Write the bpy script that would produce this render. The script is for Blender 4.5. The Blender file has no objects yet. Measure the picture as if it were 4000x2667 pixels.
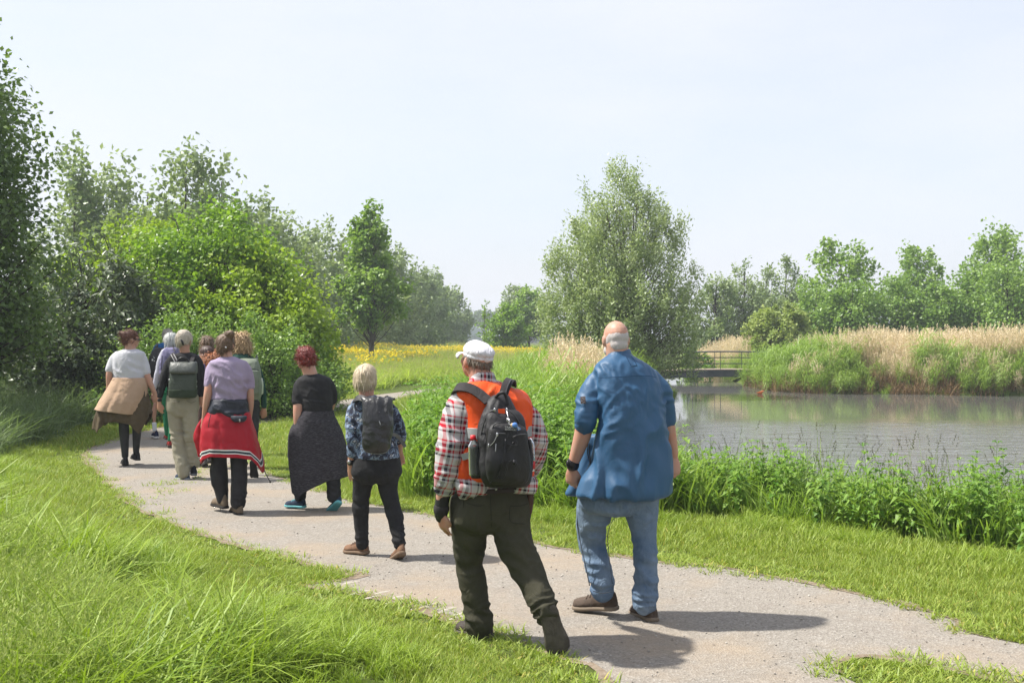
import bpy, bmesh, math, random, time
import numpy as np
from mathutils import Vector, Matrix
from mathutils.geometry import delaunay_2d_cdt
T0 = time.time()
scn = bpy.context.scene
COL = scn.collection
R = math.radians
# ------------------------------------------------------------------ camera
FPX = 4000 * 40.0 / 36.0          # focal length in photograph pixels
HOR = 1318.0                      # photograph row of the horizon
CAMH = 1.70
cam_d = bpy.data.cameras.new('camera'); cam = bpy.data.objects.new('camera', cam_d); COL.objects.link(cam)
cam.location = (0, 0, CAMH); cam.rotation_euler = (R(90), 0, 0)
cam_d.lens = 40.0; cam_d.sensor_width = 36.0; cam_d.sensor_fit = 'HORIZONTAL'
cam_d.shift_y = -(1333.5 - HOR) / 4000.0
cam_d.clip_start = 0.05; cam_d.clip_end = 6000
scn.camera = cam
# ------------------------------------------------------------------ sky and sun
SUN_EL, SUN_AZ = 56.0, -86.0      # azimuth from +Y (view direction), negative = left
w = bpy.data.worlds.new('World'); scn.world = w; w.use_nodes = True
nt = w.node_tree; nt.nodes.clear()
def wn(t, **k):
    n = nt.nodes.new(t)
    for a, b in k.items(): setattr(n, a, b)
    return n
out = wn('ShaderNodeOutputWorld'); bg = wn('ShaderNodeBackground')
sky = wn('ShaderNodeTexSky', sky_type='NISHITA', sun_disc=False, sun_elevation=R(SUN_EL), sun_rotation=R(SUN_AZ),
         altitude=0, air_density=1.0, dust_density=2.6, ozone_density=2.0)
tc = wn('ShaderNodeTexCoord'); mp = wn('ShaderNodeMapping'); mp.inputs['Scale'].default_value = (1.0, 1.6, 3.2)
nz = wn('ShaderNodeTexNoise'); nz.inputs['Scale'].default_value = 1.7; nz.inputs['Detail'].default_value = 6; nz.inputs['Roughness'].default_value = 0.55
rp = wn('ShaderNodeValToRGB'); rp.color_ramp.elements[0].position = 0.30; rp.color_ramp.elements[1].position = 0.72
rp.color_ramp.elements[0].color = (0.60,)*3 + (1,); rp.color_ramp.elements[1].color = (0.97,)*3 + (1,)
mixc = wn('ShaderNodeMix', data_type='RGBA'); mixc.inputs['B'].default_value = (4.15, 4.25, 4.62, 1)   # thin high veil of cloud
nt.links.new(tc.outputs['Generated'], mp.inputs['Vector']); nt.links.new(mp.outputs['Vector'], nz.inputs['Vector'])
nt.links.new(nz.outputs['Fac'], rp.inputs['Fac']); nt.links.new(rp.outputs['Color'], mixc.inputs['Factor'])
nt.links.new(sky.outputs['Color'], mixc.inputs['A']); nt.links.new(mixc.outputs['Result'], bg.inputs['Color'])
bg.inputs['Strength'].default_value = 0.10
nt.links.new(bg.outputs['Background'], out.inputs['Surface'])
sd = bpy.data.lights.new('sun', 'SUN'); sun = bpy.data.objects.new('sun', sd); COL.objects.link(sun)
sd.energy = 3.8; sd.angle = R(1.6); sd.color = (1.0, 0.955, 0.88)
el, az = R(SUN_EL), R(SUN_AZ)
to_sun = Vector((math.sin(az) * math.cos(el), math.cos(az) * math.cos(el), math.sin(el)))
sun.rotation_euler = (-to_sun).to_track_quat('-Z', 'Y').to_euler(); sun.location = (-20, 0, 40)
scn.view_settings.view_transform = 'Standard'; scn.view_settings.look = 'None'
scn.view_settings.exposure = 1.2; scn.view_settings.gamma = 1.0; scn.view_settings.use_curve_mapping = False
scn.render.engine = 'CYCLES'
cy = scn.cycles
cy.use_denoising = True; cy.denoising_prefilter = 'NONE'; cy.use_adaptive_sampling = True; cy.adaptive_threshold = 0.012
cy.max_bounces = 6; cy.diffuse_bounces = 3; cy.glossy_bounces = 3; cy.transmission_bounces = 4; cy.transparent_max_bounces = 4; cy.volume_bounces = 0
cy.caustics_reflective = False; cy.caustics_refractive = False
# ------------------------------------------------------------------ helpers
def G(sx, sy, z=0.0):
    """photograph pixel of a point lying at height z -> world"""
    Y = FPX * (CAMH - z) / (sy - HOR)
    return Vector(((sx - 2000.0) / FPX * Y, Y, z))
def at(sx, sy, Y):
    return Vector(((sx - 2000.0) / FPX * Y, Y, CAMH - (sy - HOR) / FPX * Y))
DS = 4000.0 / 2352.0
def Gd(x, y, z=0.0): return G(x * DS, y * DS, z)
def atd(x, y, Y): return at(x * DS, y * DS, Y)

def hash3(ix, iy, iz, seed=0):
    n = (ix.astype(np.int64) * 73856093) ^ (iy.astype(np.int64) * 19349663) ^ (iz.astype(np.int64) * 83492791) ^ (seed * 2654435761)
    n = (n ^ (n >> 13)) * 1274126177 & 0x7fffffff
    n = (n ^ (n >> 16)) * 668265263 & 0x7fffffff
    return ((n >> 7) & 0xffff) / 65535.0
def vnoise(P, seed=0):
    """value noise in [-1, 1] for an (N,3) array"""
    P = np.asarray(P, float); i = np.floor(P); f = P - i; f = f * f * (3 - 2 * f)
    ix, iy, iz = i[:, 0], i[:, 1], i[:, 2]
    r = 0
    for a in (0, 1):
        wx = f[:, 0] if a else 1 - f[:, 0]
        for b in (0, 1):
            wy = f[:, 1] if b else 1 - f[:, 1]
            for c in (0, 1):
                wz = f[:, 2] if c else 1 - f[:, 2]
                r = r + wx * wy * wz * hash3(ix + a, iy + b, iz + c, seed)
    return r * 2 - 1
def fbm(P, oct=3, seed=0):
    P = np.asarray(P, float); r = 0; a = 1.0; s = 0
    for k in range(oct):
        r = r + a * vnoise(P * 2 ** k + 17.3 * k, seed + k); s += a; a *= 0.5
    return r / s

def make_mesh(name, V, faces_flat, loop_start, smooth=True, mats=None, tone=None, uv=None, midx=None):
    me = bpy.data.meshes.new(name)
    V = np.asarray(V, np.float32); fl = np.asarray(faces_flat, np.int32); ls = np.asarray(loop_start, np.int32)
    me.vertices.add(len(V)); me.vertices.foreach_set('co', V.ravel())
    me.loops.add(len(fl)); me.loops.foreach_set('vertex_index', fl)
    me.polygons.add(len(ls)); me.polygons.foreach_set('loop_start', ls)
    if midx is not None: me.polygons.foreach_set('material_index', np.asarray(midx, np.int32))
    me.polygons.foreach_set('use_smooth', np.full(len(ls), smooth, dtype=bool))
    if tone is not None:
        a = me.attributes.new('tone', 'FLOAT', 'FACE'); a.data.foreach_set('value', np.asarray(tone, np.float32))
    if uv is not None:
        u = me.uv_layers.new(name='UVMap'); u.data.foreach_set('uv', np.asarray(uv, np.float32).ravel())
    for m in (mats or []): me.materials.append(m)
    me.update(calc_edges=True); me.validate()
    return me
def quads_mesh(name, V, Q, **k):
    Q = np.asarray(Q, np.int32)
    return make_mesh(name, V, Q.ravel(), np.arange(len(Q)) * Q.shape[1], **k)
def link(name, me, parent=None, loc=None):
    o = bpy.data.objects.new(name, me); COL.objects.link(o)
    if parent is not None: o.parent = parent
    if loc is not None: o.location = loc
    return o
def tag(o, label=None, cat=None, group=None, kind=None):
    if label: o['label'] = label
    if cat: o['category'] = cat
    if group: o['group'] = group
    if kind: o['kind'] = kind
    return o
def empty(name, loc=(0, 0, 0)):
    o = bpy.data.objects.new(name, None); o.empty_display_size = 0.2; COL.objects.link(o); o.location = loc
    return o
# ------------------------------------------------------------------ materials
class NT:
    def __init__(s, name):
        s.m = bpy.data.materials.new(name); s.m.use_nodes = True; s.t = s.m.node_tree; s.t.nodes.clear()
        s.out = s.t.nodes.new('ShaderNodeOutputMaterial')
    def n(s, t, ins=None, **k):
        nd = s.t.nodes.new(t)
        for a, b in k.items(): setattr(nd, a, b)
        for a, b in (ins or {}).items():
            if isinstance(b, bpy.types.NodeSocket): s.t.links.new(b, nd.inputs[a])
            else: nd.inputs[a].default_value = b
        return nd
    def mix(s, f, a, b, blend='MIX'):
        nd = s.t.nodes.new('ShaderNodeMix'); nd.data_type = 'RGBA'; nd.blend_type = blend
        for key, v in (('Factor', f), ('A', a), ('B', b)):
            if isinstance(v, bpy.types.NodeSocket): s.t.links.new(v, nd.inputs[key])
            else: nd.inputs[key].default_value = v if key == 'Factor' else (tuple(v) + (1,))[:4]
        return nd.outputs['Result']
    def ramp(s, f, stops, interp='LINEAR'):
        nd = s.t.nodes.new('ShaderNodeValToRGB'); nd.color_ramp.interpolation = interp
        e = nd.color_ramp.elements
        while len(e) < len(stops): e.new(0.5)
        for k, (p, c) in enumerate(stops):
            e[k].position = p; e[k].color = (tuple(c) + (1,))[:4] if hasattr(c, '__len__') else (c, c, c, 1)
        s.t.links.new(f, nd.inputs['Fac'])
        return nd.outputs['Color']
    def noise(s, vec, scale, detail=3, rough=0.5, dist=0.0):
        nd = s.n('ShaderNodeTexNoise', {'Scale': scale, 'Detail': detail, 'Roughness': rough, 'Distortion': dist})
        if vec is not None: s.t.links.new(vec, nd.inputs['Vector'])
        return nd.outputs['Fac']
    def obj(s, scale=(1, 1, 1), rot=(0, 0, 0), kind='Object'):
        t = s.n('ShaderNodeTexCoord'); mp = s.n('ShaderNodeMapping', {'Vector': t.outputs[kind], 'Scale': scale, 'Rotation': rot})
        return mp.outputs['Vector']
    def math(s, op, a, b=0.0, clamp=False):
        nd = s.t.nodes.new('ShaderNodeMath'); nd.operation = op; nd.use_clamp = clamp
        for k, v in ((0, a), (1, b)):
            if isinstance(v, bpy.types.NodeSocket): s.t.links.new(v, nd.inputs[k])
            else: nd.inputs[k].default_value = v
        return nd.outputs[0]
    def bump(s, h, strength=0.3, dist=0.01):
        return s.n('ShaderNodeBump', {'Height': h, 'Strength': strength, 'Distance': dist}).outputs['Normal']
    def pbr(s, color, rough=0.8, normal=None, spec=0.3, gain=0.74, **k):
        if isinstance(color, bpy.types.NodeSocket):
            if gain != 1: color = s.mix(1.0, color, (gain,) * 3, 'MULTIPLY')
        else: color = tuple(x * gain for x in color[:3])
        ins = {'Roughness': rough, 'Specular IOR Level': spec}
        ins.update(k)
        b = s.n('ShaderNodeBsdfPrincipled')
        if isinstance(color, bpy.types.NodeSocket): s.t.links.new(color, b.inputs['Base Color'])
        else: b.inputs['Base Color'].default_value = (tuple(color) + (1,))[:4]
        for a, v in ins.items():
            if isinstance(v, bpy.types.NodeSocket): s.t.links.new(v, b.inputs[a])
            else: b.inputs[a].default_value = v
        if normal is not None: s.t.links.new(normal, b.inputs['Normal'])
        s.bsdf = b
        return b
    def done(s, sh):
        s.t.links.new(sh.outputs[0], s.out.inputs['Surface']); return s.m

def leaf_mat(name, ca, cb, trans=0.35, rough=0.45, spec=0.4, use_tone=True, tint=None):
    q = NT(name); ca = tuple(x * 0.84 for x in ca); cb = tuple(x * 0.84 for x in cb); tint = tuple(x * 0.84 for x in tint) if tint else None
    if use_tone: f = q.n('ShaderNodeAttribute', attribute_name='tone').outputs['Fac']
    else: f = q.n('ShaderNodeObjectInfo').outputs['Random']
    c = q.mix(f, ca, cb)
    if not use_tone:
        g = q.n('ShaderNodeAttribute', attribute_name='tone').outputs['Fac']
        c = q.mix(q.math('MULTIPLY', g, 0.75), c, tint or tuple(min(1, x * 1.5) for x in cb))
    p = q.pbr(c, rough, spec=spec, gain=1)
    tr = q.n('ShaderNodeBsdfTranslucent'); q.t.links.new(q.mix(0.5, c, tuple(min(1, x) for x in (cb[0] * 1.6, cb[1] * 1.7, cb[2] * 0.7))), tr.inputs['Color'])
    mx = q.n('ShaderNodeMixShader', {'Fac': trans}); q.t.links.new(p.outputs[0], mx.inputs[1]); q.t.links.new(tr.outputs[0], mx.inputs[2])
    return q.done(mx)
def bark_mat(name, c, c2):
    q = NT(name); v = q.obj((6, 6, 1.5)); n = q.noise(v, 4, 5, 0.6)
    return q.done(q.pbr(q.ramp(n, [(0.3, c), (0.7, c2)]), 0.9, q.bump(n, 0.6, 0.02), spec=0.15))
# ------------------------------------------------------------------ terrain, path, pond
def densify(P, step, closed=True, amp=0.0, seed=1, freq=2.0):
    """Catmull-Rom through P, sampled finely; optional ragged offset"""
    P = np.asarray(P, float); n = len(P); out = []
    for i in range(n if closed else n - 1):
        p0, p1, p2, p3 = (P[(i + k) % n] if closed else P[min(max(i + k, 0), n - 1)] for k in (-1, 0, 1, 2))
        L = np.linalg.norm(p2 - p1); m = max(2, int(L / (step * (0.6 + p1[1] * 0.05))))
        t = np.linspace(0, 1, m, endpoint=False)[:, None]
        out.append(0.5 * ((2 * p1) + (-p0 + p2) * t + (2 * p0 - 5 * p1 + 4 * p2 - p3) * t ** 2 + (-p0 + 3 * p1 - 3 * p2 + p3) * t ** 3))
    Q = np.concatenate(out)
    if amp:
        z = np.zeros(len(Q)); k = np.c_[Q * freq, z]; k2 = np.c_[Q * freq * 4, z]
        Q = Q + amp * np.c_[vnoise(k, seed) + 0.5 * vnoise(k2, seed + 3), vnoise(k + 50, seed + 1) + 0.5 * vnoise(k2 + 50, seed + 4)]
    return Q
def inside(P, poly):
    x, y = P[:, 0], P[:, 1]; r = np.zeros(len(P), bool); n = len(poly); j = n - 1
    for i in range(n):
        xi, yi = poly[i]; xj, yj = poly[j]
        c = ((yi > y) != (yj > y)) & (x < (xj - xi) * (y - yi) / ((yj - yi) or 1e-9) + xi)
        r ^= c; j = i
    return r
def sdist(P, poly):
    """signed distance to a closed polygon, negative inside"""
    P = np.asarray(P, float); d = np.full(len(P), 1e9); n = len(poly)
    A = np.asarray(poly); B = np.roll(A, -1, axis=0)
    for a, b in zip(A, B):
        ab = b - a; L = ab @ ab + 1e-12
        t = np.clip(((P - a) @ ab) / L, 0, 1)
        d = np.minimum(d, np.hypot(P[:, 0] - a[0] - t * ab[0], P[:, 1] - a[1] - t * ab[1]))
    return np.where(inside(P, A), -d, d)

near_edge = [(200, 1043), (232, 1092), (280, 1140), (360, 1185), (480, 1232), (620, 1272), (740, 1302), (842, 1322), (760, 1336), (700, 1345), (800, 1362), (930, 1388), (1060, 1425), (1200, 1472), (1330, 1520), (1392, 1542)]
far_edge = [(2352, 1482), (2190, 1422), (2000, 1372), (1800, 1332), (1650, 1305), (1500, 1290), (1330, 1268), (1230, 1247), (1100, 1208), (1000, 1186), (900, 1166), (800, 1148), (690, 1112), (625, 1092), (580, 1062), (552, 1030), (548, 1003), (590, 978), (680, 962), (800, 940), (900, 920), (1020, 899)]
back_edge = [(1030, 889), (900, 903), (800, 918), (670, 941), (590, 954), (480, 967), (380, 981), (300, 999), (240, 1018)]
P2 = lambda L: [tuple(Gd(x, y).xy) for x, y in L]
path_ctrl = P2(near_edge) + [(0.62, 4.75), (0.9, 3.6), (1.15, 2.0), (1.3, -1.0), (3.2, -1.0), (3.0, 2.0), (2.35, 3.9)] + P2([(1975, 1575), (1932, 1548), (1922, 1526), (1950, 1511), (2010, 1509), (2150, 1533), (2352, 1576)]) + [(4.0, 4.1), (6.5, 2.2), (8.2, 3.6), (5.2, 4.6)] + P2(far_edge) + [(-0.9, 46), (2.0, 66), (5.0, 90), (5.6, 90), (2.6, 66), (-0.3, 46.5), ][:0] + P2(back_edge)
path_poly = densify(path_ctrl, 0.12, True, 0.035, 5, 1.6)
pond_ctrl = [(60, -8), (15, 2.5), (9, 7.0), (6.0, 9.9), (4.4, 11.6), (3.3, 12.9), (2.7, 14.8), (2.75, 18), (3.0, 22), (3.9, 31), (5.1, 38), (6.0, 44), (7.0, 50), (7.6, 55), (8.2, 62), (8.8, 72), (11.6, 74), (11.4, 62), (11.0, 54), (10.9, 48.5), (11.0, 46.4), (12.6, 44.6), (15.2, 44.6), (17.6, 43.2), (20, 42.8), (26, 42), (40, 40), (70, 36)]
pond_poly = densify(pond_ctrl, 0.5, True, 0.12, 9, 0.5)
path_coarse = path_poly[::2]; pond_coarse = pond_poly[::2]
WATER = -0.5
def sstep(a, b, x):
    t = np.clip((x - a) / (b - a), 0, 1); return t * t * (3 - 2 * t)
def terrain(P, dpa=None, dpo=None):
    P = np.asarray(P, float)
    if dpa is None: dpa = sdist(P, path_coarse)
    if dpo is None: dpo = sdist(P, pond_coarse)
    x, y = P[:, 0], P[:, 1]
    away = sstep(0.25, 2.5, dpa)
    z = away * (0.06 * fbm(np.c_[x * 0.35, y * 0.35, 0 * x], 3, 3) + 0.03)
    z = z + sstep(28, 44, y) * sstep(4, -3, x) * 0.22 * sstep(0.5, 6, dpa)          # meadow lies a little higher
    z = z + sstep(0.8, 4, dpa) * sstep(-1.5, -4, x) * sstep(14, 8, y) * 0.10
    z = z + sstep(16, 24, y) * sstep(-6, -10, x) * 0.25 * sstep(0.5, 4, dpa)
    land = sstep(-0.2, 1.7, dpo)
    z = z * land + (1 - land) * np.maximum(-1.3, WATER + np.where(dpo > 0, dpo * 0.33 / 1.0, dpo * 0.45) - 0.02)
    return z
def ground_z(x, y): return float(terrain(np.array([[x, y]]))[0])

# grid: fine near the camera, stretched towards the horizon
ys = np.concatenate([np.linspace(-6, 2, 12, endpoint=False), np.linspace(2, 20, 130, endpoint=False), np.linspace(20, 60, 120, endpoint=False), np.geomspace(60, 1500, 55)])
us = np.concatenate([-np.geomspace(1, 0.05, 40), np.linspace(-0.049, 0.049, 3), np.geomspace(0.05, 1, 40)])
xs_side = np.sort(np.concatenate([np.linspace(-9, 9, 150), -np.geomspace(9.15, 1400, 65), np.geomspace(9.15, 1400, 65), np.linspace(9.1, 24, 60)]))
XX, YY = np.meshgrid(xs_side, ys)
PP = np.c_[XX.ravel(), YY.ravel()]
ZZ = terrain(PP)
nx, ny = len(xs_side), len(ys)
idx = np.arange(nx * ny).reshape(ny, nx)
Q = np.stack([idx[:-1, :-1], idx[:-1, 1:], idx[1:, 1:], idx[1:, :-1]], -1).reshape(-1, 4)
q = NT('soil_and_turf')
v = q.obj(); n1 = q.noise(v, 0.7, 5, 0.6); n2 = q.noise(v, 9.0, 4, 0.65)
c = q.mix(n1, (0.075, 0.115, 0.02), (0.12, 0.17, 0.03)); c = q.mix(q.ramp(n2, [(0.42, 0), (0.62, 1)]), c, (0.085, 0.10, 0.03))
TURF = q.done(q.pbr(c, 0.95, q.bump(n2, 0.7, 0.05), spec=0.1))
ground = link('ground', quads_mesh('ground', np.c_[PP, ZZ], Q, mats=[TURF])); tag(ground, 'grassy ground of the polder park', kind='structure')

# gravel path: one flat sheet with ragged edges
q = NT('bonded_gravel')
v = q.obj(); fine = q.noise(v, 40, 6, 0.75); vor = q.n('ShaderNodeTexVoronoi', {'Scale': 85.0, 'Randomness': 1.0}); q.t.links.new(v, vor.inputs['Vector'])
big = q.noise(v, 0.9, 5, 0.6); mid = q.noise(v, 5.5, 4, 0.6)
c = q.ramp(vor.outputs['Color'], [(0.10, (0.14, 0.125, 0.108)), (0.35, (0.27, 0.243, 0.21)), (0.70, (0.355, 0.325, 0.283)), (0.97, (0.56, 0.53, 0.485))])
c = q.mix(q.ramp(fine, [(0.35, 0.7), (0.65, 0.3)]), c, (0.315, 0.285, 0.245))
c = q.mix(q.math('MULTIPLY', q.ramp(big, [(0.48, 0), (0.66, 1)]), 0.55), c, (0.40, 0.31, 0.215))
c = q.mix(q.math('MULTIPLY', q.ramp(mid, [(0.52, 0), (0.72, 1)]), 0.5), c, (0.27, 0.235, 0.20))
GRAVEL = q.done(q.pbr(c, 0.93, q.bump(q.math('ADD', vor.outputs['Distance'], q.math('MULTIPLY', fine, 0.6)), 0.5, 0.01), spec=0.2))
from mathutils.geometry import tessellate_polygon
tri = tessellate_polygon([[Vector((p[0], p[1], 0)) for p in path_poly]])
path = link('path', quads_mesh('path', np.c_[path_poly, np.full(len(path_poly), 0.006)], np.array(tri), mats=[GRAVEL], smooth=False))
bm = bmesh.new(); bm.from_mesh(path.data); ge = bmesh.ops.extrude_edge_only(bm, edges=[e for e in bm.edges if e.is_boundary])
for vv in ge['geom']:
    if isinstance(vv, bmesh.types.BMVert): vv.co.z = -0.08

bm.normal_update(); fl = [f for f in bm.faces if f.normal.z < -0.5]; bmesh.ops.reverse_faces(bm, faces=fl)
bm.to_mesh(path.data); bm.free()
tag(path, 'beige gravel footpath winding to the left', kind='structure')

# bare soil rim where the grass meets the gravel
q = NT('bare_soil'); v = q.obj(); n = q.noise(v, 22, 5, 0.7); SOIL = q.done(q.pbr(q.ramp(n, [(0.35, (0.20, 0.15, 0.105)), (0.6, (0.32, 0.26, 0.195)), (0.8, (0.42, 0.36, 0.28))]), 0.95, q.bump(n, 0.6, 0.02), spec=0.1))
tg = np.roll(path_poly, -1, 0) - np.roll(path_poly, 1, 0); tg /= np.linalg.norm(tg, axis=1)[:, None] + 1e-9; nm = np.c_[tg[:, 1], -tg[:, 0]]
wr_ = 0.03 + 0.09 * np.clip(vnoise(np.c_[path_poly * 1.1, 0 * path_poly[:, 0]], 31) + 0.3, 0, 1) + 0.04 * vnoise(np.c_[path_poly * 6, 0 * path_poly[:, 0]], 32)
m_ = len(path_poly); i0_ = np.arange(m_); sgn = 1 if inside(path_poly[:1] - nm[:1] * 0.2, path_poly)[0] else -1
wr_ = np.maximum(wr_, 0.015); od_ = sdist(path_poly + sgn * nm * wr_[:, None], path_poly); wr_ = np.where(od_ < 0.7 * wr_, 0.012, wr_)
Vs_ = np.concatenate([np.c_[path_poly - sgn * nm * 0.015, 0.0095 + 0.002 * vnoise(np.c_[i0_ * 1.7, i0_ * 0, i0_ * 0], 5)], np.c_[path_poly + sgn * nm * wr_[:, None], 0.006 + 0.004 * vnoise(np.c_[i0_ * 1.3, i0_ * 0 + 3, i0_ * 0], 6)]]); i_ = np.arange(m_); soil = link('soil', quads_mesh('soil', Vs_, np.stack([i_, (i_ + 1) % m_, m_ + (i_ + 1) % m_, m_ + i_], -1)[(wr_ > 0.0125) & (np.roll(wr_, -1) > 0.0125)], mats=[SOIL], smooth=False)); tag(soil, 'bare brown soil rim of the path', kind='structure')
q = NT('pale_sand'); n = q.noise(q.obj(), 30, 4); SAND_M = q.done(q.pbr(q.ramp(n, [(0.3, (0.50, 0.45, 0.38)), (0.7, (0.62, 0.57, 0.49))]), 0.95, q.bump(n, 0.4, 0.01), spec=0.1))
rr_ = np.random.default_rng(3); a_ = np.linspace(0, 2 * np.pi, 10, endpoint=False)
Vl = np.concatenate([[[0, 0, 0.007]], np.c_[0.5 * np.cos(a_), 0.5 * np.sin(a_), 0.005 + 0 * a_], np.c_[np.cos(a_), np.sin(a_), 0 * a_]]); Fl = [[0, 1 + i, 1 + (i + 1) % 10] for i in range(10)] + [[1 + i, 11 + i, 11 + (i + 1) % 10] for i in range(10)] + [[1 + i, 11 + (i + 1) % 10, 1 + (i + 1) % 10] for i in range(10)]
ridge_me = quads_mesh('sand_ridge', Vl, Fl, mats=[SAND_M])
for i in range(15):
    g_ = Gd(800 + 19 * i + rr_.normal(0, 3), 1352 + 4.6 * i + (8 if i % 2 else -8) + rr_.normal(0, 2)); o_ = link('sand_ridge', ridge_me, path, (g_.x, g_.y, 0.0065)); o_.scale = (0.075 * rr_.uniform(.7, 1.2), 0.016, 0.8); o_.rotation_euler = (0, 0, R(52) + rr_.normal(0, .12))
# water
q = NT('pond_water')
tcw = q.n('ShaderNodeTexCoord').outputs['Object']
m1 = q.n('ShaderNodeMapping', {'Vector': tcw, 'Scale': (0.9, 2.2, 1), 'Rotation': (0, 0, R(12))}).outputs[0]
w1 = q.noise(m1, 1.15, 4, 0.62, 0.5); w2 = q.noise(m1, 5.0, 3, 0.6, 0.4)
sep = q.n('ShaderNodeSeparateXYZ', {'Vector': tcw})
calm = q.n('ShaderNodeMapRange', {'Value': sep.outputs['Y'], 'From Min': 25.0, 'From Max': 31.0, 'To Min': 1.0, 'To Max': 0.03}).outputs[0]   # the lee of the far reeds is calm
hgt = q.math('ADD', w1, q.math('MULTIPLY', w2, 0.35))
bn = q.n('ShaderNodeBump', {'Height': hgt, 'Distance': 0.16}); q.t.links.new(q.math('MULTIPLY', calm, 0.32), bn.inputs['Strength'])
WATERM = q.done(q.pbr((0.17, 0.17, 0.155), 0.04, bn.outputs['Normal'], spec=0.5, IOR=2.5))
wv = np.array([(2.0, -10, WATER), (75, -10, WATER), (75, 80, WATER), (2.0, 80, WATER)])
water = link('water', quads_mesh('water', wv, [[0, 1, 2, 3]], mats=[WATERM])); tag(water, 'calm brown green pond', kind='structure')
print('terrain', round(time.time() - T0, 1))
# ------------------------------------------------------------------ small plants: prototype tufts scattered with geometry nodes
rng = np.random.default_rng(11)
PROTO = {}
def blades(n, rad, hmin, hmax, width, lean, droop, seed, base_z=-0.02, tone=(0, 1), az=None, hpow=1.0, lean_dir=None):
    r = np.random.default_rng(seed)
    a = r.uniform(0, 2 * np.pi, n); d = rad * np.sqrt(r.uniform(0, 1, n))
    B = np.c_[d * np.cos(a), d * np.sin(a), np.full(n, base_z)]
    az = r.uniform(0, 2 * np.pi, n)
    if lean_dir is not None: az = lean_dir + r.normal(0, 1.0, n)
    D = np.c_[np.cos(az), np.sin(az), 0 * az]; S = np.c_[-np.sin(az + r.normal(0, .6, n)), np.cos(az + r.normal(0, .6, n)), 0 * az]
    h = hmin + (hmax - hmin) * r.uniform(0, 1, n) ** hpow; le = h * (lean + 0.35 * lean * r.normal(0, 1, n)); dr = droop * r.uniform(0.3, 1.4, n)
    V = []; w = width * r.uniform(0.7, 1.3, n)
    for t, ww in ((0, 0.8), (0.4, 1.0), (0.75, 0.7)):
        C = B + D * (le * t ** 1.7)[:, None] + np.array([0, 0, 1.0]) * (h * (t - dr * t ** 3 * 0.5))[:, None]
        V += [C - S * (w * ww * 0.5)[:, None], C + S * (w * ww * 0.5)[:, None]]
    V.append(B + D * le[:, None] + np.array([0, 0, 1.0]) * (h * (1 - dr * 0.5))[:, None])
    V = np.stack(V, 1).reshape(-1, 3); k = np.arange(n)[:, None] * 7
    F = np.concatenate([k + np.array([[0, 1, 3, 2]]), k + np.array([[2, 3, 5, 4]]), np.concatenate([k + np.array([[4, 5, 6]]), np.full((n, 1), -1)], 1)])
    tn = np.tile(r.uniform(tone[0], tone[1], n), 3)
    return V, F, tn
def quadset(C, U, W, tone):
    """flat quads centred at C with half axes U and W"""
    V = np.stack([C - U, C - W, C + U, C + W], 1).reshape(-1, 3)
    return V, np.arange(len(C) * 4).reshape(-1, 4), np.broadcast_to(tone, (len(C),)).copy()
def cat_parts(parts):
    Vs, Fs, Ts, Ms, o = [], [], [], [], 0
    for V, F, t, mi in parts:
        Vs.append(V); Fs.append(np.where(F >= 0, F + o, -1)); Ts.append(t); Ms.append(np.full(len(F), mi)); o += len(V)
    return np.concatenate(Vs), np.concatenate(Fs), np.concatenate(Ts), np.concatenate(Ms)
def proto(name, parts, mats):
    V, F, t, m = cat_parts(parts)
    cnt = (F >= 0).sum(1); flat = F[F >= 0]; ls = np.concatenate([[0], np.cumsum(cnt)[:-1]])
    me = make_mesh(name, V, flat, ls, smooth=False, mats=mats, tone=t, midx=m)
    return bpy.data.objects.new(name, me)
def collection(name, objs):
    c = bpy.data.collections.new(name)
    for o in objs: c.objects.link(o)
    PROTO[name] = c
    return c
def scatter(name, coll, P, rz, sc, label, tilt=0.12, seed=0, n_proto=1, cat='grass'):
    r = np.random.default_rng(seed); n = len(P)
    me = bpy.data.meshes.new(name); me.vertices.add(n); me.vertices.foreach_set('co', np.asarray(P, np.float32).ravel())
    rot = np.c_[r.normal(0, tilt, n), r.normal(0, tilt, n), rz]
    sc = np.asarray(sc, float)
    if sc.ndim == 1: sc = np.c_[sc, sc, sc]
    for nm, arr in (('rot', rot), ('scl', sc)):
        a = me.attributes.new(nm, 'FLOAT_VECTOR', 'POINT'); a.data.foreach_set('vector', np.asarray(arr, np.float32).ravel())
    a = me.attributes.new('pick', 'INT', 'POINT'); a.data.foreach_set('value', r.integers(0, n_proto, n).astype(np.int32))
    o = link(name, me)
    g = bpy.data.node_groups.new(name, 'GeometryNodeTree')
    g.interface.new_socket('Geometry', in_out='INPUT', socket_type='NodeSocketGeometry'); g.interface.new_socket('Geometry', in_out='OUTPUT', socket_type='NodeSocketGeometry')
    N = g.nodes.new; i = N('NodeGroupInput'); oo = N('NodeGroupOutput'); ip = N('GeometryNodeInstanceOnPoints'); ci = N('GeometryNodeCollectionInfo')
    ci.inputs['Collection'].default_value = coll; ci.inputs['Separate Children'].default_value = True; ci.inputs['Reset Children'].default_value = True
    def attr(nm, ty):
        a = N('GeometryNodeInputNamedAttribute'); a.data_type = ty; a.inputs['Name'].default_value = nm; return a.outputs['Attribute']
    L = g.links.new
    L(i.outputs[0], ip.inputs['Points']); L(ci.outputs[0], ip.inputs['Instance']); ip.inputs['Pick Instance'].default_value = True
    L(attr('pick', 'INT'), ip.inputs['Instance Index']); L(attr('rot', 'FLOAT_VECTOR'), ip.inputs['Rotation']); L(attr('scl', 'FLOAT_VECTOR'), ip.inputs['Scale'])
    L(ip.outputs[0], oo.inputs[0])
    md = o.modifiers.new('scatter', 'NODES'); md.node_group = g
    tag(o, label, cat, kind='stuff')
    return o
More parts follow.
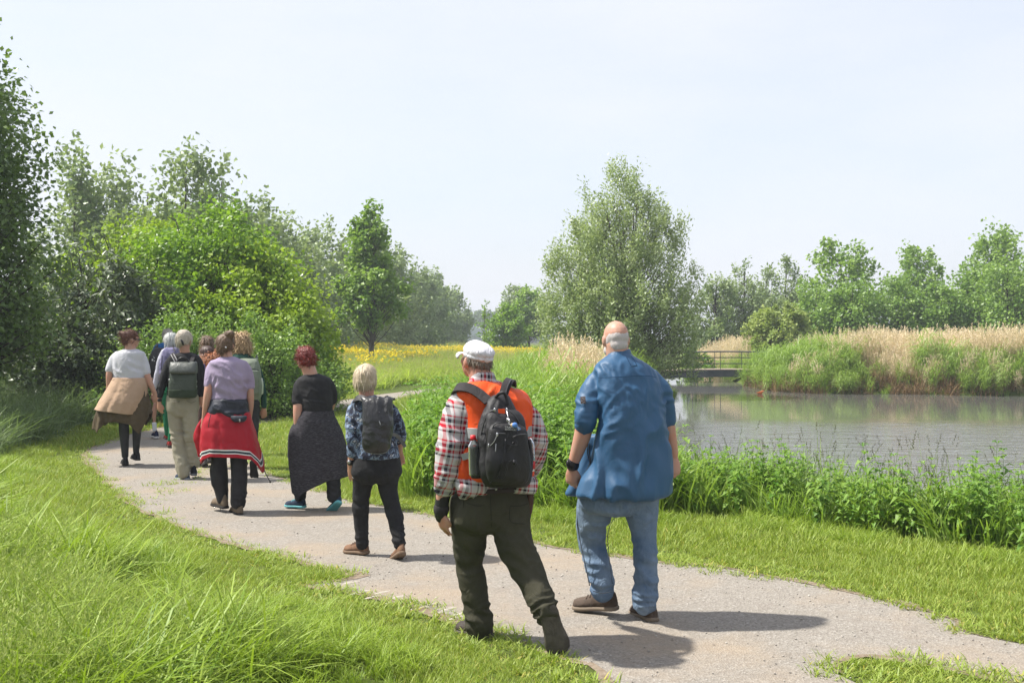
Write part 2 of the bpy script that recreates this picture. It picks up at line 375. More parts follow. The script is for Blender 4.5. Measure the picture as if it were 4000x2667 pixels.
# materials (instances vary through Object Info random, blades through tone)
M_LAWN = leaf_mat('lawn_blade', (0.20, 0.31, 0.035), (0.29, 0.385, 0.055), 0.32, 0.5, 0.3, use_tone=False, tint=(0.37, 0.43, 0.09))
M_MEAD = leaf_mat('meadow_blade', (0.24, 0.37, 0.05), (0.36, 0.46, 0.08), 0.5, 0.55, 0.25, use_tone=False, tint=(0.46, 0.52, 0.13))
M_DRYL = leaf_mat('yellowed_blade', (0.38, 0.40, 0.06), (0.48, 0.42, 0.12), 0.35, 0.6, 0.2, use_tone=False)
M_TALL = leaf_mat('tall_grass_blade', (0.12, 0.23, 0.018), (0.29, 0.41, 0.04), 0.3, 0.5, 0.3, use_tone=False, tint=(0.36, 0.46, 0.06))
M_BLUE = leaf_mat('greyish_grass_blade', (0.12, 0.20, 0.065), (0.19, 0.27, 0.10), 0.35, 0.5, 0.3, use_tone=False, tint=(0.19, 0.25, 0.12))
M_SEED = leaf_mat('seed_head', (0.22, 0.32, 0.07), (0.32, 0.37, 0.12), 0.3, 0.8, 0.1, use_tone=False)
M_PINK = leaf_mat('pinkish_seed_head', (0.36, 0.27, 0.20), (0.46, 0.33, 0.25), 0.3, 0.8, 0.1, use_tone=False)
M_NETT = leaf_mat('nettle_leaf', (0.08, 0.20, 0.022), (0.18, 0.33, 0.04), 0.35, 0.5, 0.35, use_tone=False, tint=(0.28, 0.42, 0.07))
M_REED = leaf_mat('green_reed', (0.18, 0.33, 0.04), (0.27, 0.40, 0.06), 0.4, 0.45, 0.4, use_tone=False, tint=(0.34, 0.45, 0.10))
M_STRAW = leaf_mat('dry_reed', (0.58, 0.46, 0.31), (0.74, 0.61, 0.43), 0.25, 0.75, 0.15, use_tone=False, tint=(0.88, 0.76, 0.56))
M_BROWN = leaf_mat('dead_reed_base', (0.13, 0.085, 0.045), (0.24, 0.16, 0.085), 0.1, 0.85, 0.1, use_tone=False)
M_YEL = leaf_mat('buttercup_petal', (0.88, 0.68, 0.02), (0.92, 0.76, 0.05), 0.2, 0.35, 0.4, use_tone=False, tint=(0.95, 0.80, 0.08))
M_DARKH = leaf_mat('dark_seed_head', (0.045, 0.06, 0.025), (0.10, 0.09, 0.05), 0.1, 0.8, 0.1, use_tone=False)

def seedstalk(n, rad, hmin, hmax, seed, wst=0.003, head=0.12, fuzz=10, hw=0.012, lean=0.25):
    """thin stems, each with a loose head of small spikelets"""
    r = np.random.default_rng(seed)
    Vb = blades(n, rad, hmin, hmax, wst, lean, 0.25, seed, tone=(0.1, 0.5))
    tip = Vb[0].reshape(n, 7, 3)[:, 6]; mid = Vb[0].reshape(n, 7, 3)[:, 4]
    d = (tip - mid); d /= np.linalg.norm(d, axis=1)[:, None] + 1e-9
    C, U, W = [], [], []
    for k in range(fuzz):
        t = k / fuzz
        c = tip - d * (head * (1 - t))[..., None] if np.ndim(head) else tip - d * head * (1 - t)
        off = r.normal(0, 1, (n, 3)); off[:, 2] *= 0.4
        c = c + off * hw * (0.35 + 0.65 * math.sin(math.pi * min(1, t + 0.15)))
        ax = d + off * 0.5; ax /= np.linalg.norm(ax, axis=1)[:, None]
        sd_ = np.cross(ax, r.normal(0, 1, (n, 3))); sd_ /= np.linalg.norm(sd_, axis=1)[:, None] + 1e-9
        C.append(c); U.append(ax * 0.011); W.append(sd_ * 0.0032)
    Hq = quadset(np.concatenate(C), np.concatenate(U), np.concatenate(W), r.uniform(0, 1, n * fuzz))
    return Vb, Hq
def leafpair_plant(h, nodes, leaf, wid, seed, top=0.45):
    """upright stem with opposite pointed leaves (nettle, willow-herb)"""
    r = np.random.default_rng(seed); parts = []
    bend = r.normal(0, 0.10, 2)
    def axis(t): return np.array([bend[0] * t * t * h, bend[1] * t * t * h, t * h])
    V, F, tn = [], [], []
    k = 0
    for i in range(6):
        c = axis(i / 5); w_ = 0.004 * (1 - 0.6 * i / 5)
        V += [c + [w_, 0, 0], c + [-w_ * 0.5, w_ * 0.87, 0], c + [-w_ * 0.5, -w_ * 0.87, 0]]
    V = np.array(V)
    F = np.array([[i * 3 + j, i * 3 + (j + 1) % 3, i * 3 + 3 + (j + 1) % 3, i * 3 + 3 + j] for i in range(5) for j in range(3)])
    parts.append((V, F, np.full(len(F), 0.3), 0))
    LV, LF, LT = [], [], []
    for i in range(nodes):
        t = 0.22 + 0.78 * i / (nodes - 1); c = axis(t); a0 = i * math.pi / 2 + r.normal(0, .35)
        s = leaf * (1.0 if t < 0.75 else max(top, 1.0 - (t - 0.75) * 2.4)) * r.uniform(0.85, 1.2)
        for sgn in ((0, math.pi) if t < 0.99 else (0, math.pi / 2, math.pi, 4.7)):
            a = a0 + sgn + r.normal(0, .15); D = np.array([math.cos(a), math.sin(a), 0]); S = np.array([-math.sin(a), math.cos(a), 0])
            up = 0.55 * t - 0.15 + r.normal(0, .12)
            p0 = c; p1 = c + D * s * 0.45 + np.array([0, 0, s * (up * 0.6 + 0.12)]); p2 = c + D * s + np.array([0, 0, s * (up - 0.25)])
            b = len(LV); wv = wid * s
            LV += [p0, p1 - S * wv + [0, 0, wv * .3], p1, p1 + S * wv + [0, 0, wv * .3], p2]
            LF += [[b, b + 1, b + 2, -1], [b, b + 2, b + 3, -1], [b + 1, b + 4, b + 2, -1], [b + 2, b + 4, b + 3, -1]]
            LT += [r.uniform(0, 1)] * 4
    parts.append((np.array(LV), np.array(LF), np.array(LT), 0))
    return parts
def reed(n, rad, h0, h1, seed, leaves=6, plume=False, w=0.008, leaf_len=0.45, mi=0, lw=0.014):
    r = np.random.default_rng(seed)
    parts = [(*blades(n, rad, h0, h1, w, 0.10, 0.0, seed, tone=(0.1, 0.7)), mi)]
    T = parts[0][0].reshape(n, 7, 3); base = (T[:, 0] + T[:, 1]) / 2; tip = T[:, 6]
    for k in range(leaves):
        t = 0.3 + 0.65 * (k + r.uniform(0, 1, n)) / leaves
        P0 = base + (tip - base) * t[:, None]
        a = r.uniform(0, 2 * np.pi, n) * 0.55 + 0.0 + (k % 2) * np.pi * 0.6
        D = np.c_[np.cos(a), np.sin(a), 0 * a]; S = np.c_[-np.sin(a), np.cos(a), 0 * a]
        L = leaf_len * r.uniform(0.6, 1.2, n); up = r.uniform(0.35, 0.8, n)
        V = np.stack([P0 - S * .002, P0 + S * .002, P0 + D * (L * .45)[:, None] + S * lw / 2 + np.c_[0 * a, 0 * a, L * up * .75], P0 + D * (L * .45)[:, None] - S * lw / 2 + np.c_[0 * a, 0 * a, L * up * .75], P0 + D * (L * .95)[:, None] + np.c_[0 * a, 0 * a, L * (up * .75 - r.uniform(0.0, .35, n))]], 1).reshape(-1, 3)
        kk = np.arange(n)[:, None] * 5
        F = np.concatenate([np.concatenate([kk, kk + 1, kk + 2, kk + 3], 1), np.concatenate([kk + 3, kk + 2, kk + 4, np.full((n, 1), -1)], 1)])
        parts.append((V, F, np.tile(r.uniform(0, 1, n), 2), mi))
    if plume:
        C, U, W = [], [], []
        for k in range(9):
            c = tip + np.array([0, 0, -0.20 + 0.025 * k]) + r.normal(0, .014, (n, 3)); C.append(c)
            a = r.normal(0, 1, (n, 3)) * 0.4 + np.array([0.5, 0, 1.0]); a /= np.linalg.norm(a, axis=1)[:, None]; s_ = np.cross(a, r.normal(0, 1, (n, 3))); s_ /= np.linalg.norm(s_, axis=1)[:, None]
            U.append(a * .045); W.append(s_ * .011)
        parts.append((*quadset(np.concatenate(C), np.concatenate(U), np.concatenate(W), r.uniform(0.3, 1, 9 * n)), mi))
    return parts

lawn = collection('lawn_tufts', [proto('lawn_tuft', [(*blades(64, 0.085, 0.025, 0.085, 0.0042, 0.5, 0.3, 100 + k, tone=(0, 1)), 0), (*blades(10, 0.09, 0.02, 0.06, 0.0042, 0.6, 0.3, 140 + k), 1)], [M_LAWN, M_DRYL]) for k in range(4)])
lawnfar = collection('lawn_far_tufts', [proto('lawn_far_tuft', [(*blades(90, 0.30, 0.05, 0.13, 0.012, 0.45, 0.3, 200 + k), 0), (*blades(8, 0.3, 0.04, 0.10, 0.012, 0.6, 0.3, 240 + k), 1)], [M_LAWN, M_DRYL]) for k in range(3)])
edge = collection('edge_tufts', [proto('edge_tuft', [(*blades(40, 0.06, 0.015, 0.055, 0.0045, 0.9, 0.4, 300 + k), 0), (*blades(26, 0.06, 0.012, 0.03, 0.005, 1.1, 0.4, 320 + k), 1)], [M_LAWN, M_DRYL]) for k in range(3)])
def midtuft(k):
    return proto('mid_tuft', [(*blades(60, 0.10, 0.10, 0.28, 0.005, 0.75, 0.75, 400 + k), 0), (*blades(16, 0.10, 0.08, 0.2, 0.006, 0.7, 0.5, 440 + k), 1)], [M_TALL, M_LAWN])
mid = collection('mid_tufts', [midtuft(k) for k in range(4)])
def talltuft(k):
    b = blades(46, 0.12, 0.2, 0.46, 0.006, 0.8, 0.9, 500 + k); s1, h1 = seedstalk(7, 0.12, 0.36, 0.58, 520 + k, head=0.13, fuzz=16, hw=0.02)
    return proto('tall_tuft', [(*b, 0), (*s1, 0), (*h1, 1)], [M_TALL, M_SEED])
tall = collection('tall_tufts', [talltuft(k) for k in range(5)])
broad = collection('broad_blade_tufts', [proto('broad_blade_tuft', [(*blades(30, 0.16, 0.22, 0.52, 0.011, 1.0, 1.2, 560 + k), 0), (*blades(20, 0.14, 0.15, 0.4, 0.008, 0.7, 0.7, 580 + k), 0)], [M_TALL]) for k in range(3)])
grey = collection('grey_grass_tufts', [proto('grey_grass_tuft', [(*blades(60, 0.22, 0.4, 0.85, 0.012, 0.7, 0.8, 600 + k), 0), (*seedstalk(10, 0.2, 0.6, 0.95, 640 + k, wst=0.005, head=0.16, fuzz=12, hw=0.03)[1], 1)], [M_BLUE, M_BLUE]) for k in range(4)])
def meadowtuft(k):
    s1, h1 = seedstalk(14, 0.4, 0.35, 0.6, 720 + k, wst=0.006, head=0.14, fuzz=8, hw=0.03)
    h1 = (h1[0], h1[1], h1[2]); return proto('meadow_tuft', [(*blades(85, 0.42, 0.15, 0.42, 0.018, 0.75, 0.6, 700 + k), 0), (*s1, 0), (*h1, 1)], [M_MEAD, M_SEED if k % 3 else M_PINK])
meadow = collection('meadow_tufts', [meadowtuft(k) for k in range(4)])
def buttercup(k):
    r = np.random.default_rng(800 + k); b = blades(34, 0.45, 0.35, 0.62, 0.006, 0.2, 0.1, 800 + k)
    tip = b[0].reshape(-1, 7, 3)[:, 6]; n = len(tip)
    a = r.uniform(0, 3.14, n); U = np.c_[np.cos(a), np.sin(a), r.normal(0, .3, n)] * 0.045; W = np.c_[-np.sin(a), np.cos(a), r.normal(0, .3, n)] * 0.045
    U2 = np.c_[np.cos(a), np.sin(a), 0 * a] * 0.045; W2 = np.c_[0 * a, 0 * a, 0 * a + 1] * 0.04
    return proto('buttercup_clump', [(*b, 0), (*quadset(tip, U, W, r.uniform(0, 1, n)), 1), (*quadset(tip, U2, W2, r.uniform(0, 1, n)), 1)], [M_LAWN, M_YEL])
butter = collection('buttercup_clumps', [buttercup(k) for k in range(3)])
nettle = collection('nettle_plants', [proto('nettle_plant', leafpair_plant(0.62 + 0.10 * (k % 3), 9, 0.125, 0.26, 900 + k), [M_NETT]) for k in range(5)])
herb = collection('willowherb_plants', [proto('willowherb_plant', leafpair_plant(0.95, 15, 0.12, 0.13, 930 + k, 0.7), [M_NETT]) for k in range(3)])
darkstalk = collection('dark_stalks', [proto('dark_stalk', [(*s, 0), (*h, 1)], [M_TALL, M_DARKH]) for s, h in [seedstalk(5, 0.12, 0.65, 1.0, 960 + k, wst=0.0055, head=0.11, fuzz=14, hw=0.006, lean=0.2) for k in range(3)]])
sedge = collection('bank_grass_tufts', [proto('bank_grass_tuft', [(*blades(54, 0.16, 0.35, 0.8, 0.016, 0.5, 0.6, 1000 + k), 0), (*blades(22, 0.16, 0.2, 0.45, 0.010, 0.6, 0.5, 1020 + k), 1)], [M_REED, M_TALL]) for k in range(4)])
reedg = collection('green_reeds', [proto('green_reed_clump', reed(16, 0.25, 0.9, 1.5, 1050 + k, 7, lw=0.022, leaf_len=0.5), [M_REED]) for k in range(4)])
reedd = collection('dry_reeds', [proto('dry_reed_clump', reed(22, 0.28, 1.3, 2.0, 1080 + k, 2, plume=True, w=0.010, leaf_len=0.35), [M_STRAW]) for k in range(4)])
reedb = collection('brown_reed_bases', [proto('brown_reed_base', [(*blades(40, 0.3, 0.4, 1.0, 0.016, 0.5, 0.6, 1100 + k), 0)], [M_BROWN]) for k in range(3)])

verge = [(14, 0.5), (6.2, 6.6), (3.88, 8.62), (3.05, 9.5), (2.14, 10.45), (0.65, 10.8), (0.24, 11.2), (-0.95, 12.0), (-1.35, 13.3), (-1.35, 20), (-1.25, 28), (-1.2, 38), (1.0, 60)]
fringe_poly = np.array(verge + [(30, 60), (30, -5)])
def wedge(y0, y1, dens, seed, margin=1.3):
    r = np.random.default_rng(seed)
    hw = 0.46 * y1 + margin; n = int(dens * (y1 - y0) * 2 * hw)
    P = np.c_[r.uniform(-hw, hw, n), r.uniform(y0, y1, n)]
    return P[np.abs(P[:, 0]) < 0.46 * P[:, 1] + margin]
def n2(P, s, seed=0): return vnoise(np.c_[P * s, 0 * P[:, 0]], seed)
def emit(name, coll, P, sc, label, tilt=0.12, seed=1, n_proto=1, dz=0.0, cat='grass'):
    r = np.random.default_rng(seed); z = terrain(P) + dz
    return scatter(name, coll, np.c_[P, z], r.uniform(0, 6.283, len(P)), sc, label, tilt, seed, n_proto, cat)
def info(P): return sdist(P, path_coarse), sdist(P, pond_coarse), inside(P, fringe_poly)
# tall-grass field on the near left: further than the mown verge from the path
def left_tall(P, dpa):
    w_ = 0.82 + 0.3 * n2(P, 0.9, 4)
    return (P[:, 0] < 1.2) & (P[:, 1] < 16.2) & (dpa > w_) & (P[:, 0] < 0.55) & ~((P[:, 1] > 10) & (P[:, 0] > -2.0))
def inner(P): return (P[:, 0] > -5.2) & (P[:, 1] > 11)
sets = {k: [] for k in ('lawn', 'edge', 'lawnfar', 'mid', 'tall', 'broad')}
for y0, y1, de, dl in ((3.6, 6.5, 340, 210), (6.5, 9, 260, 170), (9, 13, 160, 95), (13, 19, 75, 50)):
    P = wedge(y0, y1, de, int(y0 * 10)); dpa, dpo, fr = info(P)
    ok = (dpa > 0.06 + 0.05 * n2(P, 3, 2)) & ~fr & ~left_tall(P, dpa - 0.25) & (P[:, 1] < 19)
    sparse = (dpa < 0.35) & (rng.uniform(0, 1, len(P)) > 0.35 + dpa)
    k = ok & ~sparse; sets['lawn'].append(np.c_[P[k], dpa[k]])
    k = (dpa > -0.03 + 0.12 * n2(P, 2.2, 3) - 0.06 * (n2(P, 7, 5) > 0.2)) & (dpa < 0.36) & ~fr & (rng.uniform(0, 1, len(P)) < 0.8); sets['edge'].append(P[k])
    P = wedge(y0, y1, dl, int(y0 * 10) + 5); P = P[P[:, 1] > 4.3]; dpa, dpo, fr = info(P); lt = left_tall(P, dpa)
    k = lt & (rng.uniform(0, 1, len(P)) < 0.42 + 0.4 * n2(P, 1.5, 71)); sets['mid'].append(np.c_[P[k], dpa[k]])
    k = lt & (dpa > 1.3) & (rng.uniform(0, 1, len(P)) < 0.30 + 0.35 * n2(P, 1.5, 71)); sets['tall'].append(np.c_[P[k], dpa[k]])
    k = lt & (dpa > 1.4) & (n2(P, 0.8, 8) > 0.05) & (P[:, 0] < -1.2) & (rng.uniform(0, 1, len(P)) < 0.35); sets['broad'].append(P[k])
# weeds in the path crown
P = wedge(9, 17, 30, 77); dpa, dpo, fr = info(P); k = (dpa < 0) & (n2(P, 1.3, 21) > 0.62) & (P[:, 0] < -2.5) & (dpa > -0.9); sets['edge'].append(P[k])
A = np.concatenate(sets['lawn']); P = A[:, :2]; emit('mown_grass', lawn, P, (0.65 + 0.5 * rng.uniform(0, 1, len(P))) * np.clip(0.45 + A[:, 2] * 0.9 + 0.4 * n2(P, 1.6, 6), 0.35, 1.5) * (1 + 0.03 * P[:, 1]), 'short bright green grass along the path edges', n_proto=4)
P = np.concatenate(sets['edge']); emit('trodden_grass', edge, P, rng.uniform(0.8, 2.0, len(P)), 'sparse yellowish grass creeping over the path edge', n_proto=3)
A = np.concatenate(sets['mid']); P = A[:, :2]; emit('knee_high_grass', mid, P, rng.uniform(0.6, 1.15, len(P)) * (1 + 0.38 * n2(P, 1.5, 71)) * np.clip(0.35 + 0.5 * A[:, 2], 0.5, 1.15), 'medium green grass on the near left', n_proto=4)
A = np.concatenate(sets['tall']); P = A[:, :2]; emit('tall_seeding_grass', tall, P, rng.uniform(0.55, 1.05, len(P)) * (1 + 0.4 * n2(P, 1.5, 71)) * np.clip(0.2 + 0.32 * A[:, 2], 0.45, 1.0), 'tall seeding grass at the lower left', n_proto=5, tilt=0.2)
P = np.concatenate(sets['broad']); emit('broad_bladed_grass', broad, P, rng.uniform(0.6, 1.15, len(P)), 'clumps of broad arching grass at the left', n_proto=3, tilt=0.25)
# far lawns and meadow
P = np.concatenate([wedge(17, 30, 20, 31), wedge(30, 44, 9, 32)]); dpa, dpo, fr = info(P)
k = (dpa > 0.15) & ~fr & ~((P[:, 1] > 36 + 3 * n2(P, 0.2, 3))); emit('far_mown_grass', lawnfar, P[k], rng.uniform(0.7, 1.2, k.sum()), 'bright mown grass strip beside the far path', n_proto=3)
P = np.concatenate([wedge(34, 52, 7.5, 41), wedge(52, 80, 3.6, 42), wedge(80, 130, 1.3, 43)]); dpa, dpo, fr = info(P)
k = (dpa > 1.5) & (dpo > 2) & (P[:, 1] > 36 + 3 * n2(P, 0.2, 3)) & (P[:, 0] < 0.02 * P[:, 1] + 4) & ~fr
emit('meadow_grass', meadow, P[k], rng.uniform(0.8, 1.4, k.sum()) * (1 + 0.006 * P[k, 1]), 'tall meadow grass behind the far path', n_proto=4)
P = np.concatenate([wedge(37, 56, 4.0, 51), wedge(56, 90, 3.0, 52)]); dpa, dpo, fr = info(P)
k = (dpa > 2.5) & (dpo > 2) & (n2(P * np.array([0.5, 1.0]), 0.16, 5) + 0.6 * n2(P, 0.7, 6) > 0.0) & (P[:, 0] < 2.5) & (P[:, 0] > -17)
emit('buttercups', butter, P[k], rng.uniform(0.8, 1.3, k.sum()), 'drifts of yellow buttercups in the meadow', n_proto=3, cat='flowers', dz=0.12)
# greyish rank grass bank at the far left
P = wedge(15.5, 25, 14, 61, 2.5); dpa, dpo, fr = info(P)
k = (P[:, 0] < -5.6 - 0.12 * (P[:, 1] - 15.5)) & (dpa > 1.15 + 0.3 * n2(P, 0.8, 2)); emit('grey_green_grass', grey, P[k], rng.uniform(0.7, 1.25, k.sum()), 'rank grey green grass below the big left tree', n_proto=4, tilt=0.2)
# bank fringe on the right: grass, nettles, willowherb, dark stalks
P = np.concatenate([wedge(5, 10, 36, 71), wedge(10, 18, 32, 72), wedge(18, 30, 11, 73), wedge(30, 46, 5, 74)]); dpa, dpo, fr = info(P)
k = fr & (dpo > -0.25); P = P[k]; s = rng.uniform(0.6, 1.05, len(P)) * np.clip(0.85 + 0.012 * P[:, 1], 0.8, 1.3); slp = P[:, 0] / P[:, 1]; LOW = 1 - 0.45 * sstep(0.10, 0.15, slp) * (P[:, 1] > 11.5); s *= (0.78 + 0.35 * sstep(2.4, 0.5, P[:, 0])) * LOW * (1 + 0.3 * n2(P, 1.1, 81))
emit('bank_grass', sedge, P, s, 'lush tall grass on the pond bank', n_proto=4, tilt=0.2)
P = np.concatenate([wedge(5, 13, 58, 81), wedge(13, 20, 24, 82)]); dpa, dpo, fr = info(P)
k = fr & (dpo > 0.1) & (n2(P, 0.55, 12) > -0.25); LW = 1 - 0.4 * sstep(0.10, 0.15, P[:, 0] / P[:, 1]) * (P[:, 1] > 11.5); emit('nettles', nettle, P[k], LW[k] * rng.uniform(0.65, 1.15, k.sum()) * (0.85 + 0.4 * sstep(2.2, 0.2, P[k, 0])), 'stinging nettles crowding the pond bank', n_proto=5, cat='nettles')
k = fr & (dpo > 0) & (n2(P, 0.7, 15) > 0.12); emit('willowherbs', herb, P[k], LW[k] * rng.uniform(0.5, 0.98, k.sum()) * (0.62 + 0.42 * sstep(1.4, -0.6, P[k, 0])), 'upright leafy willowherb stems on the bank', n_proto=3, cat='plants')
k = fr & (dpo > -0.1) & (dpo < 2.2) & (rng.uniform(0, 1, len(P)) < 0.20); emit('flowering_grass_stalks', darkstalk, P[k], rng.uniform(0.6, 1.0, k.sum()), 'dark flowering grass stalks against the water', n_proto=3, tilt=0.1)
# verge line: long soft grass leaning into the mown strip
P = wedge(5, 14, 60, 85); dpa, dpo, fr = info(P); dv = sdist(P, fringe_poly)
k = (np.abs(dv) < 0.55) & (dpa > 0.6) & (P[:, 0] > -1.4) & (n2(P, 1.1, 3) > -0.5); emit('long_verge_grass', mid, P[k], rng.uniform(0.55, 0.95, k.sum()), 'long soft grass where the verge meets the bank', n_proto=4, tilt=0.25)
# reeds
P = np.concatenate([wedge(13, 26, 7, 91), wedge(26, 48, 4, 92)]); dpa, dpo, fr = info(P)
k = fr & (dpo > -0.4) & (dpo < 4.5) & (P[:, 0] < 0.085 * P[:, 1] + 1.4 * sstep(25, 40, P[:, 1])) & (P[:, 0] > 0.2) & (n2(P, 0.35, 7) > -0.15); emit('near_green_reeds', reedg, P[k], rng.uniform(0.6, 0.95, k.sum()), 'green reeds on the near shore by the willow', n_proto=4, cat='reeds')
r_ = np.random.default_rng(5); P = np.c_[r_.normal(1.55, 0.42, 60), r_.normal(24.5, 1.6, 60)]; emit('near_dry_reeds', reedd, P, r_.uniform(0.62, 0.92, 60), 'small stand of dry pale reeds left of the willow', n_proto=4, cat='reeds')
def band(x0, x1, y0, y1, n, seed): r = np.random.default_rng(seed); return np.c_[r.uniform(x0, x1, n), r.uniform(y0, y1, n)]
P = band(10.2, 34, 41, 52, 3600, 95); dpo = sdist(P, pond_coarse); k = (dpo > -0.35) & (dpo < 2.4 + 1.0 * n2(P, 0.4, 4)) & ((np.abs(P[:, 0] - 15.4) > 1.5) | (rng.uniform(0, 1, len(P)) < 0.15))
emit('far_green_reeds', reedg, P[k], (1 + 0.28 * n2(P[k], 0.55, 44)) * rng.uniform(0.75, 1.2, k.sum()) * np.clip(0.78 + 0.10 * dpo[k], 0.7, 1.05), 'green reeds along the far bank', n_proto=4, cat='reeds', tilt=0.2)
k = (dpo > 1.5) & (dpo < 9) & (rng.uniform(0, 1, len(P)) < 0.75) & (P[:, 0] > 13.2 - 0.0 * P[:, 1]); emit('far_dry_reeds', reedd, P[k], (1 + 0.16 * n2(P[k], 0.5, 45)) * rng.uniform(0.7, 1.15, k.sum()) * (0.88 + 0.016 * np.clip(P[k, 0] - 13, 0, 14)), 'broad belt of dry straw coloured reeds behind the far bank', n_proto=4, cat='reeds')
k = (dpo > -0.35) & (dpo < 0.7) & (rng.uniform(0, 1, len(P)) < 0.9); emit('dead_reed_bases', reedb, P[k], rng.uniform(0.6, 1.15, k.sum()), 'brown dead stems at the far waterline', n_proto=3, cat='reeds', tilt=0.3)
P = band(10.5, 15.5, 60, 70, 260, 97); emit('dry_reeds_behind_bridge', reedd, P, rng.uniform(0.7, 1.0, len(P)), 'dry reeds standing behind the footbridge', n_proto=4, cat='reeds')
P = band(6.5, 15.5, 57.5, 66, 420, 98); dpo = sdist(P, pond_coarse); k = dpo > -0.3; emit('reeds_behind_bridge', reedg, P[k], rng.uniform(0.5, 0.85, k.sum()), 'green reeds growing behind the footbridge', n_proto=4, cat='reeds')
P = band(10.6, 34, 41, 48, 1500, 99); dpo = sdist(P, pond_coarse); k = (dpo > 0.1) & (dpo < 2.6) & (n2(P, 0.5, 61) > -0.05); emit('dry_reeds_among_green', reedd, P[k], rng.uniform(0.45, 0.8, k.sum()), 'dry stems mixed into the green reeds of the far bank', n_proto=4, cat='reeds', tilt=0.3)
q = NT('pebble'); n = q.noise(q.obj(), 40, 3); PEB = q.done(q.pbr(q.mix(q.n('ShaderNodeObjectInfo').outputs['Random'], (0.22, 0.19, 0.165), (0.60, 0.56, 0.50)), 0.85, spec=0.2))
def pebble(k):
    r = np.random.default_rng(1200 + k); bm = bmesh.new(); bmesh.ops.create_icosphere(bm, subdivisions=1, radius=1.0)
    for v_ in bm.verts: v_.co *= r.uniform(0.7, 1.15); v_.co.z *= 0.6
    me = bpy.data.meshes.new('pebble'); bm.to_mesh(me); bm.free(); me.materials.append(PEB); return bpy.data.objects.new('pebble', me)
pebs = collection('pebbles', [pebble(k) for k in range(3)])
P = np.concatenate([wedge(4.5, 9, 90, 201), wedge(9, 18, 30, 202)]); dpa = sdist(P, path_coarse); k = (dpa < 0.1) & ((dpa > -0.35) | (rng.uniform(0, 1, len(P)) < 0.35)); P = P[k]
scatter('loose_gravel', pebs, np.c_[P, np.full(len(P), 0.010)], rng.uniform(0, 6, len(P)), rng.uniform(0.002, 0.0075, len(P)) * (1 + 0.03 * P[:, 1]), 'loose pebbles lying on the gravel path', 0.2, 9, 3, 'pebbles')
print('grass', round(time.time() - T0, 1))
# ------------------------------------------------------------------ trees and shrubs
def tube_np(P, Rr, seg=6, cap=True):
    """tube along points P with radii Rr -> V, F(quads)"""
    P = np.asarray(P, float); n = len(P); Rr = np.broadcast_to(np.asarray(Rr, float), (n,))
    T = np.gradient(P, axis=0); T /= np.linalg.norm(T, axis=1)[:, None] + 1e-9
    ref = np.array([0.31, 0.95, 0.05]); A = np.cross(T, ref); A /= np.linalg.norm(A, axis=1)[:, None] + 1e-9; B = np.cross(T, A)
    th = np.linspace(0, 2 * np.pi, seg, endpoint=False)
    V = P[:, None] + Rr[:, None, None] * (np.cos(th)[None, :, None] * A[:, None] + np.sin(th)[None, :, None] * B[:, None])
    i, j = np.meshgrid(np.arange(n - 1), np.arange(seg), indexing='ij'); j2 = (j + 1) % seg
    F = np.stack([i * seg + j, i * seg + j2, (i + 1) * seg + j2, (i + 1) * seg + j], -1).reshape(-1, 4)
    return V.reshape(-1, 3), F
def merge(parts):
    Vs, Fs, o = [], [], 0
    for V, F in parts: Vs.append(V); Fs.append(F + o); o += len(V)
    return np.concatenate(Vs), np.concatenate(Fs)
def leaf_quads(C, D, N, L, W, fold=0.25):
    """leaves at C pointing along D with normal N; one folded quad each"""
    S = np.cross(D, N); S /= np.linalg.norm(S, axis=1)[:, None] + 1e-9
    M = C + D * (L * 0.45)[:, None] + N * (W * fold)[:, None]
    V = np.stack([C, M - S * W[:, None], C + D * L[:, None], M + S * W[:, None]], 1).reshape(-1, 3)
    return V, np.arange(len(C) * 4).reshape(-1, 4)
def unit(v): return v / (np.linalg.norm(v, axis=-1, keepdims=True) + 1e-9)
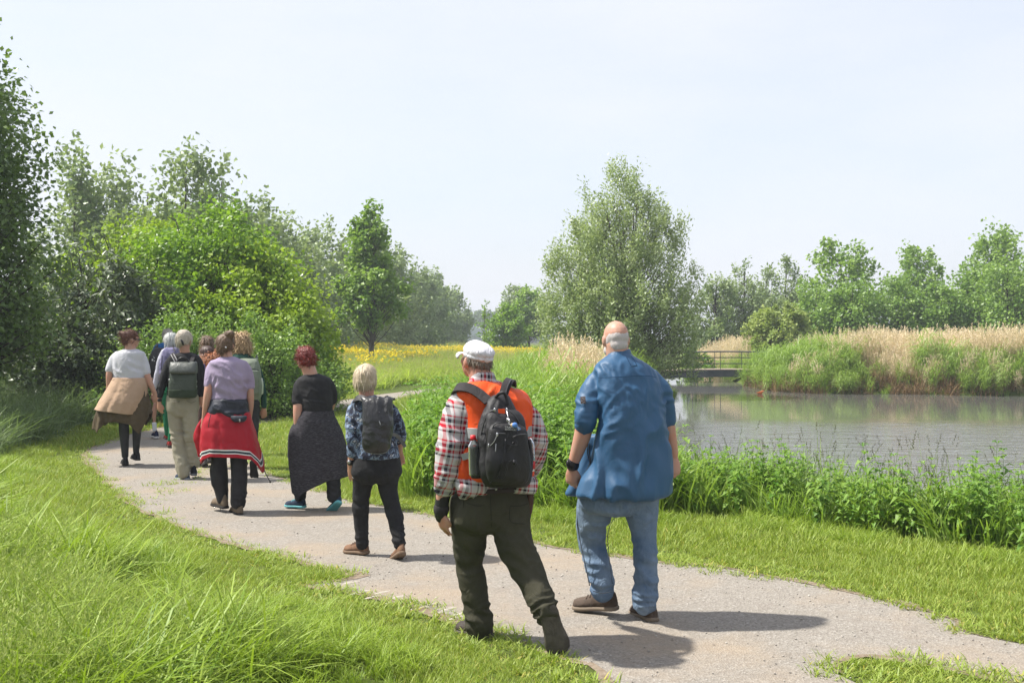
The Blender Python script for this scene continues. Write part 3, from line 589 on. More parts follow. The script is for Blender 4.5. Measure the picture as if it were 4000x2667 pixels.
def tree(name, label, base, h, prof, leafm, barkm, n_cl=160, n_lf=45, leaf=(0.10, 0.035), cl=0.35, stretch=(1, 1, 1), trunk_r=0.10, t0=0.18,
         seed=1, group=None, cat='tree', hang=0.0, lean=(0, 0), rough=0.22, shell=0.42, stems=1, depth=1.0, trunk_top=0.9, upturn=0.25, lob=3.0, twig=0.16):
    """prof: list of (t, radius) - crown radius against relative height"""
    r = np.random.default_rng(seed); base = np.array([base[0], base[1], ground_z(base[0], base[1]) if len(base) < 3 else base[2]], float)
    pt, pr = np.array([p[0] for p in prof]), np.array([p[1] for p in prof])
    # clusters, more where the crown is wide
    tt = np.linspace(pt[0], pt[-1], 400); ww = np.interp(tt, pt, pr) ** 1.35 + 0.02; cdf = np.cumsum(ww) / ww.sum()
    t = np.interp(r.uniform(0, 1, n_cl), cdf, tt); a = r.uniform(0, 2 * np.pi, n_cl)
    Rm = np.interp(t, pt, pr) * (1 + rough * vnoise(np.c_[np.cos(a) * lob, np.sin(a) * lob, t * lob * 2.5], seed) + 0.6 * rough * vnoise(np.c_[np.cos(a) * lob * 2.2, np.sin(a) * lob * 2.2, t * lob * 6], seed + 9))
    rad = Rm * r.uniform(0, 1, n_cl) ** shell
    C = np.c_[rad * np.cos(a) + lean[0] * t, depth * rad * np.sin(a) + lean[1] * t, t * h]
    out = unit(np.c_[np.cos(a), np.sin(a), upturn + 0 * a]) if True else None
    # leaves
    n = n_cl * n_lf; ci = np.repeat(np.arange(n_cl), n_lf); size = cl * r.uniform(0.6, 1.35, n_cl)[ci]
    off = unit(r.normal(0, 1, (n, 3))) * (r.uniform(0, 1, (n, 1)) ** 0.45) * 1.0; od = out[ci]
    along = np.clip(r.normal(0.1, 0.6, n), -1.2, 1.2)
    off = (off * np.array(stretch) + od * along[:, None] * 0.55) * size[:, None]
    off[:, 2] += r.normal(0, 0.3, n) * size * (stretch[2] - 1)
    off[:, 2] -= hang * np.abs(r.normal(0, 1, n)) * size
    LC = C[ci] + off; LC[:, 2] = np.maximum(LC[:, 2], 0.03)
    D = unit(r.normal(0, 1, (n, 3)) * 0.8 + od * 0.8 + np.array([0, 0, -0.25 - hang])); Nn = unit(r.normal(0, 1, (n, 3)) * 0.75 + od * 0.45 + np.array([0, 0, 0.9])); Nn = unit(Nn - D * (Nn * D).sum(1)[:, None])
    L = leaf[0] * r.uniform(0.6, 1.3, n); W = leaf[1] * r.uniform(0.7, 1.25, n)
    V, F = leaf_quads(LC, D, Nn, L, W)
    tone = np.clip(r.normal(0.5, 0.2, n) + 0.28 * r.normal(0, 1, n_cl)[ci] + 0.2 * (t[ci] - 0.5), 0, 1)
    root = empty(name, base)
    # wood
    parts, bparts = [], []
    bendx, bendy = r.normal(0, 0.02 * h, 2)
    def axis(u, k=0):
        ang = k * 2.4 + seed
        sp = (np.asarray(u) ** 0.8) * (0.16 * pr.max() if stems > 1 else 0)
        return np.stack([bendx * np.sin(np.asarray(u) * 3) + lean[0] * u + sp * 3 * math.cos(ang) * np.asarray(u), bendy * np.sin(np.asarray(u) * 2.5) + lean[1] * u + sp * 3 * math.sin(ang) * np.asarray(u), np.asarray(u) * h], -1)
    for k in range(stems):
        u = np.linspace(0, trunk_top, 9); P = axis(u, k); P[0, 2] -= 0.15
        flare = 1 + 0.5 * np.exp(-u * 18)
        parts.append(tube_np(P, trunk_r * (1 - 0.85 * u / trunk_top) * flare / (stems ** 0.4), 8))
    for i in range(n_cl):
        u0 = max(t0 * 0.7, t[i] - r.uniform(0.08, 0.22) - 0.25 * rad[i] / h); u0 = min(u0, trunk_top * 0.97)
        p0 = axis(np.array([u0]), i % stems)[0]; p1 = C[i]; m = (p0 + p1) / 2 + np.array([0, 0, -0.06 * np.linalg.norm(p1 - p0)]) + r.normal(0, .03, 3) * h * 0.1
        b0 = trunk_r * twig * (1.25 - u0)
        bparts.append(tube_np([p0, m, p1], [b0, b0 * 0.7, b0 * 0.3], 4))
    link('trunk', quads_mesh(name + '_trunk', *merge(parts), mats=[barkm]), root)
    link('branches', quads_mesh(name + '_branches', *merge(bparts), mats=[barkm]), root)
    link('crown', quads_mesh(name + '_crown', V, F, mats=[leafm], tone=tone, smooth=False), root)
    tag(root, label, cat, group)
    return root
BARK = bark_mat('grey_bark', (0.07, 0.06, 0.045), (0.16, 0.14, 0.11)); BARK_D = bark_mat('dark_bark', (0.035, 0.03, 0.022), (0.09, 0.075, 0.055))
L_BIRCH = leaf_mat('alder_leaf', (0.065, 0.13, 0.025), (0.17, 0.26, 0.06), 0.3, 0.38, 0.5)
L_BRIGHT = leaf_mat('bright_shrub_leaf', (0.10, 0.22, 0.022), (0.25, 0.40, 0.04), 0.4, 0.4, 0.45)
L_SALLOW = leaf_mat('sallow_leaf', (0.12, 0.235, 0.04), (0.28, 0.42, 0.09), 0.35, 0.42, 0.45)
L_DARK = leaf_mat('dark_shrub_leaf', (0.045, 0.085, 0.030), (0.13, 0.17, 0.08), 0.2, 0.4, 0.5)
L_YEL = leaf_mat('yellow_green_leaf', (0.17, 0.29, 0.02), (0.33, 0.45, 0.05), 0.4, 0.45, 0.4)
L_POP = leaf_mat('poplar_leaf', (0.165, 0.25, 0.09), (0.34, 0.42, 0.20), 0.3, 0.45, 0.45)
L_WILL = leaf_mat('willow_leaf', (0.19, 0.275, 0.10), (0.42, 0.50, 0.24), 0.3, 0.4, 0.5)
L_MAPLE = leaf_mat('maple_leaf', (0.12, 0.24, 0.035), (0.29, 0.43, 0.08), 0.38, 0.45, 0.4)
L_DOG = leaf_mat('dogwood_leaf', (0.15, 0.25, 0.035), (0.40, 0.47, 0.14), 0.3, 0.5, 0.35)
L_FAR = leaf_mat('distant_leaf', (0.09, 0.15, 0.055), (0.16, 0.23, 0.09), 0.25, 0.6, 0.2)
X = lambda px, Y: (px - 1176) / 2352 * 36 / 40 * Y      # column of the photograph (2352 wide) at depth Y
Z = lambda py, Y: CAMH - (py - 775) / 2352 * 36 / 40 * Y
# --- left edge tree and the thicket
tree('alder_tree', 'tall dark leafy tree cut by the left picture edge', (X(-160, 19), 19), 7.1, [(0.16, 1.2), (0.25, 1.7), (0.35, 1.9), (0.5, 1.75), (0.65, 1.45), (0.8, 1.1), (0.92, 0.75), (1.0, 0.35)], L_BIRCH, BARK_D, 460, 100, (0.095, 0.040), 0.42, trunk_r=0.16, seed=3, hang=0.25, rough=0.26)
SH = 'shrubs of the thicket beside the path'
tree('thicket_shrub', 'big bright green shrub, tallest of the thicket', (X(470, 27), 27), 4.75, [(0.05, 1.6), (0.25, 2.3), (0.5, 2.4), (0.7, 1.9), (0.88, 1.1), (1.0, 0.35)], L_BRIGHT, BARK_D, 330, 75, (0.115, 0.05), 0.40, trunk_r=0.12, seed=12, group=SH, cat='shrub', stems=4, rough=0.3, t0=0.05)
tree('thicket_shrub', 'rounded yellow green shrub on the right of the thicket', (X(585, 26), 26), 3.75, [(0.05, 1.4), (0.3, 1.8), (0.55, 1.75), (0.8, 1.15), (1.0, 0.3)], L_YEL, BARK_D, 240, 70, (0.105, 0.05), 0.36, trunk_r=0.10, seed=14, group=SH, cat='shrub', stems=4, rough=0.3, t0=0.05)
tree('thicket_shrub', 'low light green shrub at the right end of the thicket', (X(690, 26.5), 26.5), 2.5, [(0.04, 0.8), (0.35, 0.98), (0.65, 0.85), (0.9, 0.5), (1.0, 0.2)], L_YEL, BARK_D, 120, 60, (0.10, 0.045), 0.30, trunk_r=0.06, seed=15, group=SH, cat='shrub', stems=3, rough=0.32, t0=0.05)
tree('thicket_shrub', 'lime green shrub top rising left of the tallest one', (X(320, 28), 28), 4.3, [(0.1, 1.5), (0.4, 2.0), (0.7, 1.8), (0.9, 1.0), (1.0, 0.4)], L_YEL, BARK_D, 190, 65, (0.115, 0.05), 0.40, trunk_r=0.10, seed=16, group=SH, cat='shrub', stems=3, rough=0.3, t0=0.05)
tree('thicket_shrub', 'dark shrub with long drooping leaves next to the left edge tree', (X(225, 24.5), 24.5), 3.5, [(0.05, 1.25), (0.4, 1.55), (0.7, 1.35), (0.9, 0.85), (1.0, 0.4)], L_DARK, BARK_D, 150, 60, (0.20, 0.035), 0.36, trunk_r=0.10, seed=17, group=SH, cat='shrub', stems=3, rough=0.25, hang=0.2, t0=0.05)
for k, (px, Y, h, rr, lab, lm) in enumerate([(330, 22.5, 1.9, 0.95, 'low grey green sallow behind the woman in the white shirt', L_SALLOW), (430, 23.2, 2.2, 1.1, 'grey green sallow above the grey haired walkers', L_SALLOW), (545, 23.5, 2.25, 1.15, 'sallow bush above the woman in lilac', L_SALLOW), (640, 24.0, 1.85, 1.0, 'dense low bush right of the curly haired walker', L_SALLOW), (160, 22.5, 2.0, 1.2, 'dark undergrowth bush below the left edge tree', L_DARK), (60, 23.5, 2.3, 1.4, 'dark bush at the foot of the left edge tree', L_DARK), (715, 25.3, 1.5, 0.75, 'small dark bush behind the red haired woman', L_SALLOW)]):
    tree('thicket_bush', lab, (X(px, Y), Y), h, [(0.02, rr * 0.8), (0.3, rr), (0.65, rr * 0.85), (0.9, rr * 0.5), (1.0, rr * 0.25)], lm, BARK_D, 120, 62, (0.075, 0.024) if lm is L_SALLOW else (0.10, 0.045), 0.26, trunk_r=0.05, seed=40 + k, group='low bushes along the foot of the thicket', cat='bush', stems=3, rough=0.3, t0=0.03, upturn=0.6)
# --- poplar and willow belt behind, receding to the right
belt = [(175, 50, 400), (262, 52, 425), (345, 50, 440), (430, 48, 392), (505, 49, 415), (590, 60, 492), (650, 64, 510), (705, 70, 548), (760, 76, 540), (812, 84, 560), (868, 90, 572), (915, 97, 590), (960, 108, 612), (1000, 124, 640), (1032, 142, 662)]
for k, (px, Y, top) in enumerate(belt):
    h = Z(top, Y) * 1.04; rr = h * (0.27 + 0.03 * (k % 3))
    pos = ('first', 'second', 'third', 'fourth', 'fifth', 'sixth', 'seventh', 'eighth', 'ninth', 'tenth', 'eleventh', 'twelfth', 'thirteenth', 'fourteenth', 'last')[k]
    tree('poplar_tree', f'grey green poplar, {pos} from the left in the far tree belt', (X(px, Y), Y), h, [(0.02, rr * 0.95), (0.2, rr * 1.1), (0.45, rr), (0.65, rr * 0.75), (0.82, rr * 0.42), (0.93, rr * 0.2), (1.0, rr * 0.08)], L_POP, BARK, 150, 46, (0.22 + 0.001 * Y, 0.085 + 0.0004 * Y), 0.075 * h, stretch=(0.8, 0.8, 1.5), trunk_r=0.13, seed=60 + k, group='poplars of the tree belt behind the meadow', rough=0.24, upturn=0.9, hang=0.1, lob=2.5)
# --- single maple in the meadow
tree('maple_tree', 'slender young maple standing alone in the buttercup meadow', (X(850, 52), 52), Z(478, 52) - 0.2, [(0.27, 0.5), (0.32, 1.15), (0.44, 1.4), (0.57, 1.2), (0.66, 0.85), (0.78, 0.9), (0.9, 0.62), (1.0, 0.2)], L_MAPLE, BARK, 140, 55, (0.20, 0.09), 0.40, trunk_r=0.13, seed=5, rough=0.34, lob=3.5, upturn=0.15)
# --- middle distance
tree('small_tree', 'light green bushy young tree left of the big willow', (X(1165, 85), 85), 3.9, [(0.1, 1.0), (0.3, 1.5), (0.55, 1.35), (0.8, 0.8), (1.0, 0.25)], L_BRIGHT, BARK, 110, 50, (0.20, 0.09), 0.36, trunk_r=0.09, seed=21, stems=2, rough=0.3)
tree('small_tree', 'darker round tree on a clear stem behind the light green one', (X(1215, 100), 100), 5.9, [(0.28, 0.9), (0.4, 1.8), (0.65, 1.8), (0.85, 1.2), (1.0, 0.4)], L_MAPLE, BARK_D, 110, 50, (0.25, 0.11), 0.45, trunk_r=0.16, seed=22, rough=0.3, t0=0.3)
tree('small_tree', 'grey topped tree furthest behind the light green young tree', (X(1182, 135), 135), 7.4, [(0.2, 1.6), (0.5, 2.1), (0.8, 1.6), (1.0, 0.6)], L_POP, BARK_D, 90, 50, (0.32, 0.14), 0.55, trunk_r=0.18, seed=23, rough=0.3)
tree('sapling', 'thin sapling with bare upper twigs in the meadow', (X(1113, 80), 80), 4.2, [(0.1, 0.35), (0.5, 0.3), (1.0, 0.25)], L_BRIGHT, BARK, 26, 14, (0.16, 0.07), 0.20, trunk_r=0.05, seed=24, rough=0.4, stems=2)
# --- the big willow
tree('willow_tree', 'large silvery willow standing at the pond by the footbridge', (X(1428, 42), 42), Z(375, 42), [(0.0, 1.9), (0.08, 2.6), (0.2, 2.85), (0.38, 2.8), (0.55, 2.5), (0.72, 2.0), (0.85, 1.15), (0.94, 0.6), (1.0, 0.15)], L_WILL, BARK, 700, 95, (0.135, 0.030), 0.40, stretch=(0.75, 0.75, 1.35), trunk_r=0.2, seed=8, stems=7, t0=0.04, rough=0.22, shell=0.5, upturn=1.3, trunk_top=0.8, twig=0.07)
# --- trees beyond the far bank
RB = 'trees beyond the far bank'
for k, (px, Y, top, wd, lm, lab) in enumerate([
    (1650, 78, 625, 2.2, L_POP, 'grey green willow just right of the big one, beyond the bridge'), (1710, 80, 596, 2.1, L_POP, 'tallest grey green willow in the clump behind the bridge'), (1762, 84, 612, 1.5, L_POP, 'slim willow in the clump behind the bridge'), (1808, 82, 598, 1.6, L_POP, 'right hand willow of the clump behind the bridge'),
    (1925, 74, 563, 2.4, L_MAPLE, 'broad maple beyond the far bank, right of the cream flowered bush'), (2108, 84, 568, 2.1, L_MAPLE, 'round headed maple in the middle of the far right row'), (2285, 76, 527, 2.5, L_MAPLE, 'tallest maple near the right picture edge')]):
    h = Z(top, Y); tree('bank_tree', lab, (X(px, Y), Y), h, [(0.12, wd * 0.7), (0.3, wd), (0.55, wd), (0.78, wd * 0.78), (0.92, wd * 0.5), (1.0, wd * 0.2)] if lm is L_MAPLE else [(0.02, wd * 0.8), (0.25, wd), (0.55, wd * 0.85), (0.8, wd * 0.5), (1.0, wd * 0.12)], lm, BARK_D, 140, 46, (0.26, 0.115) if lm is L_MAPLE else (0.24, 0.07), 0.07 * h, stretch=(0.85, 0.85, 1.3), trunk_r=0.16, seed=110 + k, group=RB, rough=0.3, upturn=0.5)
for k, (px, Y, top, wd, lab) in enumerate([(1880, 68, 650, 1.5, 'loose bushy tree left of the broad maple'), (1960, 66, 640, 1.8, 'leafy tree in front of the broad maple'), (2060, 67, 640, 1.7, 'dark stemmed tree between the broad and the round maple'), (2160, 66, 655, 1.7, 'low olive green tree right of the round maple'), (2225, 68, 620, 1.4, 'loose crowned tree left of the tallest maple'), (2315, 64, 590, 2.2, 'olive green tree in front of the tallest maple'), (2400, 66, 600, 2.0, 'olive green tree at the right picture edge')]):
    h = Z(top, Y); tree('orchard_tree', lab, (X(px, Y), Y), h, [(0.2, wd * 0.75), (0.4, wd), (0.65, wd * 0.9), (0.85, wd * 0.6), (1.0, wd * 0.25)], L_SALLOW, BARK_D, 110, 44, (0.20, 0.085), 0.10 * h, trunk_r=0.10, seed=130 + k, group='lower trees in front of the maples', rough=0.32, t0=0.2)
tree('dogwood_bush', 'round cream flowered bush above the footbridge railing', (X(1790, 61), 61), Z(703, 61), [(0.02, 1.7), (0.3, 1.95), (0.6, 1.8), (0.85, 1.2), (1.0, 0.5)], L_DOG, BARK_D, 230, 70, (0.14, 0.075), 0.30, trunk_r=0.06, seed=25, cat='bush', stems=4, rough=0.16, t0=0.03, upturn=0.3)
tree('waterside_bush', 'small bright bush beside the footbridge under the willow', (X(1600, 60), 60), 2.3, [(0.05, 0.8), (0.5, 0.9), (1.0, 0.4)], L_BRIGHT, BARK_D, 60, 50, (0.15, 0.06), 0.26, trunk_r=0.04, seed=26, cat='bush', stems=3, rough=0.3)
# --- far horizon trees
for k, (px, Y, top, wd) in enumerate([(1072, 330, 730, 7), (1096, 320, 716, 7), (1122, 340, 722, 8), (1150, 360, 735, 9), (1240, 350, 745, 9), (1650, 320, 745, 9), (1900, 330, 742, 11), (2040, 300, 748, 10), (2200, 310, 742, 11), (2330, 300, 740, 11)]):
    h = Z(top, Y); tree('distant_tree', f'hazy blue green tree on the horizon, number {k + 1} from the left'.replace('number 1 ', 'first ').replace('number 2 ', 'second ').replace('number 3 ', 'third ').replace('number 4 ', 'fourth ').replace('number 5 ', 'fifth ').replace('number 6 ', 'sixth ').replace('number 7 ', 'seventh ').replace('number 8 ', 'eighth ').replace('number 9 ', 'ninth ').replace('first 0', 'tenth').replace('number 10', 'tenth'), (X(px, Y), Y), h, [(0.03, wd * 0.8), (0.4, wd), (0.75, wd * 0.8), (1.0, wd * 0.3)], L_FAR, BARK_D, 80, 40, (0.9, 0.4), 0.14 * h, trunk_r=0.3, seed=160 + k, group='trees on the horizon', rough=0.3)
print('trees', round(time.time() - T0, 1))
# ------------------------------------------------------------------ footbridge, greenhouse, lamp post, fence
def box_np(x0, x1, y0, y1, z0, z1):
    V = np.array([(x, y, z) for x in (x0, x1) for y in (y0, y1) for z in (z0, z1)], float)
    F = np.array([[0, 1, 3, 2], [4, 6, 7, 5], [0, 4, 5, 1], [2, 3, 7, 6], [0, 2, 6, 4], [1, 5, 7, 3]])
    return V, F
q = NT('weathered_steel'); v = q.obj((1, 1, 1)); n = q.noise(v, 2.2, 5, 0.65)
M_STEEL = q.done(q.pbr(q.ramp(n, [(0.35, (0.045, 0.055, 0.065)), (0.65, (0.10, 0.115, 0.125))]), 0.6, q.bump(n, 0.2, 0.01), Metallic=0.3))
q = NT('deck_timber'); n = q.noise(q.obj((1, 12, 1)), 3, 4); M_DECK = q.done(q.pbr(q.ramp(n, [(0.3, (0.30, 0.24, 0.19)), (0.7, (0.44, 0.37, 0.30))]), 0.9, q.bump(n, 0.3, 0.01), spec=0.1))
BY = 56.0
br = empty('footbridge', (X(1500, BY), BY, 0)); bx0, bx1 = 0.0, X(1850, BY) - X(1500, BY)
def arch(x): u = (x / (bx1 - bx0)); return 0.05 + 0.10 * math.sin(math.pi * min(1, max(0, u)))  - 0.03
def ribbon(y0, y1, zt, zb, n=16):
    xs = np.linspace(bx0, bx1, n + 1); V = []; F = []
    for x in xs:
        z = arch(x); V += [(x, y0, z + zb), (x, y1, z + zb), (x, y1, z + zt), (x, y0, z + zt)]
    for i in range(n):
        for j in range(4): F.append([i * 4 + j, i * 4 + (j + 1) % 4, i * 4 + 4 + (j + 1) % 4, i * 4 + 4 + j])
    F += [[0, 3, 2, 1], [n * 4, n * 4 + 1, n * 4 + 2, n * 4 + 3]]
    return np.array(V), np.array(F)
link('beam', quads_mesh('bridge_beam', *ribbon(0.0, 0.10, -0.03, -0.36), mats=[M_STEEL], smooth=False), br)
link('beam', quads_mesh('bridge_beam_far', *ribbon(1.55, 1.65, -0.03, -0.36), mats=[M_STEEL], smooth=False), br)
pm = quads_mesh('deck_plank', *box_np(0, 0.135, -0.03, 1.68, -0.027, 0.02), mats=[M_DECK], smooth=False)
xx = 0.0
while xx < bx1 - 0.15:
    p = link('plank', pm, br, (xx, 0, arch(xx + 0.07))); xx += 0.145
for y in (0.04, 1.60):
    for z, rr in ((0.88, 0.026), (0.58, 0.012), (0.28, 0.012)):
        xs = np.linspace(bx0, bx1, 14); P = np.array([(x, y, arch(x) + z) for x in xs]); link('rail', quads_mesh('bridge_rail', *tube_np(P, rr, 6), mats=[M_STEEL]), br)
    for i, x in enumerate(np.arange(0.6, bx1, 1.36)):
        link('post', quads_mesh('bridge_post', *box_np(x - 0.012, x + 0.012, y - 0.02, y + 0.02, arch(x) - 0.3, arch(x) + 0.87), mats=[M_STEEL], smooth=False), br)
tag(br, 'low steel footbridge with thin dark railings over the pond inlet', 'bridge')
# greenhouse far away
q = NT('greenhouse_glass'); n = q.noise(q.obj((0.2, 3, 1)), 2, 2); M_GH = q.done(q.pbr(q.ramp(n, [(0.3, (0.50, 0.55, 0.58)), (0.7, (0.66, 0.70, 0.73))]), 0.35, spec=0.5))
q = NT('galvanised'); M_GALV = q.done(q.pbr((0.42, 0.44, 0.45), 0.5, Metallic=0.4))
GY = 240.0; gh = empty('greenhouse', (X(1020, GY), GY, 0)); gw = X(1150, GY) - X(1020, GY)
link('wall', quads_mesh('greenhouse_wall', *box_np(0, gw, 0, 40, 0, 2.0), mats=[M_GH], smooth=False), gh)
Vr = np.array([(-0.3, -0.3, 2.0), (gw + 0.3, -0.3, 2.0), (gw + 0.3, 40.3, 2.0), (-0.3, 40.3, 2.0), (gw * 0.35, -0.3, 4.9), (gw * 0.35, 40.3, 4.9)]); link('roof', make_mesh('greenhouse_roof', Vr, [0, 1, 4, 1, 2, 5, 4, 2, 3, 5, 3, 0, 4, 5, 0, 3, 2, 1], [0, 3, 7, 10, 14], smooth=False, mats=[M_GH]), gh)
for i in range(12): x = i * gw / 11; link('mullion', quads_mesh('greenhouse_mullion', *box_np(x - .05, x + .05, -0.09, -0.02, 0, 2.0), mats=[M_GALV], smooth=False), gh)
tag(gh, 'pale glass greenhouse with a low pitched roof on the horizon', 'greenhouse')
LY = 200.0; lp = empty('lamp_post', (X(1107, LY), LY, 0))
link('pole', quads_mesh('lamp_pole', *tube_np([(0, 0, 0), (0, 0, 2), (0, 0, 4.3)], [0.10, 0.09, 0.07], 8), mats=[M_GALV]), lp)
link('lamp_head', quads_mesh('lamp_head', *box_np(-0.45, 0.45, -0.2, 0.2, 4.25, 4.42), mats=[M_GALV], smooth=False), lp)
tag(lp, 'thin pale lamp post beside the distant greenhouse', 'lamp post')
fn = empty('field_fence', (X(1190, 110), 110, 0)); gz = 0.1
pmesh = quads_mesh('fence_post', *box_np(-.05, .05, -.05, .05, -0.2, 1.15), mats=[BARK], smooth=False)
for i in range(9): link('post', pmesh, fn, (i * 2.6, 0, gz))
for z in (0.5, 1.0): link('wire', quads_mesh('fence_wire', *tube_np([(0, 0, z + gz), (10, 0, z + gz - .02), (20.8, 0, z + gz)], 0.012, 4), mats=[M_GALV]), fn)
tag(fn, 'low post and wire fence across the far pasture', 'fence')
# a floating leaf-shaped orange scrap at the reeds
q = NT('orange_plastic'); M_ORP = q.done(q.pbr((0.75, 0.22, 0.05), 0.5))
pz = Gd(1746, 905, WATER); a = np.linspace(0, 2 * np.pi, 9)[:-1]; Vb = np.concatenate([np.c_[0.16 * np.cos(a), 0.09 * np.sin(a), 0.11 + 0.05 * np.cos(a)], np.c_[0.06 * np.cos(a), 0.05 * np.sin(a), 0 * a]])
Fb = [[i, (i + 1) % 8, 8 + (i + 1) % 8, 8 + i] for i in range(8)]; sc_ = link('floating_litter', quads_mesh('floating_litter', Vb, Fb, mats=[M_ORP]), None, (pz.x, pz.y, WATER - 0.01)); tag(sc_, 'small orange piece of litter floating by the far reeds', 'litter')
print('built', round(time.time() - T0, 1))
# ------------------------------------------------------------------ figure building kit
def cr(P, n):
    """Catmull-Rom resample of rows of P"""
    P = np.asarray(P, float); out = []
    for i in range(len(P) - 1):
        p0, p1, p2, p3 = P[max(i - 1, 0)], P[i], P[i + 1], P[min(i + 2, len(P) - 1)]
        for t in np.linspace(0, 1, n, endpoint=False):
            out.append(0.5 * ((2 * p1) + (-p0 + p2) * t + (2 * p0 - 5 * p1 + 4 * p2 - p3) * t * t + (-p0 + 3 * p1 - 3 * p2 + p3) * t ** 3))
    out.append(P[-1]); return np.array(out)
def ring_loft(R3):
    """(n, seg, 3) rings -> closed V, tri/quads as list"""
    n, s, _ = R3.shape; V = np.concatenate([R3.reshape(-1, 3), [R3[0].mean(0)], [R3[-1].mean(0)]])
    i, j = np.meshgrid(np.arange(n - 1), np.arange(s), indexing='ij'); j2 = (j + 1) % s
    Q = np.stack([i * s + j, i * s + j2, (i + 1) * s + j2, (i + 1) * s + j], -1).reshape(-1, 4)
    k = np.arange(s); c0, c1 = n * s, n * s + 1
    T0_ = np.stack([np.full(s, c0), (k + 1) % s, k, np.full(s, -1)], -1); T1_ = np.stack([np.full(s, c1), (n - 1) * s + k, (n - 1) * s + (k + 1) % s, np.full(s, -1)], -1)
    return V, np.concatenate([Q, T0_, T1_])
def limb_np(P, rA, rB=None, seg=14, ref=(0, 1, 0), round_ends=True):
    P = np.asarray(P, float); rA = np.asarray(rA, float); rB = rA if rB is None else np.asarray(rB, float)
    T = np.gradient(P, axis=0); T = unit(T); ref = np.asarray(ref, float)
    A = unit(np.cross(T, ref)); B = np.cross(A, T); th = np.linspace(0, 2 * np.pi, seg, endpoint=False)
    mk = lambda p, a, b, ra, rb: p + ra * np.cos(th)[:, None] * a + rb * np.sin(th)[:, None] * b
    R3 = [mk(P[i], A[i], B[i], rA[i], rB[i]) for i in range(len(P))]
    if round_ends:
        pre = [mk(P[0] - T[0] * rA[0] * 0.8 * math.sin(u), A[0], B[0], rA[0] * math.cos(u), rB[0] * math.cos(u)) for u in (1.35, 0.9, 0.45)]
        post = [mk(P[-1] + T[-1] * rA[-1] * 0.8 * math.sin(u), A[-1], B[-1], rA[-1] * math.cos(u), rB[-1] * math.cos(u)) for u in (0.45, 0.9, 1.35)]
        R3 = pre + R3 + post
    return ring_loft(np.array(R3))
def ell_np(c, r, M=None, nu=16, nv=10):
    u = np.linspace(0, 2 * np.pi, nu, endpoint=False); v = np.linspace(-1.45, 1.45, nv)
    R3 = np.stack([np.stack([r[0] * np.cos(b) * np.cos(u), r[1] * np.cos(b) * np.sin(u), np.full(nu, r[2] * np.sin(b) / math.sin(1.45))], -1) for b in v])
    if M is not None: R3 = R3 @ np.asarray(M).T
    return ring_loft(R3 + np.asarray(c))
def join(parts):
    Vs, Fs, o = [], [], 0
    for V, F in parts: Vs.append(V); Fs.append(np.where(F >= 0, F + o, -1)); o += len(V)
    return np.concatenate(Vs), np.concatenate(Fs)
def poly_mesh(name, V, F, mats=None, smooth=True, tone=None):
    F = np.asarray(F); cnt = (F >= 0).sum(1); flat = F[F >= 0]; ls = np.concatenate([[0], np.cumsum(cnt)[:-1]])
    return make_mesh(name, V, flat, ls, smooth=smooth, mats=mats, tone=tone)
TMP = bpy.data.objects.new('remesh_tmp', bpy.data.meshes.new('remesh_tmp')); 
def remesh(parts, voxel, smooth=4):
    me = poly_mesh('tmp', *join(parts)); bm = bmesh.new(); bm.from_mesh(me); bmesh.ops.recalc_face_normals(bm, faces=bm.faces); bm.to_mesh(me); bm.free()
    o = bpy.data.objects.new('tmp', me); COL.objects.link(o); md = o.modifiers.new('r', 'REMESH'); md.mode = 'VOXEL'; md.voxel_size = voxel; md.adaptivity = 0
    dg = bpy.context.evaluated_depsgraph_get(); ev = o.evaluated_get(dg); m2 = ev.to_mesh()
    nv = len(m2.vertices); V = np.empty(nv * 3, np.float32); m2.vertices.foreach_get('co', V); V = V.reshape(-1, 3).astype(float)
    nl = len(m2.loops); fl = np.empty(nl, np.int32); m2.loops.foreach_get('vertex_index', fl); F = fl.reshape(-1, 4)
    E = np.empty(len(m2.edges) * 2, np.int32); m2.edges.foreach_get('vertices', E); E = E.reshape(-1, 2)
    ev.to_mesh_clear(); COL.objects.unlink(o); bpy.data.objects.remove(o); bpy.data.meshes.remove(me)
    deg = np.bincount(E.ravel(), minlength=nv)[:, None]
    for it in range(smooth):
        for lam in (0.55, -0.50) if it > 1 else (0.5,):
            S = np.stack([np.bincount(E[:, 0], V[E[:, 1], k], nv) + np.bincount(E[:, 1], V[E[:, 0], k], nv) for k in range(3)], 1)
            V = V + lam * (S / deg - V)
    return V, F
def vnormals(V, F):
    n = np.cross(V[F[:, 2]] - V[F[:, 0]], V[F[:, 3]] - V[F[:, 1]]); N = np.zeros_like(V)
    for k in range(4): 
        for c in range(3): N[:, c] += np.bincount(F[:, k], n[:, c], len(V))
    return unit(N)
def folds(V, spec, seed=0):
    """spec: list of (centre, radius, amplitude, axis, wavelength) - creases running across `axis`"""
    d = np.zeros(len(V))
    for k, (c, r, amp, ax, wl) in enumerate(spec):
        ax = np.asarray(ax, float); ax /= np.linalg.norm(ax); g = np.exp(-((V - np.asarray(c)) ** 2).sum(1) / (r * r))
        al = V @ ax; Q = (V - al[:, None] * ax) / (wl * 3.2) + ax * (al / wl)[:, None]
        n = 1 - 2 * np.abs(vnoise(Q + 0.6 * np.stack([vnoise(V / (wl * 2.5), seed + k + 50)] * 3, 1), seed + k))
        d += 1.5 * amp * g * n
    return d

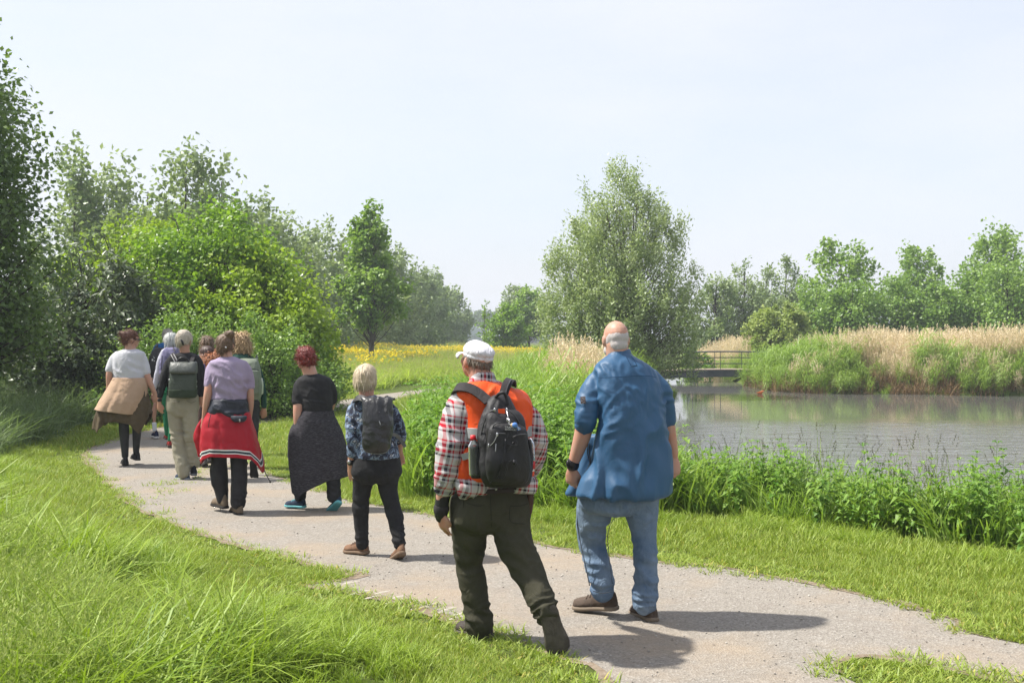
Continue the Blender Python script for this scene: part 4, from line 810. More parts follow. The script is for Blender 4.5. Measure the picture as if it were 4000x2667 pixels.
SKIN = {}
def skin_mat(key, c, red):
    if key in SKIN: return SKIN[key]
    q = NT('skin_' + key); n = q.noise(q.obj(), 14, 4, 0.6); f = q.noise(q.obj(), 160, 2)
    SKIN[key] = q.done(q.pbr(q.mix(q.ramp(n, [(0.35, 0), (0.7, 1)]), c, red), 0.5, q.bump(f, 0.12, 0.002), spec=0.35, **{'Subsurface Weight': 0.12, 'Subsurface Radius': (0.01, 0.004, 0.002), 'Subsurface Scale': 0.5}))
    return SKIN[key]
def cloth(name, c, c2=None, rough=0.85, scale=9, fine=420, bump=0.25, spec=0.2, sheen=0.0, **kw):
    q = NT(name); v = q.obj(); n = q.noise(v, scale, 4, 0.6); w_ = q.noise(v, fine, 2, 0.6); cz = q.math('ABSOLUTE', q.math('SUBTRACT', q.noise(q.obj((1, 1, 0.7), (0.2, 0.5, 0)), 11, 3, 0.5, 1.6), 0.5))
    c2 = c2 or tuple(x * 0.8 for x in c); m = q.mix(q.ramp(n, [(0.35, 0), (0.65, 1)]), c, c2)
    ins = {'Sheen Weight': sheen}; ins.update(kw)
    return q.done(q.pbr(m, rough, q.bump(q.math('ADD', q.math('ADD', q.math('MULTIPLY', n, 1.2), q.math('MULTIPLY', cz, 5.0)), q.math('MULTIPLY', w_, 0.25)), bump * 1.3, 0.008), spec=spec, **ins))
def hair_mat(name, a, b, rough=0.45):
    q = NT(name); f = q.n('ShaderNodeAttribute', attribute_name='tone').outputs['Fac']; v = q.obj((26, 26, 5)); n = q.noise(v, 5, 4, 0.7)
    m = q.mix(q.math('ADD', q.math('MULTIPLY', f, 0.6), q.math('MULTIPLY', n, 0.5)), a, b)
    return q.done(q.pbr(m, rough, q.bump(n, 0.8, 0.006), spec=0.4))
GAP = 0.0
class Fig:
    def __init__(s, label, crop, D, slant=0.0, name='person', cat='person', group='walkers on the path', seed=1, base=None, voxel=0.006):
        s.ox, s.oy, s.sc = crop; s.D = D; s.slant = slant; s.seed = seed; s.voxel = voxel
        s.base = np.array(base if base is not None else (0, D, 0.0), float); s.root = None; s.meta = (name, label, cat, group)
    def start(s, x, y):
        b = s.p(x, y); s.base = np.array([b[0], s.D, 0.0]); s.root = empty(s.meta[0], s.base); tag(s.root, s.meta[1], s.meta[2], s.meta[3]); return s
    def p(s, x, y, dy=0.0):
        Y = s.D + dy; return np.array([(s.ox + x / s.sc - 2000) / FPX * Y, Y, CAMH - (s.oy + y / s.sc - HOR) / FPX * Y])
    def m(s, px): return px / s.sc / FPX * s.D
    def limb(s, pts, shrink=0.0, n=5, rb=1.0, round_ends=True, seg=14):
        A = cr([(*s.p(x, y, d), s.m(r)) for x, y, d, r in pts], n); r = np.maximum(A[:, 3] - shrink, 0.008)
        return limb_np(A[:, :3], r, r * rb, seg=seg, round_ends=round_ends)
    def rings(s, rows, grow=0.0, seg=30, n=5, expo=2.4, hem=None):
        A = cr([(y, xl, xr, hd, dy) for y, xl, xr, hd, dy in rows], n); th = np.linspace(0, 2 * np.pi, seg, endpoint=False)
        cx = np.sign(np.cos(th)) * np.abs(np.cos(th)) ** (2 / expo); sy = np.sign(np.sin(th)) * np.abs(np.sin(th)) ** (2 / expo)
        out = []
        for y, xl, xr, hd, dy in A:
            c = s.p((xl + xr) / 2, y, dy); w_ = s.m((xr - xl) / 2) + grow; L = cx * w_
            out.append(np.stack([c[0] + L, c[1] + s.slant * L + sy * (hd + grow), np.full(seg, c[2])], -1))
        return np.array(out)
    def torso(s, rows, grow=0.0, **k): return ring_loft(s.rings(rows, grow, **k))
    def ell(s, x, y, dy, rx, ry, rz): return ell_np(s.p(x, y, dy), (s.m(rx), ry, s.m(rz)))
    def add(s, name, V, F, mat, parent=None, smooth=True, tone=None, label=None):
        o = link(name, poly_mesh(name, V - s.base, F, [mat], smooth, tone), parent or s.root)
        if parent is not None: o.matrix_parent_inverse = Matrix.Identity(4)
        if label: o['label'] = label
        return o
    def skin(s, name, parts, mat, voxel=None, smooth=4, fold=None, noise=None, parent=None, label=None):
        V, F = remesh(parts, voxel or s.voxel * 1.7, smooth)
        if fold or noise:
            N = vnormals(V, F); d = np.zeros(len(V))
            if fold: d += folds(V, fold, s.seed * 7)
            if noise:
                for amp, wl in noise: d += amp * fbm(V / wl, 2, s.seed + 3)
            V = V + N * d[:, None]
        return s.add(name, V, F, mat, parent, label=label)
    # ---- anatomy
    def hand(s, wrist, tip, thumb_side, palm=(0, 1, 0), curl=0.5, width=0.042, spread=0.10, thumb=0.9):
        w0 = s.p(*wrist); w1 = s.p(*tip); L = np.linalg.norm(w1 - w0); L = max(L, 0.15) / (1.0 if curl < 0.7 else 0.85); f = unit(w1 - w0); pn = np.asarray(palm, float); pn = unit(pn - f * (pn @ f)); l = np.cross(pn, f) ; l = unit(l)
        if l[0] * thumb_side < 0: l = -l                      # l points to the thumb side
        parts = []; P = [w0 - f * 0.03, w0 + f * 0.10 * L, w0 + f * 0.30 * L, w0 + f * 0.47 * L]
        parts.append(limb_np(np.array(P), np.array([0.026, 0.030, width, width * 0.96]), np.array([0.020, 0.018, 0.016, 0.014]), ref=pn))
        for k in range(4):
            o_ = (1.5 - k) / 1.5; b = w0 + f * (0.44 - 0.03 * abs(o_ - 0.3)) * L + l * width * 0.74 * o_; ln = L * (0.50, 0.56, 0.52, 0.42)[k]; d = unit(f + l * spread * o_); q = [b]
            for j, fr in enumerate((0.45, 0.31, 0.24)):
                a = curl * (0.35, 1.0, 1.5)[j] * (1 + 0.08 * k); dd = d * math.cos(a) + pn * math.sin(a); q.append(q[-1] + dd * ln * fr)
            parts.append(limb_np(cr(q, 2), np.linspace(0.0098, 0.0072, 7), seg=8, ref=l))
        b = w0 + f * 0.14 * L + l * width * 0.6; q = [b, b + (f * 0.15 + l * 0.13 * thumb + pn * 0.06) * L, b + (f * 0.30 + l * 0.17 * thumb + pn * 0.12) * L, b + (f * 0.41 + l * 0.13 * thumb + pn * 0.16) * L]
        parts.append(limb_np(cr(q, 2), np.linspace(0.0135, 0.0085, 7), seg=8, ref=pn))
        return parts
    def head(s, x, y, H, yaw=0.0, pitch=0.0, dy=0.0, neck=None, neck_r=0.27, roll=0.0):
        """yaw in degrees, positive = face turned to the left of the picture; 0 = looking away"""
        h = s.m(H); M = np.array(Matrix.Rotation(R(yaw), 3, 'Z') @ Matrix.Rotation(R(roll), 3, 'Y') @ Matrix.Rotation(R(-pitch), 3, 'X')); c = s.p(x, y, dy); s.hM, s.hc, s.hh = M, c, h
        E = lambda cc, rr: ell_np(c + M @ (np.array(cc) * h), np.array(rr) * h, M)
        parts = [E((0, -0.05, 0.10), (0.325, 0.42, 0.39)), E((0, 0.12, -0.16), (0.265, 0.29, 0.30)), E((0, 0.20, -0.33), (0.17, 0.17, 0.14)), E((0, 0.28, 0.10), (0.25, 0.13, 0.14)), E((0, 0.405, -0.075), (0.045, 0.085, 0.09)), E((0, 0.39, 0.02), (0.03, 0.05, 0.09)), E((0, 0.335, -0.235), (0.10, 0.06, 0.035)), E((0, 0.325, -0.28), (0.09, 0.06, 0.035))]
        for sg in (-1, 1): parts += [E((sg * 0.335, -0.03, -0.03), (0.055, 0.09, 0.14)), E((sg * 0.33, -0.0, -0.12), (0.035, 0.05, 0.07)), E((sg * 0.16, 0.25, -0.08), (0.11, 0.12, 0.11))]
        nb = s.p(*neck) if neck else c + np.array([0, -0.02, -0.75 * h]); up = c + M @ np.array([0, -0.10, -0.12]) * h
        parts.append(limb_np(cr([up, (up * 0.45 + nb * 0.55), nb], 3), np.full(7, neck_r * h), seg=16))
        return parts
    def eyes(s, white, iris):
        for sg in (-1, 1):
            c = s.hc + s.hM @ (np.array([sg * 0.135, 0.335, 0.0]) * s.hh); e = s.add('eye', *ell_np(c, np.array((0.055, 0.05, 0.055)) * s.hh, s.hM, 10, 8), white)
            s.add('iris', *ell_np(c + s.hM @ (np.array([0, 0.034, 0]) * s.hh), np.array((0.026, 0.02, 0.026)) * s.hh, s.hM, 8, 6), iris, e)
    def hair(s, blobs, mat, name='hair', noise=((0.006, 0.03),), voxel=0.007, locks=250, length=0.06, flow=(0, 0, -1), lift=0.15, width=0.006, curlamp=0.0, zmin=None, smooth=3, local=True):
        """blobs in head units (x right, y forward, z up) when local, else photograph pixels"""
        parts = [ell_np(s.hc + s.hM @ (np.array(b[0]) * s.hh), np.array(b[1]) * s.hh, s.hM) for b in blobs] if local else [s.ell(*b) for b in blobs]
        V, F = remesh(parts, voxel, smooth); N = vnormals(V, F)
        for amp, wl in noise: V = V + N * (amp * fbm(V / (wl * np.array([1, 1, 1.8])), 2, s.seed))[:, None]
        r = np.random.default_rng(s.seed); h = s.add(name, V, F, mat, tone=np.full(len(F), 0.35))
        if locks:
            k = r.integers(0, len(V), locks); P = V[k]; n_ = N[k]; fl = np.asarray(flow, float) + r.normal(0, 0.22, (locks, 3)); tg = unit(fl - n_ * (fl * n_).sum(1)[:, None] + n_ * lift * r.uniform(0.2, 1.6, locks)[:, None]); L = length * r.uniform(0.5, 1.3, locks); sd_ = unit(np.cross(tg, n_)); wv = width * r.uniform(0.6, 1.3, locks)
            LV = []
            for j, t in enumerate((0, 0.35, 0.7, 1.0)):
                c_ = P - n_ * 0.003 + tg * (L * t)[:, None] + np.array([0, 0, -1.0]) * (L * 0.25 * t * t)[:, None] + (sd_ * np.sin(t * 7 + k[:, None]) + n_ * np.cos(t * 7 + k[:, None])) * curlamp
                ww = wv * (1, 1, 0.7, 0.12)[j]; LV += [c_ - sd_ * ww[:, None] / 2, c_ + n_ * ww[:, None] * 0.35, c_ + sd_ * ww[:, None] / 2]
            LV = np.stack(LV, 1).reshape(-1, 3); kk = np.arange(locks)[:, None, None] * 12; base = np.array([[j * 3 + i, j * 3 + i + 1, j * 3 + i + 4, j * 3 + i + 3] for j in range(3) for i in range(2)])[None]
            LF = (kk + base).reshape(-1, 4); s.add('strands', LV, LF, mat, h, tone=np.repeat(r.uniform(0, 1, locks), 6))
        return h
    def shoe(s, heel, toe, upper, sole, up=(0, 0, 1), W=0.047, hgt=0.085, name='shoe', lace=None, sole_h=0.03, L=None):
        a, b = s.p(*heel), s.p(*toe); f = unit(b - a); u = np.asarray(up, float); u = unit(u - f * (u @ f)); l = np.cross(f, u)
        ln = L or np.linalg.norm(b - a); us = np.array([-0.03, 0.0, 0.08, 0.22, 0.36, 0.5, 0.64, 0.78, 0.9, 0.97, 1.0]); wd = np.array([0.25, 0.55, 0.70, 0.74, 0.75, 0.80, 0.92, 1.0, 0.88, 0.6, 0.2]) * W; ht = np.array([0.5, 0.85, 1.0, 1.03, 0.95, 0.75, 0.6, 0.52, 0.45, 0.36, 0.22]) * hgt
        th = np.linspace(0, 2 * np.pi, 16, endpoint=False); R3 = []
        for uu, w_, h_ in zip(us, wd, ht):
            c = a + f * uu * ln + u * sole_h; yy = np.where(np.sin(th) > 0, np.sin(th) * h_, np.sin(th) * 0.004); R3.append(c + l * (np.cos(th) * w_ * np.where(np.sin(th) > 0, 1 - 0.25 * np.sin(th) ** 2, 1))[:, None] + u * yy[:, None])
        o = s.add(name, *ring_loft(np.array(R3)), upper)
        th2 = np.linspace(0, 2 * np.pi, 16, endpoint=False); R4 = []
        for uu, w_, tsp in zip(us, wd, np.array([0.3, 0.1, 0, 0, 0.12, 0.1, 0, 0, 0.12, 0.3, 0.45])):
            c = a + f * (uu * 1.03 - 0.01) * ln + u * (sole_h * (0.5 + tsp * 0.5)); R4.append(c + l * (np.sign(np.cos(th2)) * np.abs(np.cos(th2)) ** 0.5 * (w_ + 0.006))[:, None] + u * (np.sign(np.sin(th2)) * np.abs(np.sin(th2)) ** 0.5 * sole_h * (0.5 - tsp * 0.35))[:, None])
        s.add('sole', *ring_loft(np.array(R4)), sole, o)
        if lace is not None:
            ps = []
            for uu in (0.40, 0.48, 0.56, 0.64):
                hh = np.interp(uu, us, ht); ww = np.interp(uu, us, wd); c = a + f * uu * ln + u * (sole_h + hh); ps.append(limb_np(np.array([c - l * ww * 0.55 - u * 0.012, c + u * 0.004, c + l * ww * 0.55 - u * 0.012]), np.full(3, 0.004), seg=6))
            s.add('laces', *join(ps), lace, o)
        return o
    def drape(s, name, rows, mat, hem=None, seg=72, n=8, wave=0.012, waves=9, thick=0.004, expo=2.2, seed=2, label=None, open_at=None, parent=None):
        """open hanging cloth: rings from top to bottom; hem = [(u, extra metres)] lengthens the bottom edge, u = -1 left .. 1 right; front=1.5"""
        R3 = s.rings(rows, seg=seg, n=n, expo=expo); nr = len(R3); th = np.linspace(0, 2 * np.pi, seg, endpoint=False)
        v = np.linspace(0, 1, nr)[:, None]; c = R3.mean(1, keepdims=True); d = unit((R3 - c) * np.array([1, 1, 0]))
        A = np.stack([np.cos(th) * 2.0, np.sin(th) * 2.0, 0 * th], -1)
        ph = (vnoise(A, seed) * 2.2)[None] ; wv = np.sin(th[None] * waves + ph * 2 + 0.8 * v) * (0.55 + 0.45 * vnoise(A * 1.7 + 9, seed + 1)[None])
        R3 = R3 + d * (wave * wv * v ** 0.8 + 0.35 * wave * vnoise((R3.reshape(-1, 3)) / 0.035, seed + 5).reshape(nr, seg))[..., None]
        if hem is not None:
            uu = np.where(np.sin(th) <= 0.0, np.cos(th), np.cos(th)); e = np.interp(uu, [h[0] for h in hem], [h[1] for h in hem]); e = np.where(np.sin(th) > 0.3, e * 0.5, e); R3[..., 2] -= e[None] * v ** 1.5
        i, j = np.meshgrid(np.arange(nr - 1), np.arange(seg), indexing='ij'); j2 = (j + 1) % seg
        Q = np.stack([i * seg + j, i * seg + j2, (i + 1) * seg + j2, (i + 1) * seg + j], -1).reshape(-1, 4)
        uvs = np.stack([np.stack([j / seg, i / (nr - 1)], -1), np.stack([(j + 1) / seg, i / (nr - 1)], -1), np.stack([(j + 1) / seg, (i + 1) / (nr - 1)], -1), np.stack([j / seg, (i + 1) / (nr - 1)], -1)], 2).reshape(-1, 4, 2)
        me = quads_mesh(name, R3.reshape(-1, 3) - s.base, Q, mats=[mat], uv=uvs); o = link(name, me, parent or s.root); md = o.modifiers.new('thickness', 'SOLIDIFY'); md.thickness = thick; md.offset = -1
        if label: o['label'] = label
        return o
    def band(s, name, pts, mat, w_=0.03, t_=0.006, n=6, nrm=(0, -1, 0), parent=None):
        """flat strap along photograph points (x, y, dy)"""
        P = cr([s.p(*q_) for q_ in pts], n); T = unit(np.gradient(P, axis=0)); nn = np.asarray(nrm, float); S = unit(np.cross(T, nn)); N = np.cross(S, T)
        R3 = np.stack([P - S * w_ / 2 - N * t_ / 2, P + S * w_ / 2 - N * t_ / 2, P + S * w_ / 2 + N * t_ / 2, P - S * w_ / 2 + N * t_ / 2], 1)
        return s.add(name, *ring_loft(R3), mat, parent, smooth=False)
    def cord(s, name, pts, mat, r=0.0025, n=5, parent=None):
        P = cr([s.p(*q_) for q_ in pts], n); return s.add(name, *limb_np(P, np.full(len(P), r), seg=6, round_ends=False), mat, parent)
def thin(a): return [(x, y, d, r * k) for (x, y, d, r), k in zip(a, [.5, .8] + [1] * 9)]
def shr(rows, px, hd): return [(y, xl + px, xr - px, max(h_ - hd, 0.05), d) for y, xl, xr, h_, d in rows]
def text_mesh(name, body, size, mat, loc, rot, parent, base):
    cu = bpy.data.curves.new(name, 'FONT'); cu.body = body; cu.size = size; cu.align_x = 'CENTER'; cu.align_y = 'CENTER'; cu.extrude = 0.0006
    t = bpy.data.objects.new(name, cu); COL.objects.link(t); dg = bpy.context.evaluated_depsgraph_get(); me = bpy.data.meshes.new_from_object(t.evaluated_get(dg)); COL.objects.unlink(t); bpy.data.objects.remove(t)
    me.materials.clear(); me.materials.append(mat); o = link(name, me, parent); o.location = np.asarray(loc) - base; o.rotation_euler = rot; return o
# ------------------------------------------------------------------ the walkers
CA, CB, CC, CE = (1600, 1250, 1.12), (2100, 1200, 1.2057), (1050, 1300, 1.65), (330, 1230, 1.8453)
SK = skin_mat('pale', (0.56, 0.34, 0.25), (0.60, 0.29, 0.20)); SK_RED = skin_mat('sunburnt', (0.58, 0.32, 0.235), (0.60, 0.245, 0.17)); SK_TAN = skin_mat('tanned', (0.50, 0.29, 0.20), (0.55, 0.26, 0.17))
q = NT('eye_white'); EYE = q.done(q.pbr((0.75, 0.72, 0.70), 0.2)); q = NT('iris'); IRIS = q.done(q.pbr((0.08, 0.09, 0.10), 0.15))
def plain(name, c, rough=0.6, spec=0.3, **k): q = NT(name); return q.done(q.pbr(c, rough, spec=spec, **k))
BLACKP = plain('black_plastic', (0.015, 0.015, 0.017), 0.35); METAL = plain('zip_metal', (0.55, 0.55, 0.56), 0.3, Metallic=0.9); SILVER = plain('reflective_strip', (0.36, 0.37, 0.37), 0.4)
RUBBER = plain('dark_rubber', (0.03, 0.027, 0.025), 0.8, 0.2)
DENIM = cloth('blue_denim', (0.075, 0.135, 0.235), (0.25, 0.33, 0.43), scale=3.2, fine=520, bump=0.5)
OLIVE = cloth('olive_cotton', (0.050, 0.048, 0.031), (0.072, 0.068, 0.044), scale=5)
BLACKC = cloth('black_cotton', (0.020, 0.020, 0.022), (0.032, 0.032, 0.034)); BLACKT = cloth('black_stretch', (0.016, 0.016, 0.018), (0.028, 0.028, 0.030), rough=0.65, spec=0.35)
NYLON = cloth('black_nylon', (0.013, 0.0125, 0.014), (0.022, 0.021, 0.023), rough=0.6, fine=700, spec=0.4); GREYSTRAP = cloth('charcoal_webbing', (0.05, 0.045, 0.047), fine=800)
def body(F, parts, mat, eyes=True):
    o = F.skin('body', parts, mat, F.voxel, 5)
    if eyes: F.eyes(EYE, IRIS)
    return o
def KN(F, x, y, dy=0, r=0.10, amp=0.009, wl=0.035, ax=(0.15, 0, 1)): return (F.p(x, y, dy), r, amp, ax, wl)

# ============ man in the blue jacket
F = Fig('bald white haired man in a blue jacket and jeans, nearest the water', CB, 6.85, 0.22, seed=21).start(420, 1460)
jr = [(215, 345, 432, 0.075, 0.0), (240, 305, 470, 0.10, 0.0), (268, 272, 520, 0.125, 0.0), (310, 262, 560, 0.145, 0.0), (400, 275, 590, 0.165, 0.0), (520, 285, 602, 0.175, 0.0), (640, 268, 618, 0.185, 0.0), (740, 240, 630, 0.20, 0.0), (820, 200, 640, 0.215, 0.0), (872, 178, 643, 0.22, 0.0), (882, 182, 638, 0.20, 0.0)]
armL = [(275, 345, -.03, 38), (238, 430, -.05, 42), (224, 530, -.07, 41), (212, 600, -.06, 41), (190, 670, -.04, 34), (168, 735, -.02, 26)]; armR = [(562, 350, .06, 34), (598, 430, .08, 36), (614, 540, .10, 32), (627, 620, .12, 30), (638, 690, .14, 26)]
legL = [(290, 885, 0, 98), (264, 960, .04, 85), (250, 1030, .08, 70), (258, 1110, .10, 65), (280, 1210, .06, 62), (300, 1290, .04, 57), (306, 1345, .04, 50)]; legR = [(482, 885, 0, 94), (490, 960, 0, 80), (500, 1050, 0, 64), (508, 1150, -.02, 55), (510, 1280, -.03, 52), (508, 1375, -.04, 54), (495, 1405, -.04, 42)]
hd = F.head(367, 152, 178, yaw=14, pitch=6, dy=.02, neck=(378, 262, 0), neck_r=0.30)
body(F, hd + [F.torso(shr(jr[1:-1], 30, .03)), F.limb(thin(armL)), F.limb(thin(armR)), F.limb(legL, 0.02), F.limb(legR, 0.02)] + F.hand((162, 748, -.02), (158, 862, 0), 1, palm=(0.5, 1, 0), curl=0.85, thumb=0.7) + F.hand((640, 700, .14), (652, 800, .12), -1, palm=(-0.4, 1, 0), curl=0.9), SK)
CJ = cloth('blue_jacket_cotton', (0.026, 0.098, 0.205), (0.034, 0.115, 0.235), rough=0.55, scale=4, fine=300, bump=0.09, spec=0.4)
flap = [F.torso([(600, 232, 330, .07, .12), (700, 205, 320, .08, .15), (800, 168, 300, .08, .16), (872, 128, 260, .07, .17), (884, 130, 255, .06, .17)])]
slL = [(300, 318, -.02, 38), (268, 368, -.03, 52), (240, 430, -.05, 55), (228, 505, -.07, 52), (222, 552, -.07, 47)]; slR = [(540, 322, .05, 34), (570, 372, .06, 46), (596, 430, .08, 44), (606, 500, .10, 38), (612, 540, .10, 33)]
vx = lambda x, y, dy=0: F.p(x, y, dy)
fj = [(vx(235, 480, -.1), .11, .012, (0.5, 0, 1), .045), (vx(225, 540, -.1), .07, .010, (0.2, 0, 1), .022), (vx(300, 340, -.15), .10, .010, (1, 0, 0.6), .035), (vx(440, 380, -.15), .20, .006, (1, 0, .25), .030), (vx(420, 620, -.18), .34, .013, (1, 0, -.28), .085), (vx(400, 800, -.2), .26, .016, (1, 0, -.12), .09), (vx(560, 700, -.1), .26, .014, (1, 0, 0.2), .08), (vx(600, 440, 0), .10, .010, (.3, 0, 1), .04), (vx(350, 500, -.15), .14, .008, (1, 0, -.8), .04)]
jk = F.skin('jacket', [F.torso(jr), F.limb(slL), F.limb(slR)] + flap, CJ, 0.0098, 5, fold=fj, noise=((.003, .09),))
cuff = F.skin('cuff', [F.limb([(226, 528, -.07, 50), (222, 556, -.07, 49)])], CJ, 0.007, 3, fold=[(vx(224, 540, -.1), .08, .005, (0, 0, 1), .015)], parent=jk); F.skin('cuff', [F.limb([(610, 520, .10, 36), (613, 545, .10, 35)])], CJ, 0.007, 3, parent=jk)
th = np.linspace(0, 2 * np.pi, 32, endpoint=False)
F.skin('collar', [ring_loft(F.rings([(196, 352, 436, .068, .02), (205, 338, 440, .082, .015), (225, 326, 448, .092, .01), (240, 318, 462, .10, .0)]))], CJ, 0.007, 3, noise=((.003, .04),), parent=jk)
STITCH = cloth('dark_seam', (0.018, 0.06, 0.14)); bs = lambda x, y: -(0.150 + 0.00012 * (y - 240)) + F.slant * F.m(x - 430)
F.cord('seam', [(285, 332, bs(285, 332) + .03), (340, 330, bs(340, 330) - .004), (430, 325, bs(430, 325) - .008), (510, 322, bs(510, 322) - .002), (560, 330, bs(560, 330) + .03)], STITCH, .0016, parent=jk)
for pts in ([(418, 232, -.118), (430, 255, -.135), (443, 280, -.15)], [(440, 228, -.118), (455, 250, -.135), (470, 276, -.148)]): F.cord('loop', pts, STITCH, .002, parent=jk)
F.band('loop_tab', [(440, 279, -.156), (470, 275, -.152)], CJ, .01, .003, parent=jk)
PATCH = plain('woven_patch', (0.12, 0.10, 0.10), .9); PATCH2 = plain('patch_print', (0.42, 0.37, 0.36), .9)
pt = F.band('sleeve_patch', [(213, 420, -.145), (214, 436, -.150), (215, 454, -.152)], PATCH, .030, .005, nrm=(-.25, -1, 0), parent=jk)
for k, (px, py, ww) in enumerate([(213, 427, .010), (218, 434, .014), (209, 440, .009), (219, 444, .009), (214, 449, .018)]): F.band('patch_mark', [(px - 3, py, -.1545), (px + 3, py + 1, -.1545)], PATCH2, .006, .003, nrm=(-.25, -1, 0), parent=jk)
for k in range(2): F.cord('pocket_zip', [(238 + 7 * k, 640, -.07), (236 + 9 * k, 690, -.065), (248 + 3 * k, 740, -.08), (246, 785, -.09)], BLACKP, .003, parent=jk)
fd = [KN(F, 285, 1030, .0, .10, .014, .05), KN(F, 290, 1150, 0, .14, .008, .06), KN(F, 300, 1300, 0, .10, .013, .035), KN(F, 508, 1200, -.05, .2, .007, .06), KN(F, 508, 1360, -.05, .12, .015, .035), KN(F, 340, 930, -.1, .14, .010, .05, (0.7, 0, 1)), KN(F, 460, 930, -.1, .12, .009, .05, (-.6, 0, 1))]
tr = F.skin('jeans', [F.torso([(850, 205, 572, .15, 0), (890, 195, 575, .155, 0), (940, 205, 570, .14, 0), (965, 250, 520, .10, 0)]), F.limb(legL, n=6), F.limb(legR, n=6)], DENIM, 0.0098, 5, fold=fd, noise=((.003, .07),))
DST = cloth('denim_stitch', (0.10, 0.12, 0.15))
F.cord('side_seam', [(205, 900, -.03), (186, 1000, .02), (200, 1100, .02), (222, 1200, -.02), (245, 1310, -.03)], DST, .003, parent=tr); F.cord('side_seam', [(395, 955, -.12), (350, 1010, -.05), (330, 1080, -.0), (340, 1200, -.03), (352, 1300, -.03)], DST, .002, parent=tr); F.cord('hem_seam', [(262, 1335, -.05), (305, 1345, -.08), (350, 1338, -.05)], DST, .0025, parent=tr)
for pts in ([(318, 878, -.165), (330, 893, -.175), (400, 888, -.165), (405, 868, -.16)], [(512, 890, -.14), (515, 850, -.14)], [(512, 892, -.14), (545, 900, -.12), (568, 892, -.10)]): F.cord('pocket_seam', pts, DST, .0022, parent=tr)
F.band('belt', [(430, 853, -.165), (470, 851, -.16), (520, 848, -.15)], plain('tan_belt', (.42, .16, .06), .5), .018, .004, parent=tr)
SUEDE = cloth('brown_suede', (0.085, 0.062, 0.048), (0.12, 0.09, 0.07), scale=20); SOLE_T = plain('tan_sole', (0.24, 0.19, 0.14), .85)
F.shoe((372, 1428, .08), (205, 1424, .20), SUEDE, SOLE_T, W=.052, hgt=.098, lace=SUEDE, L=.29); F.shoe((548, 1483, -.06), (470, 1450, .17), SUEDE, SOLE_T, W=.052, hgt=.098, lace=SUEDE, L=.29)
HW = hair_mat('white_hair', (0.44, 0.39, 0.37), (0.72, 0.69, 0.67))
F.hair([((0, -0.15, 0.06), (0.308, 0.322, 0.28)), ((-0.235, -0.05, 0.0), (0.092, 0.20, 0.20)), ((0.235, -0.05, 0.0), (0.092, 0.20, 0.20)), ((0, -0.24, -0.16), (0.25, 0.20, 0.20))], HW, noise=((.002, .02),), voxel=.006, locks=420, length=.018, lift=.02, width=.003)
F.hair([((0, 0.24, -0.34), (0.20, 0.17, 0.13)), ((-0.2, 0.12, -0.28), (0.09, 0.16, 0.13)), ((0.2, 0.12, -0.28), (0.09, 0.16, 0.13))], HW, name='beard', noise=((.002, .02),), voxel=.006, locks=120, length=.015, width=.004)
w_ = F.skin('watch', [F.limb([(168, 727, -.02, 31), (165, 748, -.02, 31)])], BLACKP, .006, 2); F.add('watch_face', *ell_np(F.p(143, 735, -.035), (.012, .020, .022)), BLACKP, w_)

# ============ man in the orange vest
F = Fig('man in white cap, orange vest and checked shirt with a black backpack', CA, 6.35, 0.30, seed=33).start(400, 1400)
to = [(262, 262, 388, .085, .02), (290, 225, 450, .11, .01), (320, 195, 505, .125, 0), (370, 205, 530, .14, 0), (460, 225, 530, .15, 0), (560, 225, 535, .155, 0), (660, 218, 545, .16, 0), (720, 215, 550, .16, 0), (745, 225, 545, .15, 0)]
armL = [(200, 345, -.04, 42), (190, 460, -.08, 42), (178, 590, -.11, 38), (158, 690, -.10, 34), (143, 770, -.08, 29), (138, 838, -.06, 26)]; armR = [(508, 345, .08, 40), (535, 450, .10, 36), (552, 550, .12, 34), (535, 640, .24, 30), (505, 680, .36, 24)]
legL = [(264, 800, 0, 94), (264, 900, .02, 86), (258, 1000, .05, 70), (264, 1085, .08, 59), (284, 1200, .08, 58), (303, 1300, .08, 57), (308, 1352, .08, 55)]; legR = [(448, 800, 0, 88), (446, 900, -.02, 84), (470, 1000, -.06, 78), (516, 1100, -.10, 67), (560, 1190, -.18, 62), (588, 1255, -.23, 58), (598, 1285, -.25, 52)]
hd = F.head(292, 178, 176, yaw=38, pitch=-14, dy=.04, neck=(322, 290, 0), neck_r=0.29)
body(F, hd + [F.torso(shr(to[1:-1], 34, .03)), F.limb(thin(armL)), F.limb(thin(armR)), F.limb(legL, .02), F.limb(legR, .02)] + F.hand((137, 838, -.06), (150, 935, -.04), 1, palm=(.8, .6, 0), curl=.35, spread=.16) + F.hand((505, 682, .36), (470, 700, .45), -1, curl=.6), SK_RED)
q = NT('checked_shirt'); sx = q.n('ShaderNodeSeparateXYZ', {'Vector': q.obj((1, 1, 1), (0, R(-8), 0))})
uu = q.math('ADD', sx.outputs['X'], q.math('MULTIPLY', sx.outputs['Y'], 0.55)); vv = sx.outputs['Z']
def tartan(q, co, scale, phase):
    f = q.math('FRACT', q.math('ADD', q.math('MULTIPLY', co, scale), phase))
    wht, red, nav = (0.60, 0.58, 0.58), (0.50, 0.012, 0.03), (0.02, 0.018, 0.03)
    return q.ramp(f, [(0.0, wht), (0.16, wht), (0.17, nav), (0.24, nav), (0.25, wht), (0.33, wht), (0.34, red), (0.46, red), (0.47, wht), (0.56, wht), (0.57, nav), (0.70, nav), (0.71, (0.45, 0.43, 0.44)), (0.80, (0.45, 0.43, 0.44)), (0.81, red), (0.86, red), (0.87, wht)], 'CONSTANT')
c = q.mix(0.5, tartan(q, uu, 8.6, 0.2), tartan(q, vv, 7.6, 0.55)); fine = q.noise(q.obj(), 420, 2)
CHECK = q.done(q.pbr(c, .85, q.bump(fine, .2, .002), spec=.2))
